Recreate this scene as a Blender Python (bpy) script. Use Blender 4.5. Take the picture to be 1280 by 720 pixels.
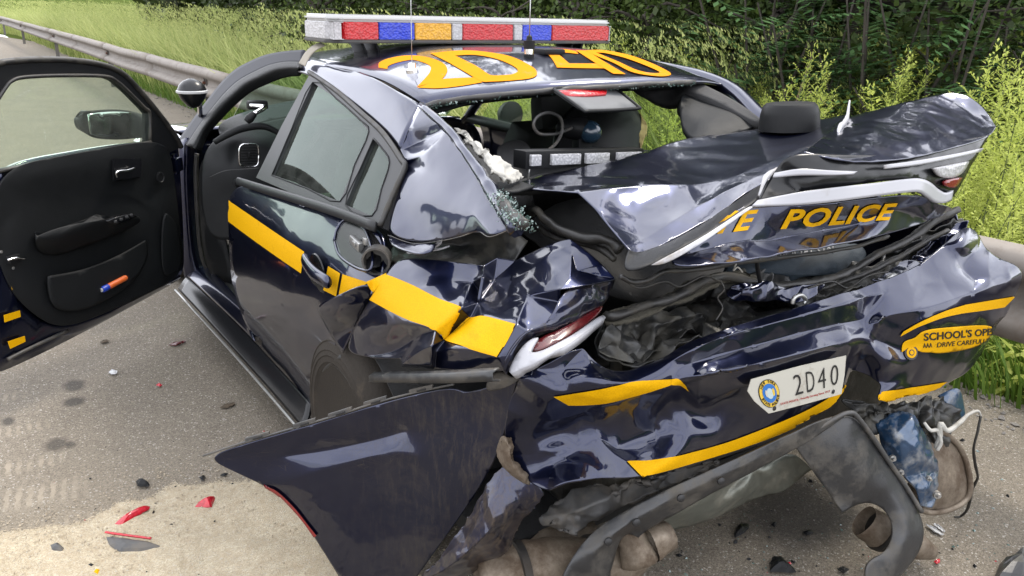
import bpy, bmesh, math, random
import numpy as np
from mathutils import Vector, Matrix, noise
from mathutils.bvhtree import BVHTree
R = math.radians
for o in list(bpy.data.objects): bpy.data.objects.remove(o, do_unlink=True)
scene = bpy.context.scene
col = scene.collection
random.seed(7); rng = np.random.default_rng(7)

# ------------------------------------------------------------ camera
YAW, PITCH, ROLL = R(34), R(19), R(1.5)
fwd = Vector((math.sin(YAW)*math.cos(PITCH), math.cos(YAW)*math.cos(PITCH), -math.sin(PITCH)))
rt0 = Vector((math.cos(YAW), -math.sin(YAW), 0)); up0 = rt0.cross(fwd)
rt = rt0*math.cos(ROLL)+up0*math.sin(ROLL); up = up0*math.cos(ROLL)-rt0*math.sin(ROLL)
cd = bpy.data.cameras.new('camera'); cam = bpy.data.objects.new('camera', cd); col.objects.link(cam)
M3 = Matrix((rt, up, -fwd)).transposed()
cam.matrix_world = Matrix.Translation((-1.79, -1.86, 1.635)) @ M3.to_4x4()
cd.sensor_width = 36; cd.lens = 28.125; cd.clip_end = 2000; cd.clip_start = .02
scene.camera = cam

# ------------------------------------------------------------ sky and sun
SUN_EL, SUN_AZ = 54, 78          # azimuth: degrees clockwise from +Y
world = bpy.data.worlds.new('World'); scene.world = world; world.use_nodes = True
nt = world.node_tree; nt.nodes.clear()
wo = nt.nodes.new('ShaderNodeOutputWorld'); bg = nt.nodes.new('ShaderNodeBackground')
sky = nt.nodes.new('ShaderNodeTexSky'); sky.sky_type = 'NISHITA'; sky.sun_disc = False
sky.sun_elevation = R(SUN_EL); sky.sun_rotation = R(SUN_AZ)
sky.air_density = 1.0; sky.dust_density = 3.0; sky.ozone_density = 1.0
tc = nt.nodes.new('ShaderNodeTexCoord'); mp = nt.nodes.new('ShaderNodeMapping'); mp.inputs['Scale'].default_value = (1, 1, 2.2)
cn = nt.nodes.new('ShaderNodeTexNoise'); cn.inputs['Scale'].default_value = 1.7; cn.inputs['Detail'].default_value = 5; cn.inputs['Roughness'].default_value = .5
cr = nt.nodes.new('ShaderNodeValToRGB'); cr.color_ramp.elements[0].position = .18; cr.color_ramp.elements[1].position = .50
cl = nt.nodes.new('ShaderNodeMix'); cl.data_type = 'RGBA'; cl.inputs[7].default_value = (15.6, 15.9, 17.0, 1)
nt.links.new(tc.outputs['Generated'], mp.inputs['Vector']); nt.links.new(mp.outputs[0], cn.inputs['Vector'])
nt.links.new(cn.outputs['Fac'], cr.inputs['Fac']); nt.links.new(cr.outputs['Color'], cl.inputs[0])
nt.links.new(sky.outputs[0], cl.inputs[6]); nt.links.new(cl.outputs[2], bg.inputs['Color'])
bg.inputs['Strength'].default_value = .1
nt.links.new(bg.outputs[0], wo.inputs['Surface'])
sd = bpy.data.lights.new('sun', 'SUN'); sd.energy = 1.5; sd.angle = R(14); sd.color = (1, .92, .80)
sun = bpy.data.objects.new('sun', sd); col.objects.link(sun)
dirv = Vector((math.sin(R(SUN_AZ))*math.cos(R(SUN_EL)), math.cos(R(SUN_AZ))*math.cos(R(SUN_EL)), math.sin(R(SUN_EL))))
sun.rotation_euler = dirv.to_track_quat('Z', 'Y').to_euler()
scene.view_settings.view_transform = 'Standard'; scene.view_settings.look = 'None'
scene.view_settings.exposure = 1.12; scene.view_settings.gamma = 1
scene.render.engine = 'CYCLES'
scene.cycles.max_bounces = 8; scene.cycles.transparent_max_bounces = 16

# measured control points, metres, car frame: +Y is the car's forward direction, +X its right, Z up
# v: points, f: faces, b: boundary edges, c: crease edges
T = {
'lid': {"v":[[-0.598,-0.02,1.1776],[-0.3384,0.05,1.1864],[-0.1192,0.05,1.2036],[0.0052,0.04,1.2216],[0.0877,0.02,1.255],[0.2493,-0.0,1.2662],[0.4613,-0.02,1.2782],[0.6082,-0.1,1.3049],[0.6891,-0.2,1.3396],[0.4861,-0.33,1.3188],[0.3071,-0.4,1.2952],[0.1543,-0.45,1.2693],[0.0281,-0.46,1.2387],[-0.0669,-0.475,1.2149],[-0.1446,-0.49,1.2017],[-0.2375,-0.51,1.1758],[-0.338,-0.53,1.1529],[-0.4474,-0.545,1.1324],[-0.5634,-0.555,1.1122],[-0.5827,-0.545,1.1258],[-0.5675,-0.48,1.1481],[-0.5559,-0.41,1.178],[-0.5458,-0.3,1.2108],[-0.5678,-0.15,1.1905],[-0.4633,-0.32,1.2149],[-0.3632,-0.33,1.2156],[-0.2479,-0.36,1.2126],[-0.1051,-0.37,1.2078],[0.0284,-0.39,1.2446],[0.2347,-0.36,1.2753],[-0.4504,-0.345,1.1894],[-0.451,-0.41,1.1577],[-0.5171,-0.51,1.1292],[-0.4324,-0.5,1.1496],[-0.3102,-0.47,1.1753],[-0.1705,-0.445,1.2019],[-0.069,-0.435,1.2208],[-0.2935,-0.41,1.182],[-0.3545,-0.385,1.1833],[-0.297,-0.5,1.1638],[-0.1722,-0.475,1.1952],[-0.0244,-0.45,1.2326],[-0.4414,-0.05,1.1846],[-0.2777,-0.1,1.2023],[-0.031,-0.14,1.2224],[0.2371,-0.15,1.2466],[0.4402,-0.2,1.2843]],"f":[[1,42,22],[22,42,23],[42,1,23],[0,23,1],[24,21,30],[21,24,22],[24,43,22],[1,22,43],[43,2,1],[19,18,32],[38,33,37],[37,26,38],[32,18,17],[17,33,32],[31,32,33],[33,38,31],[25,31,38],[38,26,25],[19,32,20],[32,31,20],[21,20,31],[30,21,31],[31,25,30],[24,30,25],[43,24,25],[2,43,25],[25,3,2],[34,16,39],[27,5,44],[35,15,40],[40,15,14],[14,36,40],[35,40,36],[39,16,15],[15,35,39],[34,39,35],[27,34,35],[35,36,27],[27,36,28],[5,27,45],[12,41,13],[41,12,28],[12,29,28],[6,28,29],[9,8,7],[29,12,11],[11,10,29],[10,9,29],[6,29,46],[46,7,6],[36,14,13],[13,41,36],[41,28,36],[28,6,45],[5,45,6],[16,34,17],[33,17,34],[37,33,34],[26,37,34],[34,27,26],[27,44,26],[25,26,44],[3,25,44],[4,3,44],[44,5,4],[45,27,28],[7,46,9],[46,29,9]],"b":[[0,1],[1,2],[2,3],[3,4],[4,5],[5,6],[6,7],[7,8],[8,9],[9,10],[10,11],[11,12],[12,13],[13,14],[14,15],[15,16],[16,17],[17,18],[18,19],[19,20],[20,21],[21,22],[22,23],[23,0]],"c":[[22,24],[24,25],[25,26],[26,27],[27,28],[28,29],[29,9],[32,33],[33,34],[34,35],[35,36]]},
'lid_rim': {"v":[[-0.5783,-0.54,1.1258],[-0.5636,-0.555,1.1141],[-0.4474,-0.545,1.1324],[-0.338,-0.53,1.1529],[-0.2375,-0.51,1.1758],[-0.1446,-0.49,1.2017],[-0.0674,-0.475,1.2171],[-0.1837,-0.575,1.2203],[-0.2459,-0.6,1.2078],[-0.4027,-0.63,1.1704],[-0.5052,-0.64,1.1505],[-0.5762,-0.645,1.1323],[-0.6324,-0.64,1.1065],[-0.6704,-0.62,1.1123],[-0.5367,-0.635,1.1462],[-0.6343,-0.64,1.125],[-0.3889,-0.61,1.1852]],"f":[[0,13,1],[14,2,11],[11,15,12],[13,12,15],[1,13,15],[15,11,1],[11,2,1],[3,10,9],[9,16,3],[5,4,8],[8,7,5],[7,6,5],[8,4,9],[16,9,4],[3,16,4],[14,11,10],[2,14,10],[10,3,2]],"b":[[0,1],[1,2],[2,3],[3,4],[4,5],[5,6],[6,7],[7,8],[8,9],[9,10],[10,11],[11,12],[12,13],[13,0]],"c":[]},
'lid_corner': {"v":[[0.5467,-0.25,1.3311],[0.6266,-0.32,1.3659],[0.766,-0.34,1.388],[0.919,-0.37,1.4116],[0.9827,-0.4,1.4254],[0.9934,-0.46,1.3917],[1.0022,-0.5,1.3541],[0.9815,-0.54,1.3237],[0.8449,-0.6,1.3064],[0.5868,-0.63,1.2959],[0.37,-0.65,1.2869],[0.1574,-0.655,1.2888],[0.0066,-0.64,1.3021],[-0.0444,-0.58,1.3187],[0.1822,-0.46,1.3205],[0.3746,-0.36,1.3238],[0.4896,-0.44,1.3492],[0.666,-0.46,1.3599],[0.8083,-0.46,1.3684],[0.7089,-0.555,1.3352],[0.9257,-0.47,1.3645],[0.8234,-0.53,1.3383],[0.6081,-0.59,1.3169],[0.6315,-0.53,1.341],[0.4435,-0.6,1.3192],[0.3278,-0.6,1.3133],[0.1777,-0.59,1.3132],[0.305,-0.5,1.3343],[0.4809,-0.5,1.3358],[0.9101,-0.42,1.3907],[0.8599,-0.55,1.3314]],"f":[[14,13,12],[15,14,12],[12,26,15],[26,27,15],[27,0,15],[25,11,10],[10,24,25],[24,28,25],[16,25,28],[28,2,16],[1,16,2],[26,12,11],[11,25,26],[25,16,26],[27,26,16],[16,1,27],[0,27,1],[17,23,18],[18,3,17],[22,9,30],[22,19,23],[18,23,19],[3,18,29],[20,5,4],[8,7,30],[6,30,7],[20,21,30],[30,6,20],[5,20,6],[8,30,9],[21,20,19],[18,19,20],[29,18,20],[20,4,29],[3,29,4],[9,22,10],[24,10,22],[22,23,24],[23,17,24],[28,24,17],[2,28,17],[17,3,2],[19,22,21],[30,21,22]],"b":[[0,1],[1,2],[2,3],[3,4],[4,5],[5,6],[6,7],[7,8],[8,9],[9,10],[10,11],[11,12],[12,13],[13,14],[14,15],[15,0]],"c":[[8,9],[9,10],[10,11],[18,23],[23,22],[22,30],[30,7]]},
'lamp_housing': {"v":[[-0.1077,-0.58,1.3232],[0.0324,-0.62,1.3112],[0.1927,-0.63,1.299],[0.4173,-0.62,1.2968],[0.619,-0.61,1.3073],[0.8526,-0.59,1.312],[0.6981,-0.63,1.2379],[0.6377,-0.64,1.1723],[0.6069,-0.64,1.1487],[0.5422,-0.645,1.1705],[0.4574,-0.65,1.2076],[0.3812,-0.655,1.229],[0.1631,-0.65,1.2345],[-0.092,-0.62,1.2281],[-0.1991,-0.575,1.2077],[-0.1317,-0.55,1.2473],[-0.1063,-0.55,1.2738],[0.0308,-0.64,1.2716],[0.2488,-0.66,1.2588],[0.4711,-0.645,1.2514],[-0.0685,-0.62,1.2624]],"f":[[15,14,13],[13,16,15],[17,12,2],[1,20,17],[17,2,1],[12,17,13],[17,20,13],[16,13,20],[0,16,20],[20,1,0],[10,19,11],[19,3,11],[18,11,3],[9,8,7],[6,5,4],[19,10,9],[9,7,19],[7,6,19],[6,4,19],[3,19,4],[11,18,12],[2,12,18],[18,3,2]],"b":[[0,1],[1,2],[2,3],[3,4],[4,5],[5,6],[6,7],[7,8],[8,9],[9,10],[10,11],[11,12],[12,13],[13,14],[14,15],[15,16],[16,0]],"c":[]},
'lamp_strip_top': [[[0.1816,-0.668,1.2827],[0.3481,-0.664,1.282],[0.5515,-0.652,1.2831],[0.7447,-0.632,1.2831]],[[0.1799,-0.671,1.2728],[0.3455,-0.668,1.2697],[0.5482,-0.656,1.2724],[0.7226,-0.636,1.2732]]],
'lamp_strip_left': [[[-0.1429,-0.575,1.273],[-0.1052,-0.62,1.2876],[-0.0154,-0.648,1.2809],[0.0827,-0.655,1.2719]],[[-0.1534,-0.58,1.2648],[-0.1084,-0.625,1.2728],[-0.0182,-0.652,1.2697],[0.0629,-0.66,1.2682]]],
'racetrack_right': [[[-0.2183,-0.595,1.2158],[-0.1126,-0.635,1.233],[0.0018,-0.655,1.2379],[0.1395,-0.665,1.2373],[0.2769,-0.67,1.2365],[0.3514,-0.672,1.2324],[0.4157,-0.668,1.2147],[0.481,-0.662,1.1868],[0.5313,-0.658,1.1717],[0.5745,-0.655,1.174]],[[-0.2426,-0.6,1.2054],[-0.119,-0.645,1.2034],[-0.0035,-0.665,1.2034],[0.134,-0.675,1.2038],[0.2718,-0.68,1.2017],[0.3465,-0.682,1.1969],[0.3995,-0.678,1.1773],[0.4587,-0.672,1.1539],[0.5163,-0.665,1.144],[0.5668,-0.66,1.1472]]],
'reverse_lens': {"v":[[0.4365,-0.66,1.2522],[0.5364,-0.655,1.2524],[0.6509,-0.645,1.2512],[0.6181,-0.65,1.2096],[0.4993,-0.66,1.2148],[0.4562,-0.662,1.2327]],"f":[[1,3,2],[3,1,4],[5,4,1],[0,5,1]],"b":[[0,1],[1,2],[2,3],[3,4],[4,5],[5,0]],"c":[]},
'red_lens_right': {"v":[[0.4963,-0.662,1.2131],[0.615,-0.652,1.2078],[0.5968,-0.655,1.1838],[0.5597,-0.657,1.1806],[0.515,-0.66,1.1948]],"f":[[0,4,3],[3,2,0],[2,1,0]],"b":[[0,1],[1,2],[2,3],[3,4],[4,0]],"c":[]},
'lid_face': {"v":[[-0.5341,-0.63,1.124],[-0.4516,-0.62,1.1477],[-0.3675,-0.605,1.1679],[-0.2735,-0.59,1.2027],[-0.2108,-0.585,1.2069],[-0.1112,-0.64,1.1975],[0.005,-0.66,1.1974],[0.1433,-0.67,1.1975],[0.3608,-0.675,1.1897],[0.426,-0.67,1.1638],[0.4832,-0.665,1.1428],[0.5751,-0.655,1.126],[0.6269,-0.64,1.1074],[0.5176,-0.64,1.0858],[0.3585,-0.65,1.0837],[0.1676,-0.675,1.0869],[-0.0362,-0.695,1.102],[-0.2353,-0.705,1.1101],[-0.3757,-0.705,1.115],[-0.5003,-0.7,1.1211],[-0.5631,-0.67,1.1224],[-0.4989,-0.625,1.1213],[-0.364,-0.62,1.128],[-0.2513,-0.62,1.1248],[-0.2462,-0.645,1.1101],[-0.1861,-0.61,1.1074],[-0.1452,-0.62,1.1148],[0.0241,-0.625,1.1154],[0.2078,-0.62,1.1092],[0.4125,-0.635,1.1161],[-0.3018,-0.61,1.153],[-0.084,-0.625,1.1625],[0.1653,-0.64,1.1543],[0.2885,-0.655,1.1572],[-0.1871,-0.61,1.159],[-0.4114,-0.665,1.1192],[-0.124,-0.665,1.1086]],"f":[[0,20,21],[21,1,0],[35,22,19],[22,30,2],[21,20,19],[19,22,21],[22,2,1],[25,24,17],[17,26,25],[26,34,25],[17,24,18],[23,18,24],[24,25,23],[25,34,23],[4,3,34],[35,19,18],[22,35,18],[18,23,22],[23,34,30],[34,3,30],[2,30,3],[27,5,31],[15,28,16],[28,32,6],[27,36,16],[16,28,27],[28,6,27],[5,27,6],[14,29,33],[29,8,33],[7,33,8],[12,11,13],[11,10,13],[9,13,10],[29,14,13],[13,9,29],[8,29,9],[14,33,15],[28,15,33],[32,28,33],[33,7,32],[6,32,7],[16,36,17],[26,17,36],[36,27,26],[34,26,31],[31,5,34],[4,34,5],[1,21,22],[30,22,23],[27,31,26]],"b":[[0,1],[1,2],[2,3],[3,4],[4,5],[5,6],[6,7],[7,8],[8,9],[9,10],[10,11],[11,12],[12,13],[13,14],[14,15],[15,16],[16,17],[17,18],[18,19],[19,20],[20,0]],"c":[[21,22],[22,23],[23,25],[25,26],[26,27],[27,28]]},
'white_edge_strip': {"v":[[-0.6132,-0.655,1.1259],[-0.5205,-0.655,1.1527],[-0.4197,-0.645,1.1761],[-0.2647,-0.615,1.2148],[-0.2636,-0.62,1.2079],[-0.4111,-0.65,1.1705],[-0.4927,-0.66,1.1483],[-0.5819,-0.66,1.1207]],"f":[[6,1,7],[0,7,1],[4,3,5],[2,5,3],[5,2,6],[1,6,2]],"b":[[0,1],[1,2],[2,3],[3,4],[4,5],[5,6],[6,7],[7,0]],"c":[]},
'puck': [[0.4568,-0.13,1.3029],[0.3263,-0.13,1.3021],[0.6188,-0.13,1.3107],[0.4469,-0.13,1.3889]],
'white_tear': [[0.5885,-0.26,1.3916],[0.5282,-0.3,1.3379],[0.3838,-0.38,1.3306],[0.3205,-0.42,1.2971],[-0.0613,-0.52,1.265],[-0.1459,-0.555,1.2577],[-0.1986,-0.58,1.2208]],
'roof_side': [[[-0.6319,1.3866,1.3771],[-0.6028,1.3674,1.4218],[-0.5436,1.4779,1.4372]],[[-0.6673,0.862,1.3228],[-0.6281,0.8559,1.3829],[-0.6088,0.8351,1.4143]],[[-0.699,0.5297,1.2741],[-0.656,0.5335,1.34],[-0.6163,0.5493,1.378]],[[-0.7237,0.3472,1.2361],[-0.6856,0.362,1.2946],[-0.6055,0.4362,1.3538]]],
'c_pillar': {"v":[[-0.7237,0.3472,1.2361],[-0.6856,0.362,1.2946],[-0.6505,0.349,1.3638],[-0.6656,0.225,1.3407],[-0.6771,0.1332,1.323],[-0.7014,0.0018,1.2856],[-0.7269,-0.1234,1.2465],[-0.7538,-0.236,1.2129],[-0.7752,-0.3131,1.1878],[-0.7968,-0.3843,1.1699],[-0.8193,-0.3555,1.1507],[-0.8262,-0.3319,1.1402],[-0.8108,-0.2525,1.133],[-0.8127,-0.1707,1.0995],[-0.8189,-0.0551,1.0592],[-0.8371,0.0496,1.0312],[-0.8577,0.159,1.0304],[-0.8366,0.1912,1.0627],[-0.797,0.2179,1.1236],[-0.7575,0.2538,1.1842],[-0.7382,0.2809,1.2138],[-0.6827,0.3319,1.2453],[-0.6756,0.2568,1.2792],[-0.6762,0.1721,1.309],[-0.7185,0.2947,1.1981],[-0.7373,0.1846,1.2382],[-0.7107,0.1422,1.279],[-0.7521,0.1135,1.2079],[-0.7925,0.0854,1.1381],[-0.7458,0.0103,1.2251],[-0.7838,-0.0996,1.1745],[-0.7956,-0.1998,1.1718],[-0.8081,-0.1009,1.1141],[-0.8196,0.0829,1.0735],[-0.8082,-0.2588,1.1601],[-0.812,-0.0203,1.0852]],"f":[[20,19,24],[28,33,35],[21,25,22],[14,35,15],[35,33,15],[16,15,33],[17,16,33],[18,17,33],[33,28,18],[19,18,28],[28,27,19],[24,19,27],[27,25,24],[20,24,25],[25,21,20],[0,20,21],[1,0,21],[21,22,1],[29,5,26],[5,4,26],[3,23,4],[31,12,34],[8,10,9],[34,12,11],[11,10,34],[10,8,34],[8,7,34],[31,34,7],[6,31,7],[12,31,13],[32,13,31],[30,32,31],[31,6,30],[29,30,6],[5,29,6],[13,32,14],[35,14,32],[28,35,32],[32,30,28],[27,28,30],[30,29,27],[29,26,27],[25,27,26],[22,25,26],[26,23,22],[23,3,22],[1,22,3],[2,1,3],[23,26,4]],"b":[[0,1],[1,2],[2,3],[3,4],[4,5],[5,6],[6,7],[7,8],[8,9],[9,10],[10,11],[11,12],[12,13],[13,14],[14,15],[15,16],[16,17],[17,18],[18,19],[19,20],[20,0]],"c":[[0,21],[21,22],[22,23],[23,4],[24,25],[25,26],[26,4]]},
'deck_tear': {"v":[[-0.8413,0.1835,1.0248],[-0.8311,0.0617,1.0251],[-0.8127,-0.0436,1.0533],[-0.8672,-0.123,1.0465],[-0.8805,-0.0127,1.0261],[-0.8707,0.1326,1.0104]],"f":[[1,3,2],[3,1,4],[5,4,1],[0,5,1]],"b":[[0,1],[1,2],[2,3],[3,4],[4,5],[5,0]],"c":[]},
'deck_flap': {"v":[[-0.8401,0.0942,0.9996],[-0.7913,0.0194,1.0257],[-0.7602,0.0167,1.0428],[-0.7838,-0.0216,1.0372],[-0.8217,-0.0148,1.025],[-0.7807,-0.0602,1.0421],[-0.8174,-0.0519,1.0317],[-0.8524,0.0594,0.9965]],"f":[[0,7,4],[4,1,0],[4,7,6],[1,4,3],[3,2,1],[6,5,4]],"b":[[0,1],[1,2],[2,3],[3,4],[4,5],[5,6],[6,7],[7,0]],"c":[]},
'deck_inner': {"v":[[-0.74,0.415,0.9352],[-0.7,0.093,1.0211],[-0.68,-0.0502,1.0757],[-0.62,-0.1376,1.0775],[-0.6,-0.1664,1.0596],[-0.66,-0.1822,0.9945],[-0.74,-0.1505,0.9981],[-0.8,0.1005,0.9615],[-0.82,0.2293,0.9174],[-0.66,0.0247,0.9969],[-0.7,0.1413,0.9727]],"f":[[0,8,7],[7,10,0],[10,1,0],[3,5,4],[9,6,5],[5,3,9],[2,9,3],[10,7,6],[6,9,10],[1,10,9],[9,2,1]],"b":[[0,1],[1,2],[2,3],[3,4],[4,5],[5,6],[6,7],[7,8],[8,0]],"c":[]},
'quarter_fold': {"v":[[-1.0152,0.3571,0.7825],[-1.0019,0.1774,0.869],[-0.9509,0.1069,0.9149],[-0.9343,0.1137,0.8912],[-0.9325,0.1258,0.8584],[-0.9459,0.2061,0.7581],[-0.9706,0.2616,0.6504],[-0.9657,0.3372,0.6558],[-0.9711,0.3606,0.6753],[-1.0062,0.3261,0.747],[-0.9978,0.196,0.7966]],"f":[[8,10,9],[0,9,10],[2,4,3],[4,2,1],[6,5,7],[8,7,5],[10,8,5],[5,4,10],[4,1,10],[0,10,1]],"b":[[0,1],[1,2],[2,3],[3,4],[4,5],[5,6],[6,7],[7,8],[8,9],[9,0]],"c":[]},
'quarter': {"v":[[-0.9394,0.1099,0.8647],[-0.9179,0.1163,0.9113],[-0.9,0.0792,0.945],[-0.8563,0.0974,0.9777],[-0.8369,-0.0202,1.0039],[-0.7955,-0.1415,1.0194],[-0.7627,-0.2067,1.0236],[-0.7152,-0.1963,1.0352],[-0.6862,-0.2386,1.0336],[-0.6588,-0.2659,1.0603],[-0.6114,-0.2889,1.0871],[-0.5828,-0.324,1.1003],[-0.5814,-0.3879,1.0871],[-0.5682,-0.4361,1.0612],[-0.5485,-0.467,1.0299],[-0.6466,-0.4838,1.0329],[-0.7244,-0.4778,1.0364],[-0.7113,-0.4693,0.998],[-0.774,-0.5243,0.9809],[-0.8459,-0.5277,0.9715],[-0.8734,-0.5317,0.9541],[-0.8961,-0.5357,0.9226],[-0.9041,-0.53,0.8916],[-0.9321,-0.434,0.8597],[-0.941,-0.2695,0.8022],[-0.9562,-0.1164,0.7493],[-0.9604,-0.1169,0.7756],[-0.9667,0.0774,0.7071],[-0.9706,0.2616,0.6504],[-0.9556,0.1824,0.7682],[-0.9389,0.0091,0.9008],[-0.9638,-0.0093,0.8241],[-0.9611,0.0594,0.7516],[-0.8878,-0.0711,0.9481],[-0.9457,-0.1426,0.8888],[-0.8849,-0.1927,0.9521],[-0.893,-0.3184,0.9687],[-0.859,-0.3027,0.9324],[-0.9371,-0.2719,0.904],[-0.9205,-0.2855,0.8803],[-0.8386,-0.0906,0.9746],[-0.7992,-0.209,0.9873],[-0.7976,-0.2598,1.0165],[-0.7802,-0.2174,0.9586],[-0.7335,-0.2115,0.9815],[-0.8214,-0.2775,0.9569],[-0.7175,-0.268,1.0167],[-0.8213,-0.3472,0.9709],[-0.8755,-0.3845,0.9651],[-0.8677,-0.512,0.9894],[-0.9222,-0.5246,0.928],[-0.9334,-0.3995,0.9105],[-0.948,-0.2915,0.857],[-0.9848,-0.1814,0.7906],[-0.9813,-0.2725,0.8613],[-0.9747,-0.3216,0.8906],[-0.9633,-0.2992,0.8256],[-0.9412,-0.0396,0.7954],[-0.9356,-0.0657,0.769],[-0.9278,-0.1461,0.8424],[-0.7729,-0.4198,1.0093],[-0.7066,-0.4215,1.0484],[-0.6173,-0.3805,1.078],[-0.6348,-0.4213,1.051],[-0.5859,-0.4388,1.034],[-0.665,-0.3635,1.0662],[-0.6777,-0.4523,1.0466],[-0.7177,-0.3557,1.0313],[-0.8284,-0.4366,0.9951]],"f":[[28,27,32],[29,28,32],[32,31,29],[0,29,31],[31,30,0],[30,1,0],[25,53,26],[58,59,57],[59,34,57],[26,58,27],[32,27,58],[58,57,32],[31,32,57],[57,34,31],[30,31,34],[1,30,2],[24,52,56],[54,56,55],[51,37,39],[37,36,39],[36,41,35],[40,35,41],[5,40,41],[23,51,24],[52,24,51],[51,39,52],[55,52,39],[38,55,39],[39,36,38],[36,35,38],[35,40,33],[4,33,40],[40,5,4],[24,56,25],[53,25,56],[56,54,53],[26,53,54],[58,26,54],[59,58,54],[54,55,59],[55,38,59],[34,59,38],[38,35,34],[35,33,34],[30,34,33],[2,30,33],[3,2,33],[33,4,3],[45,48,47],[43,45,42],[44,6,42],[20,19,49],[8,7,44],[22,21,50],[21,20,50],[20,49,50],[48,50,49],[47,48,49],[49,68,47],[44,47,68],[68,46,44],[6,44,7],[61,67,60],[18,17,60],[17,16,60],[61,60,16],[67,61,65],[9,67,65],[65,10,9],[13,64,14],[14,64,15],[15,64,66],[64,13,63],[13,12,63],[62,63,12],[11,62,12],[15,66,16],[61,16,66],[65,61,66],[65,66,62],[10,65,62],[62,11,10],[18,60,19],[49,19,60],[68,49,60],[46,68,60],[60,67,46],[8,46,67],[67,9,8],[22,50,23],[51,23,50],[50,48,51],[37,51,48],[48,45,37],[36,37,45],[45,43,36],[41,36,43],[43,42,41],[42,6,41],[5,41,6],[47,44,45],[44,42,45],[46,8,44],[52,55,56],[63,62,66],[63,66,64]],"b":[[0,1],[1,2],[2,3],[3,4],[4,5],[5,6],[6,7],[7,8],[8,9],[9,10],[10,11],[11,12],[12,13],[13,14],[14,15],[15,16],[16,17],[17,18],[18,19],[19,20],[20,21],[21,22],[22,23],[23,24],[24,25],[25,26],[26,27],[27,28],[28,29],[29,0]],"c":[[0,30],[36,37],[37,39],[37,48],[42,45],[45,37],[8,44],[44,47],[47,48],[6,42],[53,54],[54,55],[55,56],[11,62],[62,66],[66,16],[66,64],[64,14]]},
'lamp_surround': {"v":[[-0.717,-0.4683,1.0322],[-0.6392,-0.4748,1.029],[-0.5409,-0.4585,1.0262],[-0.5531,-0.4562,0.982],[-0.5821,-0.4738,0.9698],[-0.6461,-0.4893,0.9643],[-0.7199,-0.5144,0.959],[-0.7803,-0.5284,0.9584],[-0.8239,-0.5219,0.9535],[-0.8562,-0.5196,0.9364],[-0.8773,-0.5204,0.9125],[-0.8992,-0.5294,0.8825],[-0.9113,-0.5282,0.8964],[-0.9019,-0.5378,0.9285],[-0.8798,-0.5315,0.9592],[-0.8464,-0.5282,0.9775],[-0.7789,-0.5304,0.9878],[-0.683,-0.5018,1.0091],[-0.8328,-0.5391,0.9824]],"f":[[12,11,10],[10,13,12],[15,8,18],[8,15,9],[14,9,15],[13,10,9],[9,14,13],[16,7,6],[6,17,16],[17,0,16],[4,3,1],[3,2,1],[17,6,5],[5,4,17],[4,1,17],[0,17,1],[18,8,7],[7,16,18],[15,18,16]],"b":[[0,1],[1,2],[2,3],[3,4],[4,5],[5,6],[6,7],[7,8],[8,9],[9,10],[10,11],[11,12],[12,13],[13,14],[14,15],[15,16],[16,0]],"c":[]},
'lamp_white': {"v":[[-0.8992,-0.5322,0.8914],[-0.8853,-0.5351,0.9238],[-0.8631,-0.5355,0.9476],[-0.8391,-0.5371,0.9602],[-0.8288,-0.5439,0.9605],[-0.8557,-0.5557,0.944],[-0.8643,-0.5624,0.939],[-0.8502,-0.581,0.9448],[-0.8119,-0.5835,0.9562],[-0.74,-0.5642,0.9589],[-0.5995,-0.4897,0.9596],[-0.6121,-0.5142,0.9559],[-0.7268,-0.5788,0.9634],[-0.8282,-0.6061,0.9475],[-0.8742,-0.5894,0.9253],[-0.8952,-0.5694,0.9073],[-0.9026,-0.5468,0.8942]],"f":[[0,16,15],[15,1,0],[2,6,5],[1,15,14],[14,6,1],[6,2,1],[10,12,11],[12,10,9],[12,9,13],[9,8,13],[7,13,8],[13,7,14],[6,14,7],[4,3,5],[2,5,3]],"b":[[0,1],[1,2],[2,3],[3,4],[4,5],[5,6],[6,7],[7,8],[8,9],[9,10],[10,11],[11,12],[12,13],[13,14],[14,15],[15,16],[16,0]],"c":[]},
'lamp_red': {"v":[[-0.85,-0.548,0.938],[-0.8222,-0.5348,0.9559],[-0.7813,-0.5298,0.9572],[-0.7268,-0.5231,0.9633],[-0.6451,-0.4879,0.9656],[-0.583,-0.4629,0.9686],[-0.5873,-0.4807,0.9627],[-0.7254,-0.546,0.9514],[-0.7977,-0.5648,0.9482],[-0.8395,-0.5663,0.9388],[-0.7713,-0.5464,0.9571]],"f":[[1,0,9],[9,8,1],[8,2,1],[3,10,7],[5,4,6],[6,4,7],[3,7,4],[7,10,8],[2,8,10],[10,3,2]],"b":[[0,1],[1,2],[2,3],[3,4],[4,5],[5,6],[6,7],[7,8],[8,9],[9,0]],"c":[]},
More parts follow.
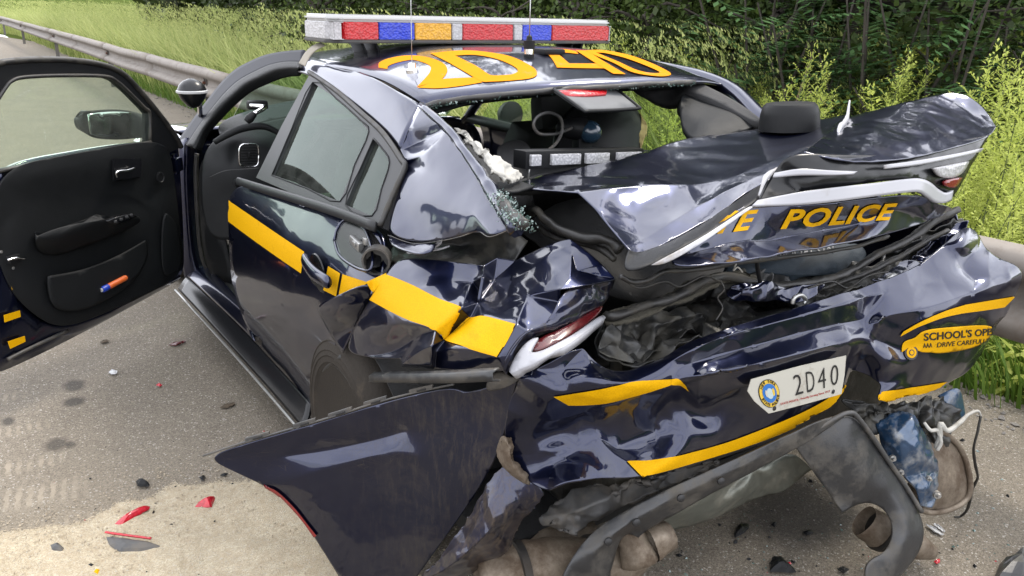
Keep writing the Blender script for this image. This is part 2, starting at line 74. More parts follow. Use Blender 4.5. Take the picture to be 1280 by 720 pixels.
'rear_door': {"v":[[-0.8902,1.5347,0.9309],[-0.9256,1.5943,0.8714],[-0.9468,1.5587,0.8149],[-0.9563,1.5544,0.6836],[-0.9452,1.6377,0.4768],[-0.9251,1.6053,0.3236],[-0.9096,1.4624,0.2435],[-0.86,1.3519,0.0946],[-0.86,1.068,0.0251],[-0.86,0.8961,0.0584],[-0.9053,0.6908,0.2218],[-0.9365,0.5617,0.3822],[-0.9453,0.4957,0.4777],[-0.9505,0.4087,0.5539],[-0.9554,0.3655,0.6378],[-0.9361,0.2599,0.7506],[-0.9037,0.1518,0.8549],[-0.8694,0.1677,0.9175],[-0.829,0.2502,0.9876],[-0.8272,0.2914,1.017],[-0.8367,0.5358,1.0042],[-0.8537,0.8641,0.9813],[-0.8709,1.1745,0.9576],[-0.898,1.2991,0.92],[-0.8887,1.0306,0.9329],[-0.8777,0.7243,0.9482],[-0.8696,0.4603,0.9622],[-0.95,1.0566,0.8053],[-0.9438,0.6396,0.824],[-0.9322,0.3191,0.8593],[-0.9539,1.0934,0.6044],[-0.9532,0.7341,0.5933],[-0.9527,0.5043,0.5861],[-0.9322,0.9273,0.3599],[-0.9195,0.7562,0.2947],[-0.943,1.2752,0.4433],[-0.9372,1.2941,0.844],[-0.9208,0.8573,0.8798],[-0.8811,0.3113,0.9295]],"f":[[6,35,5],[2,3,36],[1,2,36],[37,24,27],[22,23,24],[7,33,6],[33,31,6],[35,6,31],[31,30,35],[5,35,30],[4,5,30],[30,27,4],[3,4,27],[36,3,27],[27,24,36],[24,23,36],[1,36,23],[0,1,23],[23,22,0],[12,13,32],[10,11,34],[11,12,34],[17,18,38],[18,19,38],[29,15,16],[16,17,29],[17,38,29],[26,29,38],[38,19,26],[20,26,19],[32,13,14],[14,15,32],[29,26,28],[25,28,26],[26,20,25],[21,25,20],[9,10,8],[10,34,8],[7,8,34],[33,7,34],[34,12,33],[12,32,33],[31,33,32],[32,15,31],[15,29,31],[29,28,31],[30,31,28],[27,30,28],[37,27,28],[28,25,37],[25,21,37],[24,37,21],[22,24,21]],"b":[[0,1],[1,2],[2,3],[3,4],[4,5],[5,6],[6,7],[7,8],[8,9],[9,10],[10,11],[11,12],[12,13],[13,14],[14,15],[15,16],[16,17],[17,18],[18,19],[19,20],[20,21],[21,22],[22,0]],"c":[]},
'door_gap_belt': [[-0.9085,1.4634,0.9523],[-0.8912,1.1062,0.9789],[-0.8758,0.7988,1.0026],[-0.8609,0.4745,1.0255],[-0.8531,0.2277,1.0373]],
'door_stripe': [[[-0.9387,1.5768,0.8519],[-0.9377,1.2896,0.8549],[-0.9367,0.9456,0.8579],[-0.935,0.6501,0.8618]],[[-0.9594,1.5127,0.7745],[-0.9593,1.2367,0.7785],[-0.9591,0.8922,0.7874],[-0.9573,0.63,0.7952]]],
'door_stripe_b': [[[-0.9315,0.4431,0.868],[-0.9299,0.3487,0.8708]],[[-0.9567,0.4284,0.797],[-0.9537,0.3292,0.8061]]],
'door_stripe_c': [[[-0.9288,0.3323,0.8727],[-0.916,0.1657,0.8917]],[[-0.9515,0.3148,0.8128],[-0.9398,0.2412,0.8485]]],
'quarter_stripe': [[[-0.9036,0.0823,0.94],[-0.8957,0.008,0.944],[-0.8888,-0.0731,0.9466],[-0.8859,-0.1945,0.9507],[-0.893,-0.3184,0.9687],[-0.859,-0.3027,0.9324],[-0.8755,-0.3845,0.9651],[-0.8721,-0.4442,0.9767],[-0.8686,-0.5134,0.9881]],[[-0.9268,0.0812,0.9044],[-0.9317,-0.0211,0.9135],[-0.9239,-0.1185,0.9183],[-0.9141,-0.2378,0.9255],[-0.9119,-0.3095,0.9285],[-0.8902,-0.3025,0.9073],[-0.9046,-0.3866,0.9317],[-0.9038,-0.4619,0.9466],[-0.8962,-0.5217,0.9572]],[[-0.9403,0.108,0.863],[-0.9508,-0.0252,0.8797],[-0.9463,-0.1392,0.8878],[-0.9388,-0.2381,0.9009],[-0.9314,-0.2774,0.8964],[-0.9207,-0.29,0.8799],[-0.9352,-0.3953,0.9074],[-0.9293,-0.4631,0.9177],[-0.9222,-0.5246,0.928]]],
'quarter_stripe_fold': [[[-0.9491,0.1108,0.9181],[-0.9164,0.1188,0.9222],[-0.9007,0.083,0.944]],[[-0.9417,0.1023,0.8959],[-0.9352,0.0957,0.8897],[-0.9256,0.089,0.9066]]],
'door_handle': [[-0.9631,0.5803,0.8568],[-0.9668,0.4776,0.8453],[-0.9673,0.3742,0.8438]],
'door_handle_cup': [[-0.9447,0.5408,0.8213],[-0.9375,0.6693,0.8431],[-0.9476,0.4159,0.8125]],
'win_outer': [[-0.8851,1.3242,0.9883],[-0.7584,1.3533,1.1828],[-0.6264,1.3546,1.3856],[-0.6518,1.0246,1.3466],[-0.6833,0.7156,1.2981],[-0.7072,0.4947,1.2614],[-0.74,0.2987,1.2111],[-0.7513,0.2502,1.1938],[-0.799,0.235,1.1204],[-0.8525,0.2127,1.0384],[-0.8609,0.4745,1.0255],[-0.8731,0.8054,1.0066]],
'win_glass': [[-0.8638,1.1823,1.021],[-0.7552,1.2376,1.1877],[-0.6465,1.278,1.3547],[-0.6679,0.9873,1.3218],[-0.6963,0.7077,1.2783],[-0.7127,0.6002,1.2529],[-0.7785,0.5737,1.1519],[-0.847,0.5392,1.0468],[-0.8535,0.8149,1.0368]],
'win_quarter': [[-0.721,0.5449,1.2402],[-0.7334,0.4527,1.2212],[-0.7511,0.3646,1.1941],[-0.7968,0.3277,1.1239],[-0.8437,0.2982,1.0518],[-0.8474,0.4919,1.0461],[-0.7813,0.5226,1.1477]],
'fuel_pocket': [[-0.8925,0.472,0.9415],[-0.8704,0.4967,0.9721],[-0.8505,0.483,0.999],[-0.8431,0.423,1.009],[-0.848,0.3332,1.0024],[-0.86,0.2726,0.9862],[-0.8787,0.2103,0.9607],[-0.9007,0.1747,0.9301],[-0.9096,0.2175,0.9171],[-0.9124,0.2997,0.9122],[-0.9096,0.3933,0.9171]],
'fuel_neck': [[-0.8572,0.2249,0.9488],[-0.8358,0.2811,0.9784],[-0.8963,0.0689,0.9912]],
'fuel_latch': [[-0.8829,0.3155,0.9688],[-0.8948,0.3732,0.9661],[-0.8825,0.2394,0.9828]],
'bumper': {"v":[[-0.8444,-0.5,0.8535],[-0.8264,-0.53,0.8772],[-0.7892,-0.545,0.8942],[-0.7441,-0.55,0.9097],[-0.7025,-0.55,0.9085],[-0.6811,-0.555,0.8836],[-0.6551,-0.575,0.8611],[-0.5944,-0.6,0.8445],[-0.4735,-0.605,0.8708],[-0.4272,-0.605,0.886],[-0.3234,-0.615,0.9043],[-0.1811,-0.62,0.9062],[-0.0284,-0.625,0.9104],[0.1713,-0.63,0.9204],[0.3513,-0.635,0.9302],[0.5103,-0.635,0.9474],[0.6522,-0.62,0.9916],[0.7485,-0.61,1.0282],[0.8152,-0.61,1.0279],[0.8607,-0.63,0.9897],[0.8351,-0.66,0.9581],[0.8523,-0.7,0.9396],[0.9131,-0.74,0.9122],[0.9216,-0.75,0.8816],[0.9254,-0.75,0.8405],[0.8985,-0.75,0.8098],[0.9029,-0.745,0.7553],[0.8498,-0.745,0.7379],[0.8369,-0.74,0.6751],[0.7851,-0.735,0.6089],[0.7262,-0.73,0.5615],[0.6359,-0.73,0.564],[0.4672,-0.735,0.5756],[0.2487,-0.74,0.5954],[0.2396,-0.735,0.6261],[0.2755,-0.72,0.6488],[0.2663,-0.69,0.6641],[0.2186,-0.68,0.6816],[0.1798,-0.675,0.6988],[0.1767,-0.675,0.6544],[0.1484,-0.67,0.6189],[0.0979,-0.665,0.5842],[-0.0468,-0.66,0.5542],[-0.2131,-0.65,0.5468],[-0.3778,-0.635,0.5471],[-0.5975,-0.66,0.5904],[-0.6795,-0.665,0.6223],[-0.7666,-0.64,0.6353],[-0.8066,-0.61,0.6132],[-0.8145,-0.57,0.5764],[-0.8164,-0.49,0.5703],[-0.8356,-0.465,0.6032],[-0.8504,-0.45,0.6615],[-0.8543,-0.46,0.7359],[-0.8481,-0.475,0.7993],[-0.8427,-0.53,0.8455],[-0.8085,-0.575,0.8421],[-0.7689,-0.55,0.8657],[-0.7621,-0.6,0.8706],[-0.7042,-0.57,0.8725],[-0.689,-0.625,0.8512],[-0.6043,-0.64,0.8326],[-0.7698,-0.59,0.8288],[-0.7912,-0.56,0.8052],[-0.8225,-0.505,0.7686],[-0.8135,-0.48,0.6805],[-0.6763,-0.615,0.7994],[-0.5919,-0.63,0.8006],[-0.5161,-0.655,0.8212],[-0.4425,-0.645,0.7797],[-0.4115,-0.595,0.7172],[-0.3289,-0.6,0.6631],[-0.2999,-0.635,0.7101],[-0.199,-0.65,0.6434],[-0.4459,-0.575,0.7039],[-0.4689,-0.57,0.658],[-0.4848,-0.615,0.6163],[-0.5828,-0.6,0.7257],[-0.6396,-0.58,0.7107],[-0.7148,-0.55,0.739],[-0.7367,-0.52,0.6883],[-0.6705,-0.575,0.6849],[-0.6136,-0.6,0.6477],[-0.7169,-0.575,0.6556],[-0.7541,-0.56,0.6744],[-0.7684,-0.535,0.6294],[-0.7956,-0.5,0.6417],[-0.6089,-0.64,0.6295],[-0.4734,-0.665,0.6156],[-0.4303,-0.645,0.6488],[-0.3225,-0.655,0.6222],[-0.1425,-0.665,0.5867],[-0.7085,-0.64,0.6438],[-0.5024,-0.635,0.8679],[-0.438,-0.635,0.8806],[-0.347,-0.638,0.896],[-0.2067,-0.643,0.8971],[-0.0555,-0.648,0.8981],[0.143,-0.653,0.9019],[0.3212,-0.658,0.9104],[-0.4743,-0.636,0.8452],[-0.3699,-0.64,0.8484],[-0.2302,-0.645,0.8478],[-0.0474,-0.65,0.8494],[0.1188,-0.655,0.8457],[0.2323,-0.66,0.8348],[-0.4776,-0.668,0.8276],[-0.3936,-0.69,0.8332],[-0.2618,-0.7,0.8299],[-0.1133,-0.705,0.8247],[0.0399,-0.71,0.8229],[-0.2939,-0.685,0.7791],[-0.0379,-0.675,0.6594],[0.1121,-0.68,0.7338],[-0.0266,-0.68,0.7304],[-0.2371,-0.66,0.7047],[0.1996,-0.68,0.7508],[0.208,-0.69,0.8016],[0.202,-0.7,0.8352],[0.2508,-0.7,0.8616],[0.3267,-0.69,0.8805],[0.3893,-0.725,0.8558],[0.4203,-0.675,0.8912],[0.524,-0.7,0.8935],[0.5942,-0.69,0.9295],[0.683,-0.66,0.9589],[0.6818,-0.68,0.9258],[0.6869,-0.72,0.8977],[0.7328,-0.7,0.9365],[0.7695,-0.65,0.9648],[0.6598,-0.68,1.0056],[0.7517,-0.745,0.9074],[0.7919,-0.765,0.8885],[0.6258,-0.745,0.8745],[0.4839,-0.74,0.868],[0.3807,-0.735,0.8313],[0.3547,-0.71,0.7908],[0.3514,-0.7,0.7249],[0.4748,-0.755,0.8198],[0.7169,-0.77,0.8171],[0.4231,-0.75,0.7533],[0.6618,-0.765,0.7475],[0.3395,-0.725,0.6991],[0.2351,-0.745,0.7432],[0.3601,-0.735,0.6471],[0.452,-0.75,0.67],[0.6344,-0.75,0.6545],[0.2598,-0.715,0.6885]],"f":[[52,51,65],[53,52,65],[65,64,53],[54,53,64],[64,55,54],[55,0,54],[85,49,48],[49,85,50],[85,86,50],[51,50,86],[65,51,86],[86,80,65],[64,65,80],[80,63,64],[63,56,64],[55,64,56],[56,1,55],[0,55,1],[57,62,58],[57,58,59],[5,59,6],[46,82,92],[81,92,82],[82,78,81],[6,59,60],[46,92,47],[83,47,92],[92,81,83],[79,83,81],[81,78,79],[78,66,79],[62,79,66],[58,62,66],[66,60,58],[60,59,58],[59,5,4],[85,48,47],[47,83,85],[83,84,85],[86,85,84],[80,86,84],[84,83,80],[83,79,80],[63,80,79],[79,62,63],[56,63,62],[62,57,56],[1,56,57],[2,1,57],[57,3,2],[75,74,67],[87,45,76],[75,67,77],[106,100,68],[93,68,100],[93,100,94],[76,45,88],[88,89,76],[75,76,89],[74,75,89],[89,70,74],[70,68,74],[67,74,68],[61,67,68],[68,93,61],[7,61,93],[93,8,7],[101,95,94],[73,115,72],[115,111,72],[73,43,91],[111,115,108],[90,44,43],[43,73,90],[73,72,90],[71,90,72],[69,71,72],[107,69,72],[72,111,107],[111,108,107],[101,107,102],[95,101,102],[102,96,95],[96,11,10],[88,45,44],[89,88,44],[44,90,89],[90,71,89],[70,89,71],[71,69,70],[68,70,69],[106,68,69],[69,107,106],[107,101,106],[100,106,101],[9,8,94],[94,95,9],[95,10,9],[45,87,46],[82,46,87],[87,76,82],[76,75,82],[75,77,82],[78,82,77],[66,78,77],[77,67,66],[60,66,67],[67,61,60],[61,7,60],[6,60,7],[114,41,40],[112,42,41],[41,114,112],[38,37,116],[113,39,38],[38,116,113],[110,113,116],[39,113,40],[114,40,113],[109,114,113],[113,110,109],[103,109,110],[110,104,103],[97,103,104],[104,98,97],[98,13,12],[105,117,118],[35,147,36],[105,118,119],[137,143,142],[99,120,122],[14,99,122],[32,144,33],[34,33,144],[35,34,144],[147,35,144],[144,142,147],[142,143,147],[143,137,117],[118,117,137],[137,136,118],[119,118,136],[135,121,136],[120,99,119],[105,119,99],[116,37,36],[36,147,116],[147,143,116],[143,117,116],[110,116,117],[104,110,117],[117,105,104],[98,104,105],[105,99,98],[13,98,99],[99,14,13],[140,138,135],[121,135,138],[138,134,121],[134,123,121],[130,18,17],[146,31,30],[125,124,126],[31,146,145],[140,145,146],[138,140,146],[15,123,124],[16,15,124],[124,125,16],[125,130,16],[130,17,16],[29,28,141],[128,20,129],[20,19,129],[132,21,131],[139,27,26],[26,25,139],[132,139,25],[25,24,132],[24,23,132],[23,22,132],[21,132,22],[141,28,27],[27,139,141],[133,141,139],[139,132,133],[127,133,131],[128,127,131],[131,21,128],[20,128,21],[146,30,29],[29,141,146],[138,146,141],[141,133,138],[134,138,133],[123,134,133],[124,123,133],[133,127,124],[126,124,127],[127,128,126],[128,129,126],[125,126,129],[130,125,129],[129,19,130],[18,130,19],[31,145,32],[144,32,145],[142,144,145],[145,140,142],[137,142,140],[136,137,140],[140,135,136],[122,120,121],[121,123,122],[123,15,122],[14,122,15],[91,43,42],[42,112,91],[73,91,112],[115,73,112],[108,115,112],[112,114,108],[114,109,108],[102,108,109],[109,103,102],[103,97,96],[11,96,97],[97,12,11],[8,93,94],[10,95,96],[12,97,98],[101,94,100],[96,102,103],[108,102,107],[120,119,121],[119,136,121],[132,131,133],[3,57,4],[59,4,57]],"b":[[0,1],[1,2],[2,3],[3,4],[4,5],[5,6],[6,7],[7,8],[8,9],[9,10],[10,11],[11,12],[12,13],[13,14],[14,15],[15,16],[16,17],[17,18],[18,19],[19,20],[20,21],[21,22],[22,23],[23,24],[24,25],[25,26],[26,27],[27,28],[28,29],[29,30],[30,31],[31,32],[32,33],[33,34],[34,35],[35,36],[36,37],[37,38],[38,39],[39,40],[40,41],[41,42],[42,43],[43,44],[44,45],[45,46],[46,47],[47,48],[48,49],[49,50],[50,51],[51,52],[52,53],[53,54],[54,0]],"c":[[93,94],[94,95],[95,96],[96,97],[97,98],[98,99],[100,101],[101,102],[102,103],[103,104],[104,105],[106,107],[107,108],[108,109],[109,110],[62,66],[66,67],[67,68],[68,69],[75,76],[81,82],[82,87],[118,119],[119,121],[121,134],[134,133],[133,132],[125,126],[126,127],[127,133],[128,127],[56,57],[57,4]]},
'bumper_stripe_upper': [[[-0.7994,-0.57,0.8217],[-0.7597,-0.6,0.8325],[-0.7071,-0.62,0.8377],[-0.6297,-0.64,0.8429],[-0.5642,-0.65,0.8371],[-0.5064,-0.66,0.8292]],[[-0.7607,-0.575,0.7917],[-0.7343,-0.6,0.7958],[-0.6803,-0.62,0.7965],[-0.6091,-0.635,0.803],[-0.5564,-0.65,0.8126],[-0.5155,-0.66,0.819]]],
'bumper_stripe_tip': [[[-0.5277,-0.66,0.8344],[-0.5011,-0.66,0.8279],[-0.4722,-0.655,0.8062]],[[-0.5259,-0.66,0.8195],[-0.4937,-0.66,0.8116],[-0.4505,-0.65,0.7817]]],
'bumper_stripe_lower': [[[-0.6175,-0.63,0.627],[-0.529,-0.64,0.6088],[-0.4236,-0.645,0.5991],[-0.2947,-0.66,0.6002],[-0.146,-0.665,0.6046],[-0.0287,-0.675,0.618],[0.073,-0.675,0.6305],[0.134,-0.675,0.6474],[0.1858,-0.68,0.6491]],[[-0.5508,-0.615,0.5574],[-0.4871,-0.63,0.5608],[-0.3846,-0.64,0.5589],[-0.2524,-0.655,0.5613],[-0.1222,-0.665,0.5662],[-0.0058,-0.67,0.5748],[0.0829,-0.67,0.588],[0.1432,-0.67,0.61],[0.1751,-0.675,0.632]]],
'bumper_stripe_right_low': [[[0.2258,-0.745,0.6465],[0.3936,-0.745,0.6196],[0.601,-0.74,0.585]],[[0.227,-0.745,0.6034],[0.3968,-0.745,0.5848],[0.54,-0.74,0.5674]]],
'bumper_stripe_right_up': [[[0.5615,-0.76,0.8527],[0.6694,-0.775,0.8507],[0.8757,-0.76,0.8251]],[[0.5494,-0.76,0.8273],[0.6583,-0.775,0.8219],[0.8061,-0.765,0.8017]]],
'bumper_stripe_right_tail': [[[0.336,-0.715,0.7988],[0.3825,-0.735,0.8261],[0.464,-0.755,0.8492],[0.5615,-0.76,0.8527]],[[0.3332,-0.71,0.7827],[0.3791,-0.735,0.8119],[0.4627,-0.755,0.8296],[0.5494,-0.76,0.8273]]],
'bus_body': {"v":[[0.2892,-0.75,0.755],[0.28,-0.75,0.7839],[0.2958,-0.755,0.7945],[0.3355,-0.76,0.7928],[0.3473,-0.76,0.8172],[0.4989,-0.77,0.7976],[0.7718,-0.77,0.7564],[0.7601,-0.77,0.7157],[0.6945,-0.765,0.69],[0.5524,-0.76,0.7032],[0.4509,-0.76,0.7205],[0.4352,-0.76,0.7291],[0.37,-0.755,0.739],[0.3376,-0.755,0.7635],[0.3051,-0.755,0.7657],[0.479,-0.765,0.7595],[0.4032,-0.76,0.7612],[0.629,-0.77,0.7481]],"f":[[1,0,14],[14,2,1],[12,16,13],[3,13,16],[16,4,3],[2,14,13],[13,3,2],[9,15,10],[11,10,15],[8,7,17],[7,6,17],[5,17,6],[8,17,9],[17,5,9],[15,9,5],[16,12,11],[11,15,16],[4,16,15],[15,5,4]],"b":[[0,1],[1,2],[2,3],[3,4],[4,5],[5,6],[6,7],[7,8],[8,9],[9,10],[10,11],[11,12],[12,13],[13,14],[14,0]],"c":[]},
'bus_wheel': [[0.3266,-0.755,0.7487],[0.3482,-0.755,0.7439]],
'school_text': [[0.3533,-0.77,0.7854],[0.7779,-0.775,0.7192],[0.3443,-0.77,0.8117]],
'drive_text': [[0.4318,-0.77,0.7487],[0.7373,-0.775,0.7007],[0.426,-0.77,0.765]],
'aaa_text': [[0.361,-0.768,0.7608],[0.4088,-0.768,0.753],[0.3556,-0.768,0.7768]],
'police_text': [[-0.1897,-0.65,1.1503],[0.2937,-0.65,1.117],[-0.185,-0.65,1.1997]],
'te_text': [[-0.4348,-0.66,1.1703],[-0.3024,-0.66,1.1648],[-0.424,-0.66,1.2173]],
'plate': [[-0.296,-0.685,0.7576],[-0.2431,-0.695,0.6808],[0.088,-0.705,0.6619],[0.0834,-0.7,0.7768],[-0.2898,-0.685,0.7891]],
'plate_c': [[-0.2962,-0.69,0.7927],[-0.2498,-0.7,0.6849],[0.0868,-0.71,0.6668],[0.0753,-0.705,0.7805]],
'flap': {"v":[[-1.4041,0.2181,0.4462],[-1.3197,0.1541,0.4906],[-1.2377,0.0897,0.5302],[-1.1631,0.0087,0.5792],[-1.0975,-0.0569,0.62],[-1.0337,-0.1208,0.662],[-0.9671,-0.2192,0.7174],[-0.91,-0.3143,0.7655],[-0.8972,-0.3314,0.7501],[-0.8705,-0.37,0.7684],[-0.8484,-0.4238,0.8067],[-0.8315,-0.4748,0.8442],[-0.8337,-0.4605,0.7894],[-0.8409,-0.4536,0.7293],[-0.8502,-0.4425,0.6621],[-0.8675,-0.415,0.5646],[-0.8912,-0.3718,0.4679],[-0.9239,-0.3274,0.3695],[-0.9574,-0.2789,0.2645],[-0.9939,-0.2303,0.1562],[-1.0372,-0.1902,0.0527],[-1.0904,-0.1428,-0.0133],[-1.1102,-0.1097,0.0406],[-1.1368,-0.0682,0.1267],[-1.1716,-0.0187,0.2128],[-1.204,0.0307,0.2948],[-1.2411,0.0851,0.3466],[-1.2834,0.122,0.3766],[-1.3438,0.1706,0.4113],[-1.2391,0.1023,0.4545],[-1.3215,0.1609,0.4474],[-1.2381,0.0703,0.395],[-1.1131,-0.0264,0.5062],[-1.1245,-0.0508,0.4731],[-1.0028,-0.1469,0.574],[-1.0155,-0.1722,0.55],[-0.9707,-0.1959,0.6119],[-0.961,-0.2278,0.6586],[-0.9364,-0.2678,0.6882],[-0.923,-0.3053,0.6276],[-0.9634,-0.2516,0.5508],[-0.8724,-0.3756,0.6581],[-0.8594,-0.3902,0.7162],[-0.9776,-0.2308,0.4295],[-0.9302,-0.3177,0.5096],[-1.0804,-0.101,0.3915],[-1.1192,-0.0723,0.2866],[-1.0422,-0.1605,0.2344],[-1.1625,-0.0183,0.373],[-0.8816,-0.3516,0.7156],[-0.956,-0.2782,0.3761],[-1.0993,-0.0556,0.5699]],"f":[[0,28,30],[30,28,27],[27,29,30],[29,1,30],[0,30,1],[25,48,26],[31,26,48],[26,31,27],[29,27,31],[3,2,29],[1,29,2],[22,21,20],[20,47,22],[22,47,23],[46,23,47],[47,45,46],[45,35,33],[32,33,35],[32,35,34],[4,51,5],[23,46,24],[25,24,46],[48,25,46],[46,45,48],[45,33,48],[31,48,33],[29,31,33],[33,32,29],[3,29,32],[32,51,3],[51,4,3],[50,18,17],[44,39,40],[50,44,43],[44,40,43],[40,39,36],[37,36,39],[39,38,37],[6,37,38],[49,9,8],[14,13,42],[13,12,42],[10,42,12],[12,11,10],[15,14,41],[14,42,41],[49,41,42],[9,49,42],[42,10,9],[50,17,16],[44,50,16],[16,15,44],[39,44,15],[15,41,39],[41,49,39],[38,39,49],[49,8,38],[8,7,38],[6,38,7],[47,20,19],[19,18,47],[18,50,47],[50,43,47],[45,47,43],[35,45,43],[43,40,35],[40,36,35],[36,34,35],[5,51,34],[34,36,5],[36,37,5],[37,6,5],[51,32,34]],"b":[[0,1],[1,2],[2,3],[3,4],[4,5],[5,6],[6,7],[7,8],[8,9],[9,10],[10,11],[11,12],[12,13],[13,14],[14,15],[15,16],[16,17],[17,18],[18,19],[19,20],[20,21],[21,22],[22,23],[23,24],[24,25],[25,26],[26,27],[27,28],[28,0]],"c":[[29,32],[32,34],[34,36],[31,33],[33,35],[35,40]]},
'flap_reflector': [[[-1.2838,0.1221,0.3715],[-1.2484,0.0939,0.3624],[-1.2129,0.0532,0.3187],[-1.1889,0.0249,0.2743],[-1.169,0.0027,0.2381]],[[-1.2785,0.1179,0.3695],[-1.2495,0.0942,0.347],[-1.2295,0.0711,0.3193],[-1.2035,0.041,0.2805],[-1.18,0.0128,0.2254]]],
'flap_edge': [[-1.4041,0.2181,0.4462],[-1.3197,0.1541,0.4906],[-1.2377,0.0897,0.5302],[-1.1631,0.0087,0.5792],[-1.0975,-0.0569,0.62],[-1.0337,-0.1208,0.662],[-0.9671,-0.2192,0.7174],[-0.91,-0.3143,0.7655]],
'torn_corner': {"v":[[-1.0284,-0.3244,0.2417],[-0.9949,-0.3841,0.3366],[-0.9573,-0.4144,0.4168],[-0.9278,-0.433,0.4817],[-0.8993,-0.4445,0.5462],[-0.8746,-0.4546,0.5925],[-0.856,-0.4677,0.6066],[-0.8334,-0.4902,0.5893],[-0.8013,-0.5122,0.5729],[-0.7812,-0.5324,0.5417],[-0.7933,-0.5247,0.5099],[-0.8057,-0.5035,0.4792],[-0.8202,-0.485,0.4388],[-0.8326,-0.4698,0.3941],[-0.8356,-0.4617,0.3471],[-0.8661,-0.4318,0.3082],[-0.9042,-0.397,0.2686],[-0.9453,-0.3653,0.2167],[-1.0103,-0.3328,0.1893],[-0.997,-0.437,0.3442],[-0.9589,-0.4861,0.4259],[-0.9181,-0.533,0.5022],[-0.9195,-0.4991,0.5354],[-0.9364,-0.4845,0.4817],[-0.9662,-0.4531,0.4168],[-0.877,-0.5178,0.5134],[-0.864,-0.5101,0.5531],[-0.8853,-0.49,0.5667],[-0.8274,-0.5115,0.5323],[-0.8862,-0.4797,0.3907],[-0.9308,-0.4405,0.3357]],"f":[[0,18,17],[17,19,0],[1,0,19],[19,24,1],[24,2,1],[30,16,15],[20,30,15],[23,22,3],[22,4,3],[19,17,16],[16,30,19],[30,20,19],[20,23,24],[2,24,23],[23,3,2],[14,13,29],[21,29,13],[5,27,6],[7,26,28],[11,10,28],[10,9,28],[9,8,28],[7,28,8],[21,13,12],[25,21,12],[12,11,25],[11,28,25],[28,26,25],[26,7,27],[6,27,7],[14,29,15],[20,15,29],[29,21,20],[22,23,21],[21,25,22],[25,26,22],[26,27,22],[4,22,27],[27,5,4],[24,19,20],[23,20,21]],"b":[[0,1],[1,2],[2,3],[3,4],[4,5],[5,6],[6,7],[7,8],[8,9],[9,10],[10,11],[11,12],[12,13],[13,14],[14,15],[15,16],[16,17],[17,18],[18,0]],"c":[[0,19],[19,20],[20,21],[21,22],[22,4],[1,24],[24,23],[23,22]]},
'torn_foam': {"v":[[-0.8617,-0.4559,0.6872],[-0.8611,-0.479,0.6939],[-0.8625,-0.4891,0.6674],[-0.8557,-0.5015,0.6178],[-0.8348,-0.5161,0.5861],[-0.8153,-0.5126,0.5645],[-0.8413,-0.4924,0.571],[-0.8584,-0.4721,0.5921],[-0.8721,-0.4496,0.6242],[-0.8646,-0.444,0.6497],[-0.8741,-0.5014,0.6344],[-0.8747,-0.4865,0.6846]],"f":[[7,10,8],[0,9,11],[4,6,5],[6,4,3],[6,3,7],[10,7,3],[3,2,10],[8,10,2],[9,8,2],[11,9,2],[2,1,11],[0,11,1]],"b":[[0,1],[1,2],[2,3],[3,4],[4,5],[5,6],[6,7],[7,8],[8,9],[9,0]],"c":[]},
'white_bracket': {"v":[[-0.8836,-0.4021,0.7812],[-0.873,-0.4161,0.8262],[-0.8599,-0.4298,0.8451],[-0.8478,-0.4525,0.8411],[-0.8406,-0.4623,0.829],[-0.8254,-0.4884,0.8523],[-0.8308,-0.4811,0.8303],[-0.8581,-0.4392,0.7948],[-0.8759,-0.4418,0.821]],"f":[[1,0,8],[8,2,1],[4,6,5],[6,4,7],[8,0,7],[7,4,8],[4,3,8],[2,8,3]],"b":[[0,1],[1,2],[2,3],[3,4],[4,5],[5,6],[6,7],[7,0]],"c":[]},
'bracket_bar': [[-0.9558,0.0513,0.658],[-0.9753,-0.2372,0.78],[-0.9721,-0.4306,0.8598],[-0.9347,-0.5576,0.9081]],
'bracket_tab': [[-0.9212,0.3793,0.5643],[-0.9236,0.2554,0.5997],[-0.925,0.1671,0.6218]],
'valance': {"v":[[-0.7683,-0.5912,0.2983],[-0.7473,-0.5858,0.3452],[-0.7137,-0.5838,0.3893],[-0.6622,-0.5884,0.431],[-0.5886,-0.6055,0.4634],[-0.484,-0.6338,0.5038],[-0.3719,-0.6593,0.5322],[-0.2236,-0.684,0.56],[-0.0611,-0.7048,0.5897],[0.0503,-0.7213,0.6078],[0.0966,-0.7306,0.5994],[0.0249,-0.7217,0.5657],[-0.0626,-0.7029,0.5303],[-0.1927,-0.6816,0.4933],[-0.3091,-0.6652,0.4666],[-0.4002,-0.6442,0.4305],[-0.4637,-0.6305,0.4065],[-0.5179,-0.611,0.3808],[-0.5264,-0.6016,0.3587],[-0.5526,-0.5888,0.3779],[-0.5789,-0.5895,0.3641],[-0.6091,-0.6056,0.3377],[-0.6357,-0.6197,0.2606],[-0.7108,-0.6223,0.3781],[-0.6528,-0.6242,0.4216],[-0.5726,-0.6334,0.453],[-0.4519,-0.659,0.4953],[-0.3326,-0.6797,0.5161],[-0.1743,-0.6981,0.5448],[-0.0287,-0.7092,0.5702]],"f":[[1,0,22],[22,23,1],[2,1,23],[23,24,2],[24,3,2],[18,17,19],[17,25,19],[25,5,4],[23,22,21],[24,23,21],[21,20,24],[20,19,24],[19,25,24],[3,24,4],[26,16,15],[27,7,6],[26,15,14],[28,13,12],[28,12,29],[10,9,11],[29,11,9],[11,29,12],[29,9,8],[27,14,13],[13,28,27],[28,8,7],[25,17,16],[16,26,25],[26,6,5],[25,4,24],[5,25,26],[27,6,26],[14,27,26],[7,27,28],[8,28,29]],"b":[[0,1],[1,2],[2,3],[3,4],[4,5],[5,6],[6,7],[7,8],[8,9],[9,10],[10,11],[11,12],[12,13],[13,14],[14,15],[15,16],[16,17],[17,18],[18,19],[19,20],[20,21],[21,22],[22,0]],"c":[[23,24],[24,25],[25,26],[26,27],[27,28],[28,29]]},
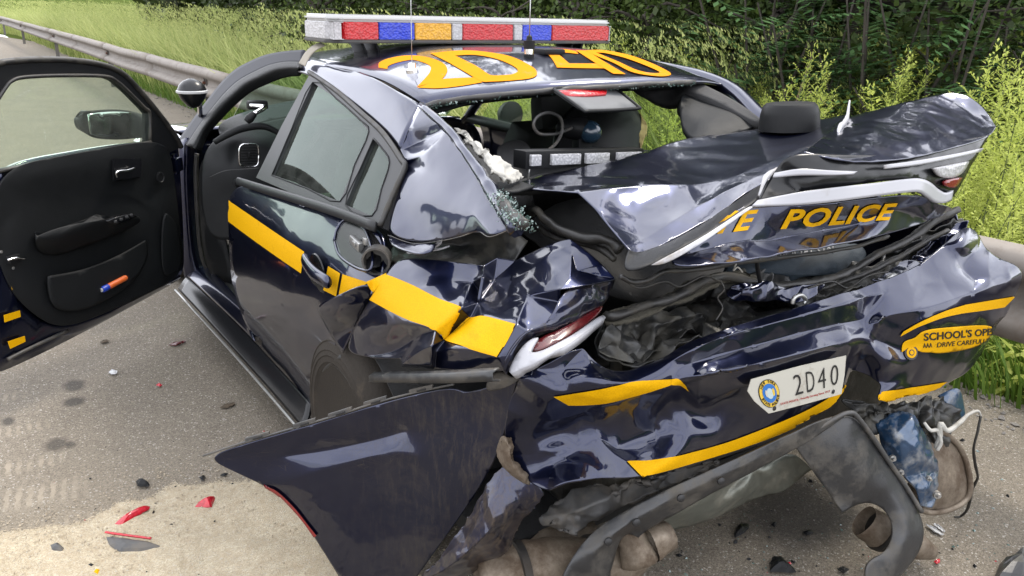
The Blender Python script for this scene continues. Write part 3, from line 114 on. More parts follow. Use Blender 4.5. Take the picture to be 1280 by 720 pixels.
'valance_right': {"v":[[-0.0346,-0.6749,0.5203],[-0.0007,-0.6914,0.551],[0.0508,-0.7125,0.5838],[0.1051,-0.7336,0.6059],[0.1451,-0.7465,0.5783],[0.1943,-0.7639,0.5243],[0.2506,-0.7989,0.4391],[0.3092,-0.8372,0.35],[0.3369,-0.8708,0.2834],[0.3321,-0.9006,0.2345],[0.2994,-0.9136,0.1809],[0.2391,-0.9126,0.1468],[0.1716,-0.9074,0.1111],[0.1063,-0.8865,0.1166],[0.1065,-0.8585,0.1847],[0.1545,-0.8714,0.2008],[0.1899,-0.875,0.2188],[0.2163,-0.8672,0.2498],[0.2279,-0.8485,0.2827],[0.2127,-0.8241,0.3169],[0.1722,-0.8013,0.3368],[0.1298,-0.7871,0.3328],[0.0894,-0.7795,0.3163],[0.0635,-0.7558,0.3619],[0.0126,-0.713,0.4438],[0.0445,-0.7413,0.5196],[0.0968,-0.781,0.4477],[0.157,-0.8087,0.4171],[0.225,-0.8359,0.37],[0.2444,-0.871,0.3169],[0.2347,-0.8997,0.2629],[0.186,-0.9058,0.1998],[0.0866,-0.7563,0.552],[0.1585,-0.7833,0.4806]],"f":[[1,0,24],[1,24,25],[2,1,25],[25,32,2],[20,27,21],[26,21,27],[27,33,26],[23,22,21],[21,26,23],[24,23,26],[25,24,26],[32,25,26],[26,33,32],[4,3,32],[2,32,3],[10,9,30],[9,8,30],[31,11,10],[10,30,31],[30,8,29],[8,7,29],[11,31,12],[15,12,31],[16,15,31],[31,30,16],[30,17,16],[17,30,18],[30,29,18],[19,18,29],[28,19,29],[29,7,28],[6,28,7],[14,13,12],[12,15,14],[19,28,20],[27,20,28],[28,6,27],[33,27,6],[6,5,33],[32,33,5],[4,32,5]],"b":[[0,1],[1,2],[2,3],[3,4],[4,5],[5,6],[6,7],[7,8],[8,9],[9,10],[10,11],[11,12],[12,13],[13,14],[14,15],[15,16],[16,17],[17,18],[18,19],[19,20],[20,21],[21,22],[22,23],[23,24],[24,0]],"c":[]},
'valance_right_edge': [[-0.0425,-0.6802,0.5253],[0.0281,-0.7161,0.5844],[0.0969,-0.738,0.6126],[0.1401,-0.7539,0.5832],[0.2417,-0.8035,0.4443],[0.3001,-0.8416,0.3555],[0.3317,-0.8776,0.2893]],
'bumper_reinforcement': {"v":[[-0.6931,-0.451,0.3584],[-0.7108,-0.4311,0.3777],[-0.683,-0.4331,0.418],[-0.6332,-0.4513,0.455],[-0.5521,-0.4993,0.4712],[-0.4986,-0.5323,0.4788],[-0.3938,-0.5709,0.4944],[-0.3128,-0.6058,0.5113],[-0.2692,-0.6217,0.5131],[-0.3612,-0.5991,0.4794],[-0.4494,-0.573,0.4605],[-0.5382,-0.5512,0.4303],[-0.6255,-0.53,0.4009],[-0.6737,-0.511,0.3684],[-0.6939,-0.4867,0.3635],[-0.6669,-0.5135,0.435],[-0.5872,-0.5416,0.466],[-0.6919,-0.4804,0.4125],[-0.4525,-0.5732,0.4858]],"f":[[12,15,13],[17,13,15],[13,17,14],[0,14,17],[1,0,17],[2,1,17],[17,15,2],[15,3,2],[5,11,10],[11,5,16],[4,16,5],[7,9,8],[9,7,6],[9,6,10],[6,18,10],[5,10,18],[18,6,5],[11,16,12],[15,12,16],[3,15,16],[16,4,3]],"b":[[0,1],[1,2],[2,3],[3,4],[4,5],[5,6],[6,7],[7,8],[8,9],[9,10],[10,11],[11,12],[12,13],[13,14],[14,0]],"c":[]},
'silver_shield': {"v":[[-0.4314,-0.5261,0.2956],[-0.3588,-0.5536,0.3474],[-0.2018,-0.5773,0.3917],[-0.0722,-0.5915,0.4144],[0.0635,-0.6042,0.4505],[0.1414,-0.6311,0.3587],[0.1226,-0.6091,0.3197],[0.0506,-0.5972,0.2928],[0.0235,-0.5821,0.2852],[-0.0479,-0.562,0.2791],[-0.135,-0.5508,0.2567],[-0.1913,-0.5422,0.2475],[-0.2823,-0.5206,0.2438],[-0.3315,-0.5128,0.2441],[-0.1848,-0.5837,0.3423],[-0.1356,-0.557,0.3636],[-0.1481,-0.5951,0.3439],[-0.0412,-0.5912,0.3426],[-0.0718,-0.6275,0.4203],[-0.0032,-0.6032,0.3446],[-0.2768,-0.5669,0.3257],[-0.1208,-0.6084,0.3869]],"f":[[1,12,20],[12,1,13],[0,13,1],[15,14,16],[16,14,10],[11,10,14],[14,15,2],[20,12,11],[11,14,20],[14,2,20],[1,20,2],[3,17,18],[21,9,17],[17,3,21],[19,8,7],[4,6,5],[19,7,6],[17,9,8],[8,19,17],[18,17,19],[19,6,18],[6,4,18],[3,18,4],[16,10,9],[9,21,16],[15,16,21],[21,3,15],[2,15,3]],"b":[[0,1],[1,2],[2,3],[3,4],[4,5],[5,6],[6,7],[7,8],[8,9],[9,10],[10,11],[11,12],[12,13],[13,0]],"c":[[15,14],[18,19]]},
'exhaust_left': [[-0.896,-0.4236,0.2486],[-0.7916,-0.4517,0.2584],[-0.6813,-0.4783,0.2506],[-0.5874,-0.498,0.2328],[-0.4991,-0.5122,0.2191],[-0.4254,-0.5122,0.2159]],
'exhaust_left_upper': [[-0.7194,-0.3075,0.2007],[-0.622,-0.3632,0.2247],[-0.4972,-0.3882,0.2136]],
'exhaust_tip_left': [[-0.5131,-0.5458,0.3613],[-0.4985,-0.5844,0.2919],[-0.4615,-0.5805,0.3001],[-0.3981,-0.5921,0.3135]],
'exhaust_tip_right': [[0.2646,-0.7504,0.2101],[0.2991,-0.7874,0.177],[0.4008,-0.8387,0.1266],[0.4662,-0.8714,0.0925]],
'muffler_plate': {"v":[[0.4936,-0.7325,0.3794],[0.5204,-0.7356,0.4155],[0.5549,-0.7506,0.4353],[0.6124,-0.7753,0.4079],[0.6571,-0.7985,0.3631],[0.6778,-0.8266,0.2985],[0.674,-0.8489,0.2384],[0.6551,-0.8514,0.2019],[0.5956,-0.8435,0.1857],[0.5195,-0.8287,0.1898],[0.4691,-0.8129,0.2074],[0.4596,-0.7795,0.2724],[0.5209,-0.812,0.3551],[0.5484,-0.8384,0.275],[0.473,-0.8099,0.3131]],"f":[[14,10,9],[10,14,11],[0,11,14],[13,8,7],[7,6,13],[6,5,13],[12,13,5],[5,4,12],[3,12,4],[8,13,9],[14,9,13],[13,12,14],[0,14,12],[1,0,12],[2,1,12],[12,3,2]],"b":[[0,1],[1,2],[2,3],[3,4],[4,5],[5,6],[6,7],[7,8],[8,9],[9,10],[10,11],[11,0]],"c":[]},
'muffler_rim': [[0.5112,-0.7401,0.4204],[0.5455,-0.755,0.4401],[0.6029,-0.7796,0.4128],[0.6475,-0.8027,0.3681],[0.6681,-0.8306,0.3037],[0.6643,-0.8529,0.2439],[0.6455,-0.8553,0.2075],[0.5862,-0.8475,0.1915],[0.5102,-0.8328,0.1955],[0.46,-0.8172,0.2131]],
'blue_rail': {"v":[[0.3061,-0.7072,0.5045],[0.3405,-0.7187,0.5324],[0.3816,-0.7297,0.5422],[0.4192,-0.7475,0.5295],[0.4338,-0.7703,0.4983],[0.4639,-0.7898,0.4391],[0.4791,-0.8121,0.41],[0.4848,-0.829,0.3477],[0.461,-0.854,0.2797],[0.4234,-0.8619,0.261],[0.3763,-0.8485,0.2783],[0.3649,-0.8327,0.3285],[0.3328,-0.8061,0.3711],[0.3082,-0.7778,0.3992],[0.295,-0.7534,0.4365],[0.2996,-0.732,0.4648],[0.3525,-0.784,0.5485],[0.2871,-0.7828,0.5065],[0.2888,-0.7566,0.48],[0.3502,-0.814,0.5032],[0.3729,-0.8307,0.4385],[0.3133,-0.8062,0.4312],[0.3253,-0.8146,0.4767],[0.3832,-0.8244,0.3781],[0.3861,-0.8552,0.3394]],"f":[[15,14,18],[0,15,18],[21,22,17],[2,17,16],[12,21,13],[14,13,21],[21,17,14],[18,14,17],[0,18,17],[1,0,17],[17,2,1],[8,7,24],[7,6,20],[5,20,6],[9,8,10],[8,24,10],[11,10,24],[23,11,24],[24,7,23],[7,20,23],[4,19,5],[11,23,12],[21,12,23],[23,20,21],[22,21,20],[22,20,19],[17,22,19],[16,17,19],[19,4,16],[4,3,16],[2,16,3],[20,5,19]],"b":[[0,1],[1,2],[2,3],[3,4],[4,5],[5,6],[6,7],[7,8],[8,9],[9,10],[10,11],[11,12],[12,13],[13,14],[14,15],[15,0]],"c":[[16,17],[17,18],[16,19],[19,20]]},
'blue_rail_outer': {"v":[[0.6338,-0.7078,0.513],[0.688,-0.7308,0.5458],[0.7115,-0.7435,0.5227],[0.7196,-0.763,0.4578],[0.7124,-0.7653,0.4407],[0.662,-0.7613,0.4299],[0.6501,-0.7492,0.4704],[0.6331,-0.7358,0.5057],[0.671,-0.7482,0.5068]],"f":[[3,2,8],[1,8,2],[6,5,4],[4,3,6],[3,8,6],[7,6,8],[8,1,7],[0,7,1]],"b":[[0,1],[1,2],[2,3],[3,4],[4,5],[5,6],[6,7],[7,0]],"c":[]},
'dark_bits': {"v":[[0.231,-0.6511,0.5789],[0.3234,-0.6738,0.5514],[0.4287,-0.6896,0.5307],[0.5613,-0.7138,0.5343],[0.6221,-0.7325,0.5267],[0.6565,-0.7584,0.4586],[0.6623,-0.7764,0.3939],[0.5561,-0.7739,0.3813],[0.4833,-0.7274,0.4363],[0.3945,-0.7005,0.449],[0.2937,-0.6776,0.4941],[0.2253,-0.6612,0.5454],[0.3129,-0.7084,0.5432],[0.4767,-0.7418,0.5139],[0.4826,-0.7813,0.4897],[0.3976,-0.737,0.5198],[0.5869,-0.7699,0.441]],"f":[[10,1,11],[0,11,1],[12,9,15],[15,2,12],[9,12,10],[1,10,12],[12,2,1],[13,8,14],[14,3,13],[16,7,6],[6,5,16],[14,8,7],[7,16,14],[16,5,14],[5,4,14],[3,14,4],[15,9,8],[8,13,15],[2,15,13],[13,3,2]],"b":[[0,1],[1,2],[2,3],[3,4],[4,5],[5,6],[6,7],[7,8],[8,9],[9,10],[10,11],[11,0]],"c":[]},
'white_harness': [[0.4622,-0.8173,0.4314],[0.4591,-0.8224,0.4755],[0.4479,-0.8224,0.5188],[0.4721,-0.8351,0.4966],[0.5346,-0.8352,0.5058],[0.578,-0.8331,0.5199],[0.6334,-0.8338,0.516],[0.6591,-0.8351,0.4931]],
'white_harness_b': [[0.4166,-0.7892,0.5173],[0.4193,-0.8108,0.5002],[0.4464,-0.8181,0.4959],[0.4584,-0.8285,0.4598],[0.4557,-0.8263,0.4298]],
'black_wire': [[0.6591,-0.8351,0.4931],[0.6528,-0.8396,0.4414],[0.654,-0.8387,0.3842],[0.699,-0.8356,0.3111],[0.7472,-0.8324,0.2435],[0.7838,-0.8098,0.1733],[0.8493,-0.7846,0.0637],[0.8672,-0.7616,-0.0053],[0.844,-0.7516,-0.0191]],
'trunk_back': {"v":[[-0.6221,-0.5,0.8534],[-0.5746,-0.46,0.8922],[-0.5086,-0.42,0.9087],[-0.423,-0.4,0.9082],[-0.3093,-0.4,0.9171],[-0.1696,-0.38,0.9338],[-0.0572,-0.38,0.9396],[0.1374,-0.38,0.9189],[0.3091,-0.4,0.8793],[0.4835,-0.42,0.8842],[0.63,-0.46,0.9193],[0.7305,-0.5,0.9698],[0.8254,-0.54,1.0374],[0.8818,-0.55,1.033],[0.8764,-0.58,0.9918],[0.7678,-0.59,0.9496],[0.5834,-0.6,0.9058],[0.377,-0.6,0.8933],[0.0132,-0.6,0.8689],[-0.2907,-0.59,0.8692],[-0.4201,-0.58,0.8561],[-0.5665,-0.57,0.8322],[-0.5332,-0.47,0.8548],[-0.447,-0.4,0.8677],[-0.4341,-0.45,0.8488],[-0.3184,-0.37,0.8556],[-0.3644,-0.48,0.8564],[-0.2336,-0.36,0.8601],[-0.2509,-0.44,0.8543],[-0.0727,-0.33,0.8458],[-0.0899,-0.42,0.87],[-0.0371,-0.44,0.9152],[0.0337,-0.47,0.8928],[0.1632,-0.44,0.8764],[0.1242,-0.35,0.7906],[0.2128,-0.4,0.7904],[0.2585,-0.5,0.8529],[0.4645,-0.44,0.847],[0.4933,-0.5,0.8785],[0.6926,-0.46,0.8631],[0.7499,-0.5,0.9125],[0.8385,-0.52,0.9687],[-0.4776,-0.5,0.8321],[-0.3014,-0.52,0.8463]],"f":[[1,0,22],[22,23,1],[23,2,1],[25,4,3],[22,0,21],[21,42,22],[42,24,22],[23,22,24],[24,25,23],[25,3,23],[2,23,3],[20,43,26],[43,28,26],[27,26,28],[6,30,31],[29,19,30],[30,6,29],[5,29,6],[43,20,19],[28,43,19],[19,29,28],[27,28,29],[29,5,27],[42,21,20],[20,26,42],[24,42,26],[25,24,26],[26,27,25],[4,25,27],[27,5,4],[32,34,35],[35,33,32],[33,7,32],[9,37,38],[8,36,37],[37,9,8],[33,35,18],[18,36,33],[36,8,33],[7,33,8],[39,16,40],[16,39,17],[39,40,10],[13,12,14],[41,15,14],[14,12,41],[11,41,12],[40,16,15],[15,41,40],[41,11,40],[10,40,11],[36,18,17],[37,36,17],[38,37,17],[17,39,38],[39,10,38],[9,38,10],[18,35,19],[35,34,19],[30,19,34],[31,30,34],[34,32,31],[32,7,31],[6,31,7]],"b":[[0,1],[1,2],[2,3],[3,4],[4,5],[5,6],[6,7],[7,8],[8,9],[9,10],[10,11],[11,12],[12,13],[13,14],[14,15],[15,16],[16,17],[17,18],[18,19],[19,20],[20,21],[21,0]],"c":[]},
'gasket_a': [[-0.5156,-0.05,1.095],[-0.5493,-0.12,1.1275],[-0.5598,-0.18,1.1196],[-0.5578,-0.25,1.1005],[-0.5331,-0.32,1.0949],[-0.5041,-0.38,1.0994],[-0.4975,-0.42,1.0836]],
'gasket_b': [[-0.5161,-0.06,1.074],[-0.5427,-0.14,1.0795],[-0.547,-0.22,1.0724],[-0.5264,-0.28,1.0713],[-0.5031,-0.35,1.0707],[-0.4959,-0.4,1.0509]],
'gasket_c': [[-0.5738,-0.47,0.9379],[-0.5579,-0.49,0.9415],[-0.4902,-0.5,0.9551],[-0.3824,-0.5,0.9612],[-0.3275,-0.5,0.9733],[-0.2566,-0.5,0.9878],[-0.1809,-0.5,0.9866],[-0.1056,-0.52,0.9644],[-0.0144,-0.53,0.9383],[0.0768,-0.54,0.9331],[0.2081,-0.55,0.9313],[0.3004,-0.55,0.9411],[0.3752,-0.56,0.9722],[0.475,-0.57,0.9956],[0.5751,-0.58,1.0302],[0.6549,-0.59,1.0684],[0.735,-0.6,1.0869]],
'gasket_d': [[-0.6084,-0.55,1.0695],[-0.5793,-0.56,1.0541],[-0.5388,-0.57,1.0543],[-0.4995,-0.58,1.0705],[-0.4202,-0.58,1.062],[-0.3094,-0.58,1.0572],[-0.1606,-0.58,1.0496],[0.0358,-0.58,1.0363],[0.252,-0.58,1.029],[0.4046,-0.58,1.0397]],
'gasket_e': [[0.0862,-0.54,0.8908],[0.192,-0.54,0.9016],[0.3043,-0.54,0.9078],[0.4238,-0.55,0.927],[0.5456,-0.56,0.9576],[0.6492,-0.57,0.9925],[0.7381,-0.58,1.0147]],
'inner_panel': {"v":[[-0.1904,-0.5,0.9499],[-0.1788,-0.54,0.9823],[-0.0776,-0.55,0.9686],[0.0501,-0.56,0.9364],[0.1953,-0.56,0.9265],[0.0686,-0.58,0.8922],[-0.0055,-0.57,0.8977],[-0.1149,-0.56,0.9326],[-0.2003,-0.54,0.9281],[-0.1802,-0.57,0.9694],[-0.0792,-0.58,0.9552]],"f":[[7,9,8],[9,1,8],[0,8,1],[3,5,4],[5,3,6],[10,6,3],[2,10,3],[6,10,7],[10,2,7],[9,7,2],[1,9,2]],"b":[[0,1],[1,2],[2,3],[3,4],[4,5],[5,6],[6,7],[7,8],[8,0]],"c":[]},
'trunk_bag': {"v":[[0.0273,-0.3,0.9591],[0.2279,-0.3,0.9509],[0.4703,-0.3,0.9334],[0.6838,-0.32,0.9263],[0.681,-0.36,0.8857],[0.6059,-0.4,0.8598],[0.3738,-0.44,0.8804],[0.2016,-0.42,0.9023],[0.0397,-0.4,0.9348],[-0.0194,-0.36,0.9451],[0.1526,-0.42,0.9602],[0.347,-0.42,0.9391],[0.5053,-0.4,0.9106]],"f":[[0,9,8],[7,10,8],[10,1,8],[0,8,1],[5,4,12],[3,12,4],[5,12,6],[11,6,12],[2,11,12],[12,3,2],[6,11,7],[11,2,7],[10,7,2],[1,10,2]],"b":[[0,1],[1,2],[2,3],[3,4],[4,5],[5,6],[6,7],[7,8],[8,9],[9,0]],"c":[]},
'bag_text': [[0.3578,-0.44,0.9763],[0.1021,-0.44,0.9973],[0.3638,-0.44,0.9523]],
'trunk_liner': {"v":[[-0.5129,0.0,1.0432],[-0.2198,0.2,1.0687],[0.1801,0.25,1.033],[0.3937,0.2,0.8683],[0.5185,0.15,0.8327],[0.9386,0.1,0.789],[1.3567,0.05,0.7812],[1.2068,-0.1,0.7008],[0.3802,0.0,0.6763],[-0.1422,-0.1,0.7588],[-0.3956,-0.2,0.899],[-0.4675,-0.1,0.9781],[-0.0048,0.15,0.8737],[0.4993,0.12,0.7477]],"f":[[0,11,1],[12,10,9],[10,12,11],[1,11,12],[12,2,1],[7,6,5],[7,5,8],[13,8,5],[5,4,13],[3,13,4],[8,13,9],[13,3,9],[12,9,3],[2,12,3]],"b":[[0,1],[1,2],[2,3],[3,4],[4,5],[5,6],[6,7],[7,8],[8,9],[9,10],[10,11],[11,0]],"c":[]},
'shiny_bit': {"v":[[0.4139,-0.585,0.9156],[0.4558,-0.59,0.9281],[0.4994,-0.6,0.8985],[0.4504,-0.605,0.8952],[0.4055,-0.6,0.9062],[0.4226,-0.61,0.9189]],"f":[[0,4,5],[5,4,3],[3,2,5],[2,1,5],[0,5,1]],"b":[[0,1],[1,2],[2,3],[3,4],[4,0]],"c":[]},
'fd_trim': {"v":[[-1.7525,1.6946,1.0322],[-1.5598,1.8563,1.0314],[-1.3637,2.0208,1.029],[-1.136,2.2184,1.025],[-1.033,2.3113,0.994],[-0.9977,2.3541,0.9345],[-0.9947,2.3566,0.7818],[-0.9939,2.3572,0.5334],[-0.9934,2.3577,0.349],[-1.0694,2.2808,0.301],[-1.2775,2.0931,0.3021],[-1.4739,1.9284,0.3015],[-1.5735,1.8447,0.3118],[-1.641,1.7946,0.339],[-1.6963,1.7548,0.4027],[-1.7548,1.7122,0.5],[-1.7868,1.6919,0.615],[-1.7954,1.6847,0.7634],[-1.6863,1.7371,0.9761],[-1.5694,1.8352,0.9772],[-1.3742,1.999,0.9707],[-1.1687,2.1714,0.9636],[-1.0699,2.2673,0.9028],[-1.672,1.7621,0.9004],[-1.5799,1.8459,0.8975],[-1.427,1.9808,0.8704],[-1.282,2.1024,0.8186],[-1.1742,2.1864,0.7455],[-1.1421,2.2068,0.6832],[-1.1513,2.199,0.551],[-1.1927,2.1643,0.4652],[-1.7044,1.7219,0.7745],[-1.7373,1.7073,0.6523],[-1.6799,1.7425,0.4631],[-1.5975,1.8116,0.3827],[-1.5891,1.8513,0.8307],[-1.4285,1.9925,0.8012],[-1.2503,2.1421,0.7512],[-1.0791,2.2465,0.6914],[-1.1176,2.2142,0.3994],[-1.4654,1.9224,0.3476],[-1.2685,2.0941,0.3766],[-1.5728,1.8845,0.5074],[-1.4022,2.0277,0.4761],[-1.2628,2.1447,0.5007],[-1.4839,1.9591,0.4149],[-1.3126,2.0767,0.6025],[-1.6251,1.8014,0.6096]],"f":[[15,32,16],[17,16,32],[47,35,31],[23,31,35],[14,33,15],[32,15,33],[33,47,32],[47,31,32],[17,32,31],[31,23,17],[0,17,23],[18,0,23],[34,13,12],[12,11,34],[11,40,34],[40,45,34],[42,34,45],[36,25,24],[19,24,25],[13,34,14],[33,14,34],[34,42,33],[47,33,42],[35,47,36],[36,24,35],[23,35,24],[18,23,24],[24,19,18],[19,1,18],[0,18,1],[10,41,43],[41,44,43],[46,43,44],[26,37,27],[27,21,26],[20,26,21],[2,20,21],[21,3,2],[29,30,39],[28,29,38],[9,8,39],[8,7,39],[29,39,7],[38,29,7],[7,6,38],[6,5,22],[5,4,22],[41,10,9],[9,39,41],[39,30,41],[44,41,30],[30,29,44],[46,44,29],[29,28,46],[37,46,28],[27,37,28],[28,38,27],[38,6,27],[6,22,27],[21,27,22],[22,4,21],[3,21,4],[40,11,10],[10,43,40],[45,40,43],[42,45,43],[47,42,43],[36,47,43],[43,46,36],[46,37,36],[37,26,36],[25,36,26],[26,20,25],[19,25,20],[1,19,20],[20,2,1]],"b":[[0,1],[1,2],[2,3],[3,4],[4,5],[5,6],[6,7],[7,8],[8,9],[9,10],[10,11],[11,12],[12,13],[13,14],[14,15],[15,16],[16,17],[17,0]],"c":[[23,24],[24,25],[25,26],[26,27],[27,28],[28,29],[29,30]]},
'fd_armrest': {"v":[[-1.661,1.7061,0.7435],[-1.6386,1.7118,0.762],[-1.5154,1.8022,0.7689],[-1.3738,1.921,0.7391],[-1.2657,2.0116,0.743],[-1.2083,2.0859,0.694],[-1.2114,2.1095,0.6623],[-1.3365,2.0175,0.6427],[-1.4756,1.9138,0.6357],[-1.5914,1.8298,0.6246],[-1.6562,1.7623,0.6722],[-1.5223,1.7768,0.7383],[-1.3551,1.9171,0.7162],[-1.601,1.7172,0.7295],[-1.279,1.9875,0.7203]],"f":[[13,9,11],[11,2,13],[9,13,10],[0,10,13],[1,0,13],[13,2,1],[3,8,7],[7,12,3],[6,5,14],[4,14,5],[6,14,7],[12,7,14],[3,12,14],[14,4,3],[11,9,8],[8,3,11],[2,11,3]],"b":[[0,1],[1,2],[2,3],[3,4],[4,5],[5,6],[6,7],[7,8],[8,9],[9,10],[10,0]],"c":[]},
'fd_switches': {"v":[[-1.3782,1.8846,0.7442],[-1.2712,1.9744,0.748],[-1.2351,2.0113,0.7211],[-1.3469,1.9174,0.7044]],"f":[[2,1,3],[0,3,1]],"b":[[0,1],[1,2],[2,3],[3,0]],"c":[]},
'fd_pocket': {"v":[[-1.6339,1.768,0.5686],[-1.5097,1.8657,0.5387],[-1.329,2.0173,0.5439],[-1.1923,2.1385,0.5713],[-1.1815,2.1476,0.4961],[-1.2632,2.0725,0.394],[-1.4672,1.9013,0.3548],[-1.5982,1.7979,0.3874],[-1.6457,1.758,0.4519],[-1.4891,1.8764,0.4521],[-1.3426,1.9993,0.4555]],"f":[[7,9,8],[9,1,8],[0,8,1],[10,6,5],[2,10,5],[5,4,2],[4,3,2],[9,7,6],[6,10,9],[1,9,10],[10,2,1]],"b":[[0,1],[1,2],[2,3],[3,4],[4,5],[5,6],[6,7],[7,8],[8,0]],"c":[]},
'fd_skin': {"v":[[-1.787,1.8092,1.0188],[-1.5489,2.009,1.0166],[-1.1013,2.3846,1.0074],[-0.9408,2.4671,0.9619],[-0.9372,2.4701,0.8798],[-0.9778,2.436,0.294],[-1.0101,2.4089,0.2714],[-1.6276,1.8907,0.2205],[-1.8649,1.6916,0.2194],[-1.9192,1.6591,0.2246],[-1.8569,1.7375,0.6621],[-1.4709,2.1136,0.6146]],"f":[[10,9,8],[8,7,10],[6,5,11],[5,4,11],[2,11,4],[3,2,4],[6,11,7],[10,7,11],[0,10,11],[1,0,11],[11,2,1]],"b":[[0,1],[1,2],[2,3],[3,4],[4,5],[5,6],[6,7],[7,8],[8,9],[9,10],[10,0]],"c":[]},
'fd_shut': {"v":[[-1.7522,1.7209,1.0277],[-1.7216,1.7466,1.0178],[-1.7491,1.7236,0.7799],[-1.7605,1.7139,0.6045],[-1.7459,1.7262,0.4803],[-1.6947,1.7692,0.3869],[-1.6358,1.8186,0.3187],[-1.4731,1.9551,0.2808],[-1.0203,2.3481,0.2994],[-1.014,2.3926,0.2679],[-1.6299,1.8627,0.2238],[-1.8593,1.6703,0.2267],[-1.8919,1.6429,0.2316],[-1.8408,1.6857,0.6738]],"f":[[3,2,13],[0,13,2],[2,1,0],[7,10,9],[9,8,7],[6,5,10],[10,7,6],[10,5,11],[5,4,11],[12,11,4],[13,12,4],[3,13,4]],"b":[[0,1],[1,2],[2,3],[3,4],[4,5],[5,6],[6,7],[7,8],[8,9],[9,10],[10,11],[11,12],[12,13],[13,0]],"c":[]},
'fd_frame_outer': [[-1.7492,1.7626,1.3847],[-1.6668,1.8318,1.4109],[-1.4951,1.9758,1.4098],[-1.3365,2.1089,1.3874],[-1.2175,2.2087,1.342],[-1.1337,2.2791,1.2494],[-1.0466,2.3522,1.1275],[-0.9734,2.4136,1.0114],[-0.9489,2.4341,0.9511],[-1.051,2.3485,0.9314],[-1.7967,1.7227,0.9733]],
'fd_glass': [[-1.7687,1.7463,1.0156],[-1.7157,1.7907,1.2742],[-1.6824,1.8187,1.315],[-1.6567,1.8402,1.3393],[-1.6076,1.8814,1.3501],[-1.4585,2.0065,1.3441],[-1.2928,2.1456,1.3273],[-1.2418,2.1883,1.3024],[-1.1923,2.2299,1.2519],[-1.1242,2.287,1.1716],[-1.1,2.3074,1.1387],[-1.1175,2.2927,1.0097],[-1.4599,2.0054,1.014]],
'fd_lever': [[-1.296,2.0319,0.8985],[-1.2935,2.0275,0.9241],[-1.2414,2.0712,0.9195],[-1.2088,2.1051,0.922]],
'fd_cup': [[-1.2998,2.0483,0.9781],[-1.1608,2.165,0.9528],[-1.1766,2.1517,0.8667],[-1.3101,2.0397,0.8804]],
'fd_tweeter': [[-1.0837,2.2297,0.8446],[-1.0585,2.2508,0.8386]],
'fd_speaker': {"v":[[-1.0899,2.231,0.6879],[-1.0546,2.2606,0.6535],[-1.0155,2.3,0.5911],[-1.0136,2.3015,0.4231],[-1.0208,2.2954,0.3661],[-1.0798,2.2459,0.3426],[-1.142,2.1873,0.3611],[-1.0701,2.2345,0.4903]],"f":[[0,6,7],[7,1,0],[7,6,5],[5,4,7],[4,3,7],[3,2,7],[1,7,2]],"b":[[0,1],[1,2],[2,3],[3,4],[4,5],[5,6],[6,0]],"c":[]},
'fd_mirror': {"v":[[-1.3784,2.2826,1.1323],[-1.3641,2.2946,1.1554],[-1.3355,2.3056,1.1637],[-1.2321,2.3793,1.1588],[-1.1443,2.4399,1.1411],[-1.0946,2.4294,1.121],[-1.0966,2.3754,1.0929],[-1.1058,2.3677,1.0254],[-1.1573,2.416,1.0065],[-1.2506,2.3768,1.0139],[-1.3414,2.3136,1.0357],[-1.3701,2.2896,1.0662],[-1.2458,2.3417,1.0932]],"f":[[0,11,2],[1,0,2],[3,12,4],[7,6,8],[4,12,8],[8,6,4],[6,5,4],[8,12,9],[10,9,12],[11,10,12],[2,11,12],[12,3,2]],"b":[[0,1],[1,2],[2,3],[3,4],[4,5],[5,6],[6,7],[7,8],[8,9],[9,10],[10,11],[11,0]],"c":[]},
'fd_mirror_glass': {"v":[[-1.3491,2.2615,1.1513],[-1.2942,2.3011,1.1552],[-1.1999,2.3737,1.1469],[-1.1463,2.4121,1.1328],[-1.1495,2.4094,1.08],[-1.166,2.3956,1.0214],[-1.237,2.3426,1.0253],[-1.3108,2.2871,1.0411],[-1.3478,2.2626,1.0612],[-1.3533,2.258,1.0982]],"f":[[8,7,9],[7,1,9],[0,9,1],[5,4,6],[2,6,4],[4,3,2],[1,7,6],[6,2,1]],"b":[[0,1],[1,2],[2,3],[3,4],[4,5],[5,6],[6,7],[7,8],[8,9],[9,0]],"c":[]},
'fd_tab0': [[-1.7641,1.7057,0.8241],[-1.7459,1.721,0.8184],[-1.7476,1.7195,0.7387],[-1.779,1.6932,0.7495]],
'fd_tab1': [[-1.7698,1.701,0.636],[-1.7459,1.721,0.6267],[-1.7385,1.7272,0.5467],[-1.7664,1.7038,0.5518]],
'fd_tab2': [[-1.8088,1.6682,0.4636],[-1.7527,1.7153,0.4578],[-1.7541,1.7141,0.4309],[-1.8108,1.6665,0.4342]],
'fd_tab3': [[-1.8126,1.665,0.3534],[-1.7527,1.7153,0.3469],[-1.7536,1.7145,0.3228],[-1.8093,1.6678,0.3207]],
'fd_latch': [[-1.7816,1.6884,0.6836],[-1.7222,1.7382,0.6681]],
'fd_strip': [[-1.824,1.6737,0.2765],[-1.7347,1.7486,0.2814],[-1.5901,1.87,0.284]],
'bottle': [[-1.4499,1.9485,0.4161],[-1.4053,1.9859,0.42],[-1.316,2.0609,0.4297]],
'fd_hinge': [[-0.9731,2.4138,0.8713],[-1.0222,2.3726,0.491]],
'ap_outer': [[-0.9076,2.6271,0.9537],[-0.8357,2.576,1.0641],[-0.7693,2.511,1.1661],[-0.7037,2.4345,1.2667],[-0.6642,2.3413,1.3275],[-0.6369,2.2183,1.3695],[-0.6055,2.0177,1.4176],[-0.5817,1.712,1.4542],[-0.5713,1.4538,1.4701]],
'vent': [[-0.7607,1.95,0.9868],[-0.7564,1.95,1.0387],[-0.7163,1.95,0.9837]],
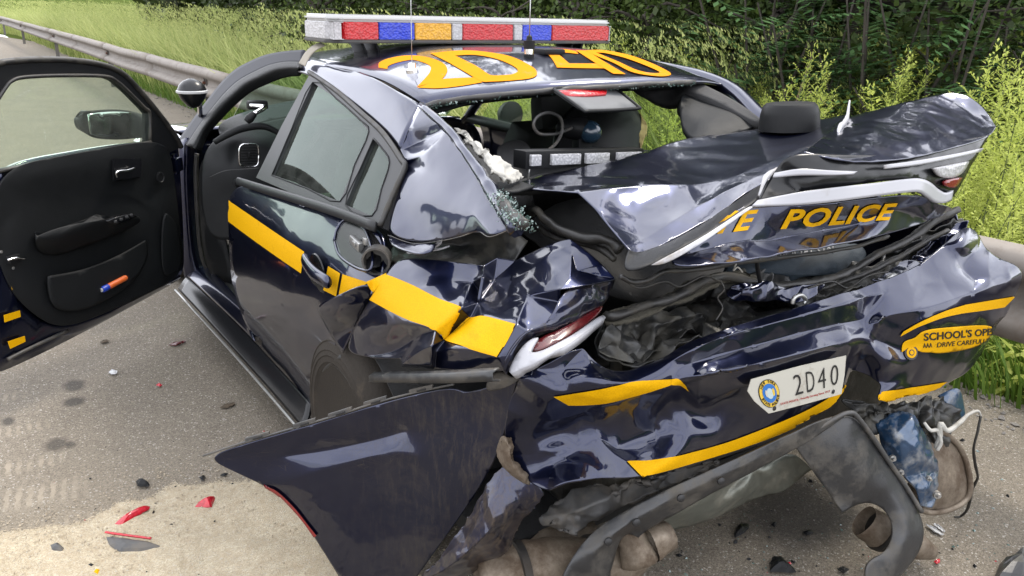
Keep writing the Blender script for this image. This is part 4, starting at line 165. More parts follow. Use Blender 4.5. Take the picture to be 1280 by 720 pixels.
'dash': {"v":[[-0.9595,1.9,0.9543],[-0.9205,1.95,1.0163],[-0.8425,2.0,1.0666],[-0.7354,2.05,1.0839],[-0.5644,2.1,1.1072],[-0.3629,2.15,1.1236],[-0.3592,2.0,1.0699],[-0.5412,1.85,0.9486],[-0.6815,1.8,0.818],[-0.7731,1.8,0.5987],[-0.8877,1.85,0.6017],[-0.9584,1.9,0.5988],[-0.9792,1.9,0.7535],[-0.8534,1.9,1.0373],[-0.7715,1.93,1.0571],[-0.7263,1.85,0.9995],[-0.8596,1.85,0.9181],[-0.917,1.88,0.7884],[-0.6331,1.9,1.0417],[-0.7744,1.94,0.9893]],"f":[[11,17,12],[0,12,17],[16,19,13],[17,11,10],[0,17,16],[1,0,16],[16,13,1],[13,2,1],[5,7,6],[7,5,18],[4,18,5],[15,8,7],[7,18,15],[14,15,18],[3,14,18],[18,4,3],[17,10,9],[9,8,17],[16,17,8],[8,15,16],[19,16,15],[15,14,19],[13,19,14],[2,13,14],[14,3,2]],"b":[[0,1],[1,2],[2,3],[3,4],[4,5],[5,6],[6,7],[7,8],[8,9],[9,10],[10,11],[11,12],[12,0]],"c":[]},
'dash_top': {"v":[[-0.8425,2.0,1.0666],[-0.7354,2.05,1.0839],[-0.5644,2.1,1.1072],[-0.3629,2.15,1.1236],[-0.1528,2.3,1.1313],[-0.1504,2.6,1.1617],[-0.4033,2.6,1.127],[-0.6283,2.5,1.0962],[-0.7838,2.3,1.0707]],"f":[[8,0,1],[1,7,8],[5,3,4],[6,2,3],[3,5,6],[7,1,2],[2,6,7]],"b":[[0,1],[1,2],[2,3],[3,4],[4,5],[5,6],[6,7],[7,8],[8,0]],"c":[]},
'stalk': [[-0.7863,1.75,1.1524],[-0.7486,1.75,1.1854],[-0.6952,1.78,1.2078],[-0.7526,1.8,1.215]],
'seat_shoulder': {"v":[[-0.3191,0.45,1.1824],[-0.2647,0.5,1.199],[-0.1813,0.55,1.2037],[-0.1289,0.55,1.2004],[-0.166,0.45,1.1857],[-0.2563,0.3,1.1608],[-0.3252,0.2,1.1313],[-0.4104,0.2,1.1136],[-0.3763,0.3,1.1441],[-0.2769,0.38,1.1765]],"f":[[5,4,9],[3,9,4],[8,7,6],[6,5,8],[5,9,8],[0,8,9],[1,0,9],[2,1,9],[9,3,2]],"b":[[0,1],[1,2],[2,3],[3,4],[4,5],[5,6],[6,7],[7,8],[8,0]],"c":[]},
'partition': {"v":[[0.1911,0.75,1.0684],[0.1832,0.8,1.1435],[0.2577,0.85,1.2151],[0.3562,0.9,1.2651],[0.4817,0.95,1.2895],[0.6901,0.95,1.2896],[0.7487,0.9,1.2212],[0.7421,0.85,1.1737],[0.6837,0.8,1.1124],[0.6322,0.75,1.0349],[0.5447,0.7,0.9977],[0.1966,0.7,1.027],[0.4182,0.78,1.1821]],"f":[[12,10,9],[9,8,12],[8,7,12],[7,6,12],[5,12,6],[10,12,11],[0,11,12],[1,0,12],[2,1,12],[3,2,12],[4,3,12],[12,5,4]],"b":[[0,1],[1,2],[2,3],[3,4],[4,5],[5,6],[6,7],[7,8],[8,9],[9,10],[10,11],[11,0]],"c":[]},
'foam_edge': {"v":[[0.7395,0.89,1.2227],[0.7361,0.85,1.1847],[0.744,0.83,1.1654],[0.6955,0.8,1.1364],[0.6595,0.77,1.0829],[0.6453,0.78,1.0788],[0.6698,0.82,1.1459],[0.7227,0.85,1.1747]],"f":[[6,5,4],[7,3,2],[2,1,7],[6,4,3],[3,7,6],[7,1,0]],"b":[[0,1],[1,2],[2,3],[3,4],[4,5],[5,6],[6,7],[7,0]],"c":[]},
'brake_lamp_frame': {"v":[[-0.2085,0.27,1.4031],[-0.1712,0.29,1.4054],[0.0835,0.35,1.3987],[0.0961,0.33,1.3946],[0.0973,0.21,1.3467],[0.0729,0.19,1.3392],[-0.1944,0.11,1.3514],[-0.2169,0.11,1.3573],[-0.0662,0.23,1.3717]],"f":[[1,0,7],[3,5,4],[5,3,8],[2,8,3],[5,8,6],[7,6,8],[1,7,8],[8,2,1]],"b":[[0,1],[1,2],[2,3],[3,4],[4,5],[5,6],[6,7],[7,0]],"c":[]},
'brake_lens': {"v":[[-0.2068,0.255,1.4018],[0.0655,0.32,1.399],[0.0022,0.26,1.3848],[-0.2217,0.2,1.3874]],"f":[[2,1,3],[0,3,1]],"b":[[0,1],[1,2],[2,3],[3,0]],"c":[]},
'led_bar': [[-0.4781,0.02,1.2356],[0.0832,0.16,1.1843],[-0.4789,0.02,1.2564]],
'ball_camera': [[0.0159,0.35,1.2443],[0.056,0.35,1.242]],
'cable_loop': [[-0.2455,0.25,1.2075],[-0.1823,0.28,1.2304],[-0.1461,0.3,1.268],[-0.1584,0.3,1.3082],[-0.2053,0.3,1.326],[-0.2499,0.3,1.3151],[-0.2647,0.3,1.2874],[-0.2411,0.3,1.2602],[-0.1886,0.3,1.2545],[-0.1404,0.32,1.2544],[-0.059,0.36,1.261]],
'right_pillar_trim': {"v":[[0.3427,0.25,1.3245],[0.4464,0.35,1.354],[0.5376,0.4,1.3644],[0.5963,0.38,1.3584],[0.5695,0.25,1.3359],[0.5345,0.1,1.3045],[0.5352,0.05,1.2821],[0.4288,0.02,1.2639],[0.2295,0.05,1.2419],[0.2543,0.12,1.2471],[0.2994,0.2,1.2759],[0.3629,0.15,1.3066],[0.4093,0.08,1.2987]],"f":[[1,0,2],[3,11,4],[6,5,7],[12,7,5],[4,11,12],[12,5,4],[7,12,8],[12,11,8],[9,8,11],[10,9,11],[0,10,11],[2,0,11],[11,3,2]],"b":[[0,1],[1,2],[2,3],[3,4],[4,5],[5,6],[6,7],[7,8],[8,9],[9,10],[10,0]],"c":[]},
'right_pillar': {"v":[[0.3311,0.5,1.3675],[0.531,0.45,1.4027],[0.5786,0.42,1.404],[0.5971,0.3,1.3686],[0.5654,0.15,1.3347],[0.5021,0.0,1.2982],[0.4866,0.02,1.2856],[0.5145,0.2,1.3373],[0.4853,0.35,1.3763],[0.4683,0.38,1.3505],[0.4797,0.45,1.2977],[0.421,0.55,1.3298]],"f":[[1,9,8],[9,1,10],[11,10,1],[0,11,1],[4,6,5],[6,4,7],[3,7,4],[7,3,8],[3,2,8],[1,8,2]],"b":[[0,1],[1,2],[2,3],[3,4],[4,5],[5,6],[6,7],[7,8],[8,9],[9,10],[10,11],[11,0]],"c":[]},
'insulation': {"v":[[-0.6701,0.1,1.318],[-0.6735,0.05,1.316],[-0.6828,-0.05,1.2941],[-0.6765,-0.1,1.2803],[-0.6339,-0.1,1.2666],[-0.6138,-0.12,1.2513],[-0.5732,-0.1,1.2143],[-0.6453,-0.15,1.217],[-0.7078,-0.17,1.2387],[-0.7009,-0.1,1.2717],[-0.6776,0.0,1.2929],[-0.6906,-0.15,1.2584],[-0.6888,-0.06,1.2855]],"f":[[1,0,10],[9,12,10],[12,2,10],[1,10,2],[6,5,7],[11,8,7],[7,5,11],[5,4,11],[3,11,4],[8,11,9],[11,3,9],[12,9,3],[2,12,3]],"b":[[0,1],[1,2],[2,3],[3,4],[4,5],[5,6],[6,7],[7,8],[8,9],[9,10],[10,0]],"c":[]},
'backlight_edge_l': [[-0.6602,0.3251,1.3643],[-0.688,0.1137,1.3217],[-0.712,-0.0163,1.2848],[-0.7371,-0.1402,1.2462],[-0.7699,-0.2688,1.2112],[-0.8134,-0.422,1.1751]],
'glass_crumbs': [[-0.773,-0.291,1.2218],[-0.7871,-0.3377,1.2078],[-0.7995,-0.3839,1.1964],[-0.8266,-0.4718,1.201]],
'rear_pillar_inner': {"v":[[-0.6125,0.3236,1.3148],[-0.6113,0.1795,1.2859],[-0.6106,0.0677,1.2562],[-0.6022,-0.0853,1.2077],[-0.5512,-0.1187,1.1939],[-0.6474,-0.1912,1.1998],[-0.7064,-0.1691,1.2013],[-0.6908,-0.0438,1.2406],[-0.6566,0.1466,1.2931]],"f":[[7,1,8],[0,8,1],[3,5,4],[5,3,6],[6,3,7],[3,2,7],[1,7,2]],"b":[[0,1],[1,2],[2,3],[3,4],[4,5],[5,6],[6,7],[7,8],[8,0]],"c":[]},
'parcel_shelf': {"v":[[-0.6508,0.0,1.1811],[-0.4779,0.1,1.1559],[-0.149,0.3,1.1387],[0.4001,0.5,1.0924],[0.8469,0.5,1.1607],[0.5405,0.2,1.1747],[0.0331,0.1,1.1441],[-0.3593,0.02,1.1597],[-0.5574,-0.02,1.1578]],"f":[[7,1,8],[0,8,1],[4,3,5],[5,3,6],[2,6,3],[6,2,7],[1,7,2]],"b":[[0,1],[1,2],[2,3],[3,4],[4,5],[5,6],[6,7],[7,8],[8,0]],"c":[]},
'roof_rear': [[-0.6111,0.4253,1.3549],[-0.5298,0.3967,1.372],[-0.386,0.3416,1.3902],[-0.165,0.2982,1.4048],[0.109,0.2959,1.4111],[0.3109,0.3099,1.4133],[0.4798,0.3326,1.4105]],
'num2': [[[-0.5519,0.8629,1.4359],[-0.5109,0.9407,1.4496],[-0.4538,0.9652,1.4632],[-0.3899,0.9377,1.4735],[-0.3695,0.8276,1.4719],[-0.3781,0.7063,1.4606],[-0.4027,0.6284,1.4449],[-0.4374,0.577,1.431],[-0.4758,0.5398,1.4171]],[[-0.5452,0.8046,1.4351],[-0.5211,0.8451,1.443],[-0.4795,0.8597,1.4532],[-0.4301,0.8455,1.4625],[-0.4272,0.7658,1.4595],[-0.4313,0.6996,1.4505],[-0.4606,0.6448,1.4366],[-0.5033,0.5979,1.4202],[-0.5637,0.5444,1.3966]]],
'num2b': [[[-0.4725,0.5458,1.4191],[-0.4359,0.5265,1.4225],[-0.3994,0.5069,1.4251],[-0.3699,0.4915,1.4267]],[[-0.5653,0.5369,1.3946],[-0.5185,0.4829,1.396],[-0.4552,0.4515,1.4038],[-0.3781,0.4381,1.4148]]],
'numD': [[[-0.3227,0.9034,1.4817],[-0.1966,0.8766,1.4927],[-0.1456,0.7571,1.4906],[-0.1101,0.6633,1.4789],[-0.1245,0.5216,1.4556],[-0.1559,0.4438,1.4385],[-0.2055,0.4037,1.4272],[-0.2798,0.4051,1.4209],[-0.3506,0.4281,1.4168],[-0.376,0.4495,1.4174],[-0.3741,0.5606,1.4394],[-0.3609,0.7033,1.4627],[-0.3227,0.9034,1.4817]],[[-0.2896,0.7731,1.4798],[-0.2339,0.7446,1.4834],[-0.1975,0.6954,1.4789],[-0.1828,0.6239,1.4692],[-0.1887,0.5339,1.4545],[-0.2081,0.485,1.4433],[-0.2482,0.4628,1.4355],[-0.2879,0.4693,1.4329],[-0.3114,0.4812,1.4325],[-0.3171,0.5019,1.436],[-0.3029,0.6075,1.4559],[-0.2979,0.7023,1.4707],[-0.2896,0.7731,1.4798]]],
'num4a': [[[0.135,0.8318,1.4996],[0.0426,0.6407,1.4792],[-0.0393,0.4854,1.4513]],[[0.1794,0.817,1.4989],[0.0926,0.6375,1.479],[0.0494,0.5334,1.4623]]],
'num4b': [[[-0.041,0.4906,1.4523],[0.033,0.4743,1.4503],[0.1544,0.4605,1.4481]],[[0.0296,0.5353,1.4625],[0.0893,0.5293,1.4617],[0.1743,0.5253,1.4611]]],
'num4c': [[[0.1794,0.817,1.4989],[0.222,0.8033,1.4983],[0.2355,0.739,1.4943]],[[0.1243,0.7086,1.4898],[0.1656,0.7075,1.4896],[0.207,0.6819,1.4858]]],
'num4d': [[[0.2455,0.752,1.496],[0.1727,0.5514,1.4662],[0.1371,0.3897,1.4339]],[[0.2951,0.7407,1.4942],[0.2248,0.5505,1.4661],[0.1885,0.3812,1.4322]]],
'num0': [[[0.288,0.7459,1.495],[0.4006,0.765,1.4935],[0.4658,0.6845,1.4793],[0.4549,0.5414,1.4581],[0.4262,0.4048,1.4325],[0.3685,0.3522,1.4245],[0.2973,0.351,1.4257],[0.2375,0.4034,1.4366],[0.2512,0.527,1.4613],[0.2666,0.6592,1.4822],[0.288,0.7459,1.495]],[[0.313,0.7072,1.4889],[0.3566,0.6918,1.4856],[0.3826,0.6076,1.4722],[0.3841,0.4992,1.4533],[0.3773,0.4126,1.4362],[0.3493,0.3875,1.4321],[0.3061,0.3947,1.4344],[0.2822,0.4373,1.4432],[0.2897,0.536,1.4628],[0.3046,0.6481,1.4801],[0.313,0.7072,1.4889]]],
'bar': [[-0.6806,1.2,1.5836],[-0.6877,1.2,1.5176],[0.8322,1.28,1.5971],[0.8379,1.28,1.5271],[-0.622,1.2,1.509]],
'bar_x': [[-0.6358,1.2,1.5468],[-0.3986,1.2,1.5488],[-0.2402,1.2,1.5501],[-0.0694,1.2,1.5516],[-0.0233,1.2,1.552],[0.2387,1.2,1.5542],[0.2809,1.2,1.5545],[0.4463,1.2,1.5559],[0.6626,1.2,1.5578],[0.7588,1.2,1.5586]],
'antenna_a': [[-0.4998,0.704,1.433],[-0.347,1.0,1.6273]],
'antenna_b': [[-0.0335,0.6727,1.4788],[0.2114,1.0,1.7163]],
'spot': [[-0.8703,2.35,1.2317],[-0.8062,2.35,1.2298],[-0.9122,2.3,1.2223]],
'deb_red_long': [[-1.6139,0.7041,0.006],[-1.6023,0.7175,0.006],[-1.5051,0.7644,0.006],[-1.4945,0.7525,0.006],[-1.5004,0.7343,0.006],[-1.5999,0.6854,0.006]],
'deb_red_small': [[-1.367,0.6691,0.006],[-1.3266,0.6831,0.006],[-1.2913,0.6841,0.006],[-1.3234,0.6315,0.006]],
'deb_grey': [[-1.6462,0.6445,0.006],[-1.6217,0.6197,0.006],[-1.5299,0.5345,0.006],[-1.4924,0.4832,0.006],[-1.5482,0.499,0.006],[-1.6223,0.5401,0.006],[-1.6437,0.581,0.006]],
'deb_clip': [[-1.5083,0.9393,0.006],[-1.4871,0.9386,0.006],[-1.4689,0.8913,0.006],[-1.4767,0.8782,0.006],[-1.51,0.8985,0.006]],
'deb_plastic': [[-1.8026,0.6883,0.006],[-1.7799,0.6931,0.006],[-1.7623,0.6448,0.006],[-1.7686,0.6257,0.006],[-1.8007,0.6593,0.006]],
'deb_black_small': [[-1.7185,0.5234,0.006],[-1.7047,0.528,0.006],[-1.6956,0.5136,0.006],[-1.7022,0.4959,0.006],[-1.7139,0.5075,0.006]],
'deb_yellow': [[-1.7073,0.4734,0.006],[-1.6962,0.4922,0.006],[-1.6846,0.4807,0.006],[-1.6948,0.4529,0.006]],
'deb_strip': [[-1.1468,2.1705,0.006],[-1.1164,2.1885,0.006],[-1.0612,2.1927,0.006],[-1.066,2.1712,0.006],[-1.1218,2.1441,0.006]],
'deb_twig': [[-1.1046,1.3634,0.006],[-1.0736,1.3793,0.006],[-1.0383,1.3844,0.006],[-1.0415,1.3602,0.006],[-1.0805,1.3406,0.006]],
'deb_chip': [[-1.4493,1.9758,0.006],[-1.4328,1.9965,0.006],[-1.4122,1.9742,0.006],[-1.4209,1.9389,0.006],[-1.4409,1.9406,0.006]],
'deb_red_bit': [[-1.2916,1.726,0.006],[-1.2731,1.7341,0.006],[-1.2673,1.7116,0.006],[-1.2797,1.7001,0.006]],
'deb_twig_b': [[-1.4316,2.3837,0.006],[-1.3929,2.3974,0.006],[-1.3893,2.3711,0.006],[-1.4278,2.3576,0.006]],
'deb_black_a': [[0.1072,-0.4085,0.006],[0.1649,-0.3818,0.006],[0.1966,-0.396,0.006],[0.1718,-0.4175,0.006],[0.1258,-0.4301,0.006],[0.0895,-0.4278,0.006]],
'deb_black_b': [[0.0531,-0.6026,0.006],[0.1141,-0.5586,0.006],[0.1297,-0.5775,0.006],[0.1304,-0.6415,0.006],[0.1124,-0.6525,0.006],[0.0779,-0.6224,0.006]],
'deb_black_c': [[0.2473,-0.7049,0.006],[0.2771,-0.7098,0.006],[0.2787,-0.7287,0.006],[0.2445,-0.7298,0.006]],
'deb_black_d': [[0.3134,-0.525,0.006],[0.3503,-0.5322,0.006],[0.3385,-0.5506,0.006],[0.3042,-0.5448,0.006]],
'deb_black_e': [[0.253,-0.4412,0.006],[0.2796,-0.4363,0.006],[0.2792,-0.4467,0.006],[0.2501,-0.4603,0.006]],
'deb_white_a': [[0.7178,-0.721,0.006],[0.7219,-0.7499,0.006],[0.7172,-0.7834,0.006],[0.7062,-0.7868,0.006],[0.704,-0.7546,0.006]],
'deb_white_b': [[0.7487,-0.7346,0.006],[0.7395,-0.7764,0.006],[0.7283,-0.7799,0.006],[0.7373,-0.7383,0.006]],
'deb_red_c': [[0.5458,-0.8483,0.006],[0.5771,-0.849,0.006],[0.5597,-0.8615,0.006],[0.5409,-0.8591,0.006]],
'deb_corner': [[0.5824,-1.0125,0.006],[0.6852,-0.9755,0.006],[0.7615,-0.9675,0.006],[0.8434,-0.9705,0.006],[0.9465,-0.985,0.006],[0.7533,-1.1185,0.006]],
'sand_edge': [[-2.0579,0.9056,0.004],[-1.9287,0.8654,0.004],[-1.7957,0.824,0.004],[-1.6922,0.8019,0.004],[-1.6041,0.8229,0.004],[-1.4726,0.8441,0.004],[-1.3959,0.893,0.004],[-1.3182,0.8093,0.004],[-1.2129,0.7817,0.004],[-1.1331,0.758,0.004],[-1.0656,0.6922,0.004],[-0.9312,0.4909,0.004],[-0.7813,0.2869,0.004],[-0.9094,-0.1847,0.004],[-1.2884,-0.4029,0.004],[-1.8052,-0.0773,0.004],[-2.166,0.453,0.004]],
'stains': [[-1.598,1.922,0.055,0.085],[-1.617,1.751,0.055,0.06],[-1.721,1.388,0.05,0.07],[-1.674,1.36,0.025,0.04],[-1.866,1.692,0.03,0.05],[0.415,-0.438,0.35,0.22]],
'strokes': [[-1.881,1.94,-0.107,0.118,0.055,9.0],[-1.885,1.595,-0.012,0.172,0.06,9.0],[-1.868,1.284,-0.098,0.19,0.07,9.0],[-1.85,1.047,-0.133,0.21,0.09,9.0],[-1.805,0.77,-0.152,0.215,0.1,9.0],[-1.886,2.294,-0.247,0.11,0.05,9.0]],
'rocker': [[[-1.0225,2.4608,0.2],[-0.9984,1.926,0.19],[-0.9787,1.4583,0.18],[-0.9636,1.0654,0.17],[-0.953,0.7454,0.16]],[[-0.994,2.4634,0.235],[-0.969,1.9406,0.225],[-0.9518,1.4815,0.215],[-0.9431,1.0711,0.205],[-0.9351,0.7381,0.195]],[[-0.9596,2.5014,0.25],[-0.9367,1.999,0.25],[-0.9172,1.5813,0.245],[-0.9114,1.1507,0.24],[-0.911,0.7634,0.24]]],
'sill': [[[-0.9626,2.4857,0.255],[-0.9432,2.0938,0.255],[-0.9291,1.7424,0.255],[-0.9195,1.4262,0.255]],[[-0.9204,2.5492,0.285],[-0.9057,2.1704,0.285],[-0.8992,1.8424,0.285],[-0.9053,1.5373,0.285]],[[-0.862,2.6488,0.3],[-0.8521,2.3134,0.3],[-0.8563,1.967,0.3],[-0.8665,1.6908,0.3]]],
'hinge_pillar': [[[-0.9248,2.52,0.9697],[-0.9477,2.52,0.7893],[-0.966,2.52,0.5783],[-0.9768,2.52,0.36],[-0.9705,2.52,0.2237]],[[-0.8907,2.47,0.9908],[-0.9147,2.47,0.7952],[-0.9283,2.47,0.5849],[-0.9334,2.47,0.3758],[-0.9171,2.47,0.2522]],[[-0.8517,2.5,0.9597],[-0.8691,2.5,0.786],[-0.8783,2.5,0.5725],[-0.8733,2.5,0.3728],[-0.8449,2.5,0.232]]],
'seal_a': [[-0.84,2.753,0.2308],[-0.84,2.683,0.5279],[-0.84,2.5983,0.8092],[-0.8717,2.3226,0.9781],[-0.8095,2.3194,1.0736],[-0.7503,2.2477,1.1646],[-0.6974,2.136,1.2457],[-0.6544,1.9457,1.3118],[-0.6264,1.7377,1.3549],[-0.6085,1.441,1.3823]],
'seal_b': [[-0.82,2.7038,0.2413],[-0.82,2.6781,0.5267],[-0.82,2.6064,0.7846],[-0.8664,2.2582,0.9556],[-0.8106,2.2657,1.0412],[-0.7496,2.2026,1.1349],[-0.6968,2.0937,1.216],[-0.652,1.9244,1.2848],[-0.6219,1.7346,1.331],[-0.6019,1.5009,1.3618]],
'arch_lip': [[-0.85,0.8588,0.0769],[-0.913,0.6809,0.2609],[-0.9355,0.5881,0.3768],[-0.9451,0.5041,0.4743],[-0.9501,0.4175,0.5475],[-0.9548,0.3041,0.6174]],
'arch_lip_b': [[-0.83,0.8424,0.079],[-0.8775,0.722,0.233],[-0.9012,0.6198,0.3546],[-0.9136,0.5224,0.4534],[-0.9186,0.4303,0.5266],[-0.9232,0.3069,0.5929]],
'strap': [[-0.6206,1.3598,1.3945],[-0.5967,1.3645,1.4312],[-0.5774,1.3315,1.4607],[-0.5472,1.321,1.4765]],
'strap_w': [[-0.6162,1.4448,1.4013],[-0.5914,1.4412,1.4392],[-0.5719,1.4069,1.4693],[-0.5411,1.3872,1.4858]],
'tear_edge_c': [[-0.8588,0.1568,1.0287],[-0.8382,0.0475,1.0296],[-0.8199,-0.057,1.0576],[-0.8137,-0.1725,1.0979],[-0.8118,-0.2542,1.1316],[-0.8271,-0.3334,1.1387],[-0.7991,-0.3845,1.1664]],
'kick_panel': {"v":[[-0.8705,2.4,0.8859],[-0.8175,2.35,0.9101],[-0.7954,2.3,0.7325],[-0.8103,2.25,0.493],[-0.7915,2.2,0.3096],[-0.7741,2.2,0.1295],[-0.8422,2.3,0.2223],[-0.8973,2.35,0.3277],[-0.8876,2.4,0.5528],[-0.8502,2.3,0.5711]],"f":[[5,4,6],[6,4,7],[4,3,7],[8,7,3],[9,8,3],[3,2,9],[8,9,2],[0,8,2],[1,0,2]],"b":[[0,1],[1,2],[2,3],[3,4],[4,5],[5,6],[6,7],[7,8],[8,0]],"c":[]},
'floor_carpet': {"v":[[-0.8638,2.413,0.26],[-0.5441,2.9712,0.28],[-0.3761,2.8802,0.28],[-0.7136,1.8276,0.26],[-0.8832,1.6197,0.26]],"f":[[4,3,0],[1,0,3],[3,2,1]],"b":[[0,1],[1,2],[2,3],[3,4],[4,0]],"c":[]},
'ap_o': [[-0.9076,2.6271,0.9537],[-0.8357,2.576,1.0641],[-0.7693,2.511,1.1661],[-0.7037,2.4345,1.2667],[-0.6642,2.3413,1.3275],[-0.6369,2.2183,1.3695],[-0.6055,2.0177,1.4176],[-0.5863,1.785,1.4471],[-0.5747,1.559,1.465]],
'ap_m': [[-0.9048,2.4218,0.958],[-0.8445,2.3916,1.0506],[-0.7802,2.3309,1.1493],[-0.7264,2.257,1.2319],[-0.6872,2.1583,1.2922],[-0.6567,2.0169,1.3389],[-0.6292,1.857,1.3813],[-0.6132,1.6812,1.4058],[-0.6063,1.5078,1.4163]],
'ap_n': [[-0.9008,2.269,0.9642],[-0.8452,2.2768,1.0495],[-0.7843,2.2122,1.143],[-0.7357,2.129,1.2176],[-0.6947,2.0302,1.2806],[-0.6668,1.8902,1.3235],[-0.6424,1.7527,1.3609],[-0.6298,1.6163,1.3803],[-0.6236,1.4736,1.3899]],
'ap_i': [[-0.8686,2.2821,0.9521],[-0.8184,2.3006,1.0292],[-0.7609,2.2236,1.1176],[-0.7137,2.1353,1.19],[-0.671,2.0164,1.2556],[-0.6422,1.8695,1.2998],[-0.6228,1.7538,1.3296],[-0.611,1.647,1.3477],[-0.604,1.5442,1.3586]],
'seal_lo': [[-0.8516,2.45,0.2474],[-0.8851,2.45,0.3741],[-0.8847,2.45,0.5842],[-0.8718,2.45,0.795],[-0.8564,2.45,0.9098]],
'trunk_carpet': {"v":[[-0.5782,-0.46,0.9375],[-0.5328,-0.46,0.948],[-0.4627,-0.47,0.9511],[-0.353,-0.47,0.9599],[-0.2688,-0.47,0.981],[-0.1641,-0.47,0.9912],[-0.0256,-0.48,0.963],[-0.0398,-0.5,0.9477],[-0.1831,-0.49,0.9728],[-0.2675,-0.5,0.9609],[-0.3522,-0.5,0.945],[-0.461,-0.5,0.9306],[-0.5525,-0.5,0.9271],[-0.5808,-0.48,0.9216],[-0.2844,-0.46,0.9539],[-0.4702,-0.48,0.9364],[-0.1458,-0.47,0.9746]],"f":[[12,1,13],[0,13,1],[2,15,11],[11,3,2],[11,15,12],[1,12,15],[15,2,1],[14,10,9],[9,4,14],[6,16,7],[7,16,8],[5,8,16],[16,6,5],[4,9,8],[8,5,4],[3,11,10],[10,14,3],[14,4,3]],"b":[[0,1],[1,2],[2,3],[3,4],[4,5],[5,6],[6,7],[7,8],[8,9],[9,10],[10,11],[11,12],[12,13],[13,0]],"c":[]},
'torn_panel_a': {"v":[[-0.6412,-0.53,0.8795],[-0.6022,-0.5,0.9182],[-0.525,-0.47,0.9093],[-0.4077,-0.46,0.9072],[-0.2982,-0.45,0.9104],[-0.2064,-0.46,0.8712],[-0.2868,-0.52,0.8479],[-0.4035,-0.55,0.85],[-0.5583,-0.56,0.8389],[-0.5884,-0.53,0.8991],[-0.464,-0.45,0.8728],[-0.4799,-0.5,0.8545],[-0.4296,-0.5,0.8921],[-0.3423,-0.46,0.8333],[-0.3461,-0.5,0.8977],[-0.2529,-0.45,0.8394],[-0.4788,-0.53,0.8393]],"f":[[1,0,9],[9,2,1],[16,11,8],[9,0,8],[8,11,9],[11,10,9],[2,9,10],[15,6,5],[15,5,14],[4,14,5],[6,15,7],[13,7,15],[15,14,13],[12,13,14],[3,12,14],[14,4,3],[16,8,7],[7,13,16],[13,12,16],[11,16,12],[10,11,12],[12,3,10],[2,10,3]],"b":[[0,1],[1,2],[2,3],[3,4],[4,5],[5,6],[6,7],[7,8],[8,0]],"c":[]},
'torn_panel_b': {"v":[[0.3979,-0.56,0.8932],[0.5256,-0.53,0.9004],[0.6499,-0.53,0.9241],[0.7527,-0.54,0.9767],[0.8171,-0.56,1.0268],[0.8504,-0.58,1.0327],[0.8219,-0.59,0.9958],[0.7283,-0.585,0.9539],[0.5966,-0.59,0.9166],[0.4657,-0.595,0.8974],[0.5424,-0.57,0.9168],[0.7462,-0.525,0.9359],[0.762,-0.57,0.9987]],"f":[[1,0,9],[2,10,8],[8,10,9],[1,9,10],[10,2,1],[3,11,7],[4,12,6],[6,5,4],[6,12,7],[3,7,12],[12,4,3],[7,11,8],[2,8,11],[11,3,2]],"b":[[0,1],[1,2],[2,3],[3,4],[4,5],[5,6],[6,7],[7,8],[8,9],[9,0]],"c":[]},
'wire_a': [[-0.5679,-0.52,1.0445],[-0.5335,-0.54,1.0247],[-0.4765,-0.56,1.0372],[-0.4103,-0.55,1.0109],[-0.3403,-0.56,1.0294],[-0.2678,-0.55,0.9999]],
'wire_b': [[-0.2685,-0.55,1.0043],[-0.2609,-0.56,0.9801],[-0.2815,-0.56,0.9621],[-0.2706,-0.57,0.9351],[-0.3011,-0.58,0.9115]],
'wire_c': [[-0.2751,-0.6,1.0616],[-0.293,-0.61,1.0506],[-0.2798,-0.61,1.0568],[-0.2475,-0.6,1.0365]],
'wire_d': [[0.073,-0.57,0.9308],[0.18,-0.57,0.932],[0.2476,-0.58,0.9042],[0.3382,-0.58,0.9263],[0.4227,-0.59,0.9282]],
'strut': [[-0.1744,-0.58,1.058],[-0.1532,-0.57,1.0241],[-0.1236,-0.56,0.9791]],
'hook': [[-0.0298,-0.6,0.9117],[-0.0235,-0.6,0.9289],[0.0028,-0.6,0.9312],[0.0267,-0.6,0.9154],[0.0228,-0.6,0.9022]],
'brow': [[-0.8948,1.9,1.0471],[-0.8369,1.88,1.0823],[-0.7661,1.87,1.1083],[-0.6807,1.85,1.1135],[-0.6082,1.83,1.0756]],
'dseam': [[-0.9445,1.84,0.9017],[-0.8892,1.8,0.9328],[-0.8212,1.79,0.9361],[-0.7398,1.76,0.9417]],
'dknob': [[-0.8305,1.8,0.8768]]}
# ------------------------------------------------------------ materials
MATS = {}
def newmat(name):
    m = bpy.data.materials.new(name); m.use_nodes = True; MATS[name] = m
    n = m.node_tree.nodes; return m, n, m.node_tree.links, n['Principled BSDF']
def tex(n, l, kind, scale, detail=4, rough=.6, coord='Object', dist=0):
    t = n.new('ShaderNodeTexCoord'); x = n.new('ShaderNodeTex'+kind)
    x.inputs['Scale'].default_value = scale
    if kind == 'Noise':
        x.inputs['Detail'].default_value = detail; x.inputs['Roughness'].default_value = rough; x.inputs['Distortion'].default_value = dist
    l.new(t.outputs[coord], x.inputs['Vector']); return x
def ramp(n, l, src, p0, p1, c0=(0, 0, 0, 1), c1=(1, 1, 1, 1)):
    r = n.new('ShaderNodeValToRGB'); r.color_ramp.elements[0].position = p0; r.color_ramp.elements[1].position = p1
    r.color_ramp.elements[0].color = c0; r.color_ramp.elements[1].color = c1; l.new(src, r.inputs['Fac']); return r.outputs['Color']
